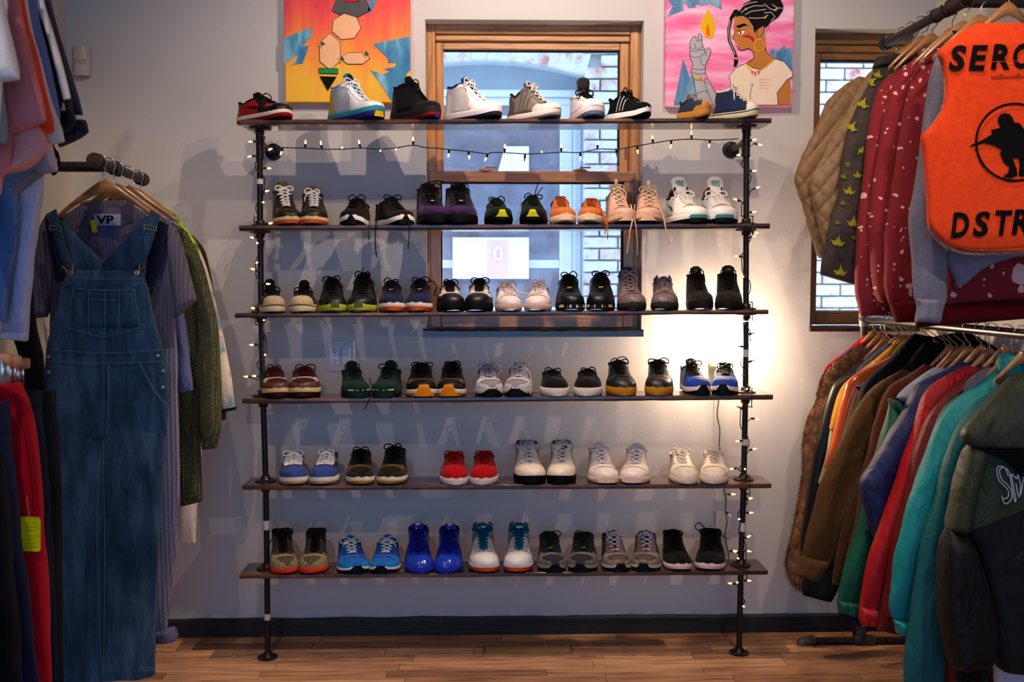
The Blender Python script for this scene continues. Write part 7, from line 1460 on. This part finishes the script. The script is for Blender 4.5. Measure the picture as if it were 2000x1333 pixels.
RDJ = M('#a0101e', 'nylon')
jr = jacket('bright red jacket with gathered cuff beside the navy puffer', 2.99, RDJ, [(1890, 714, 1918, 722), (1858, 730, 1894, 744), (1828, 748, 1866, 766), (1806, 772, 1842, 790), (1794, 806, 1824, 822), (1782, 852, 1808, 862), (1762, 902, 1792, 912), (1742, 962, 1772, 970), (1722, 1020, 1752, 1026), (1700, 1080, 1736, 1084), (1688, 1140, 1724, 1144), (1680, 1186, 1716, 1190)], t_=.036, fold=.005)
jr.part('cuff', [(1680, 1184, 1717, 1188), (1678, 1206, 1716, 1212), (1680, 1218, 1713, 1223)], RDJ, .032, -.002, m=10, fold=.007, freq=60)
jacket('dark brick red jacket between bright red and teal', 2.94, M('#6c1418', 'nylon'), [(1916, 716, 1946, 726), (1888, 738, 1924, 752), (1856, 760, 1896, 776), (1830, 786, 1866, 804), (1812, 818, 1844, 836), (1796, 860, 1824, 872), (1778, 912, 1804, 922), (1764, 966, 1788, 974), (1748, 1040, 1776, 1046), (1734, 1120, 1764, 1124), (1722, 1200, 1756, 1204), (1716, 1230, 1762, 1240)])
jacket('charcoal jacket hem glimpsed between red and teal cuffs', 2.96, M('#1a181c', 'fabric'), [(1740, 1060, 1770, 1060), (1726, 1140, 1758, 1142), (1716, 1200, 1752, 1204), (1714, 1222, 1748, 1234)], body=False)
jacket('small crumpled lilac grey hood between brick red and teal', 2.89, M('#77727e', 'cotton'), [(1932, 718, 1946, 726), (1906, 734, 1938, 752), (1890, 750, 1922, 768), (1882, 764, 1908, 776)], body=False, fold=.008)
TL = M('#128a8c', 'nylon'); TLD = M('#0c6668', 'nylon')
jt = jacket('bright turquoise nylon jacket with creased sleeve', 2.86, TL, [(1968, 694, 2010, 704), (1946, 722, 1990, 740), (1912, 750, 1964, 772), (1880, 770, 1936, 800), (1852, 796, 1908, 826), (1836, 824, 1882, 850), (1822, 862, 1862, 884), (1806, 900, 1846, 918), (1788, 940, 1832, 954), (1774, 984, 1824, 994), (1762, 1030, 1812, 1036), (1752, 1080, 1800, 1086), (1743, 1130, 1790, 1136), (1735, 1176, 1780, 1184), (1742, 1206, 1776, 1214)], t_=.040, fold=.011, freq=13)
jt.part('cuff', [(1744, 1210, 1777, 1216), (1749, 1226, 1773, 1230), (1750, 1237, 1770, 1242)], TL, .03, -.003, m=8, fold=.005, freq=60)
jt.part('hood', [(1962, 690, 2060, 688), (1950, 706, 2066, 704), (1946, 730, 2070, 730), (1958, 752, 2060, 752)], TL, .045, -.012, m=14, fold=.010, freq=12)
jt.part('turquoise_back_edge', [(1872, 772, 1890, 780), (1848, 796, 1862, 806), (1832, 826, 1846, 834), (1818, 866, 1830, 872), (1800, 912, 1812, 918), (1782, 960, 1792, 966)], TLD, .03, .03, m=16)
jl = jacket('long dark teal coat reaching below the frame', 2.78, TLD, [(1972, 742, 2010, 752), (1940, 764, 1990, 786), (1908, 786, 1956, 812), (1884, 812, 1932, 840), (1864, 846, 1910, 868), (1850, 886, 1892, 902), (1834, 936, 1876, 946), (1824, 984, 1868, 990), (1806, 1036, 1852, 1044), (1794, 1110, 1840, 1120), (1780, 1190, 1842, 1196), (1771, 1260, 1850, 1270), (1766, 1300, 1858, 1308), (1764, 1350, 1852, 1350)], t_=.036, fold=.006)
jl.part('dark_collar', [(1960, 736, 1990, 730), (1948, 746, 1984, 744), (1952, 752, 1976, 756)], M('#2a1c1e', 'suede'), .03, -.014, m=8)
jl.seam('sleeve', [(1806, 1052), (1824, 1044), (1846, 1040)], .0014, TLD)
# green and black puffer in front
OG = M('#39402c', 'nylon'); BKP = M('#100e0e', 'nylon')
jp = Cloth('jacket', 'olive green and black puffer jacket with white outlined lettering, front right', 'jacket', JGp, [(1930, 1300, 2080, 1300)], 2.64)
jp.part('jacket_body', [(1896, 850, 2130, 850), (1893, 920, 2130, 920), (1890, 980, 2130, 980), (1886, 1032, 2130, 1032)], OG, .050, .012, m=20, n=36, fold=.006, freq=10, e2=.5, tprof=lambda u: 1)
jp.part('jacket_body_lower', [(1884, 1032, 2130, 925), (1886, 1046, 2130, 960), (1900, 1080, 2130, 1060), (1918, 1140, 2130, 1140), (1932, 1210, 2130, 1210), (1940, 1270, 2120, 1270), (1950, 1306, 2110, 1304)], BKP, .056, .010, m=34, n=36, fold=.008, freq=10, e2=.5, tprof=lambda u: 1)
jp.part('upper_sleeve', [(1892, 866, 1926, 862), (1884, 888, 1922, 890), (1874, 920, 1914, 922), (1866, 950, 1906, 952), (1860, 986, 1898, 988), (1853, 1020, 1888, 1028), (1850, 1034, 1884, 1046)], OG, .048, -.014, m=22, n=26, fold=.008)
jp.part('lower_sleeve', [(1850, 1030, 1886, 1044), (1843, 1062, 1902, 1068), (1838, 1100, 1916, 1106), (1837, 1150, 1928, 1156), (1838, 1200, 1938, 1206), (1846, 1246, 1941, 1248), (1854, 1288, 1932, 1290), (1866, 1306, 1924, 1306)], BKP, .056, -.016, m=28, n=28, fold=.012, freq=11)
jp.part('cuff', [(1866, 1302, 1926, 1302), (1870, 1320, 1922, 1320), (1872, 1350, 1924, 1350)], M('#0d0b0c', 'knit'), .04, -.014, m=8, fold=.005, freq=60)
jp.part('hood', [(1974, 734, 2110, 726), (1960, 758, 2120, 752), (1930, 790, 2120, 790), (1900, 822, 2120, 822), (1882, 848, 2120, 846), (1888, 868, 2110, 862), (1916, 878, 2090, 866)], OG, .065, -.024, m=26, n=36, fold=.018, freq=9)
jp.part('hood_lining', [(1906, 876, 2060, 850), (1930, 886, 2080, 870), (1958, 900, 2090, 896), (1980, 920, 2100, 918), (1998, 936, 2110, 936)], M('#0a0909', 'fabric'), .050, -.034, m=14, n=30, fold=.006)
OUT = M('#c3cad4', 'paint')
def lstroke(pts, r=.0013):
    q = cr(pts, max(10, len(pts) * 5)); b = LMB(jp.o); b.tube([P(x, y, 2.64 - .046) for x, y in q], r, 5); b.build('outlined_letter', OUT, jp.t)
lstroke([(1969, 930), (1962, 914), (1950, 912), (1947, 922), (1952, 940), (1964, 952), (1970, 962), (1968, 972), (1960, 975), (1956, 968)]); lstroke([(1974, 932), (1968, 918), (1958, 914), (1952, 920), (1956, 936), (1968, 948), (1976, 962), (1974, 978), (1962, 984), (1956, 968)])
lstroke([(1975, 926), (1978, 944), (1984, 975), (1981, 977), (1972, 928)]); lstroke([(1977, 926), (1986, 936), (1988, 928), (1993, 950), (1990, 972), (1984, 945)]); lstroke([(1994, 966), (1998, 940), (2000, 930), (2010, 966)])
jw = Cloth('jacket', 'white quilted hem at the bottom right corner of the rack', 'jacket', JGp, [(1960, 1330, 2060, 1330)], 2.76); jw.part('hem', [(1945, 1240, 2080, 1240), (1942, 1290, 2080, 1290), (1944, 1345, 2080, 1345)], M('#b8bac2', 'nylon'), .04, m=10)
jx = Cloth('jacket', 'dark red hem beside the teal coat at the bottom edge', 'jacket', JGp, [(1850, 1345, 1880, 1345)], 2.74); jx.part('hem', [(1850, 1270, 1880, 1270), (1848, 1345, 1880, 1345)], M('#5c1018', 'nylon'), .03, m=8)
# hangers on the right rack
hp = [(1697, 652, 3.80), (1712, 656, 3.73), (1745, 660, 3.665), (1722, 664, 3.70), (1750, 664, 3.62), (1760, 662, 3.58), (1778, 668, 3.53), (1792, 676, 3.47), (1812, 672, 3.41), (1834, 678, 3.36), (1846, 682, 3.30), (1858, 686, 3.255), (1872, 682, 3.20), (1884, 684, 3.13), (1906, 682, 3.06), (1922, 688, 2.99), (1950, 684, 2.94), (1966, 690, 2.86), (1988, 694, 2.78)]
desc = ['farthest in the corner', 'carrying the fur coat', 'carrying the black leather jacket', 'wedged behind the black leather', 'carrying the grey denim', 'carrying the mustard jacket', 'carrying the orange leather', 'carrying the brown suede', 'carrying the farther black coat', 'carrying the hooded black coat', 'carrying the brown canvas jacket', 'carrying the darker canvas jacket', 'carrying the rust coat', 'carrying the grey and green jacket', 'carrying the navy puffer', 'carrying the bright red jacket', 'carrying the brick red jacket', 'carrying the turquoise jacket', 'carrying the dark teal coat']
for (x, y, D), d_ in zip(hp, desc): hanger(x + 10, y, 50, D, 'wooden hanger on the right rack, ' + d_, LRL(D), JH, .62)
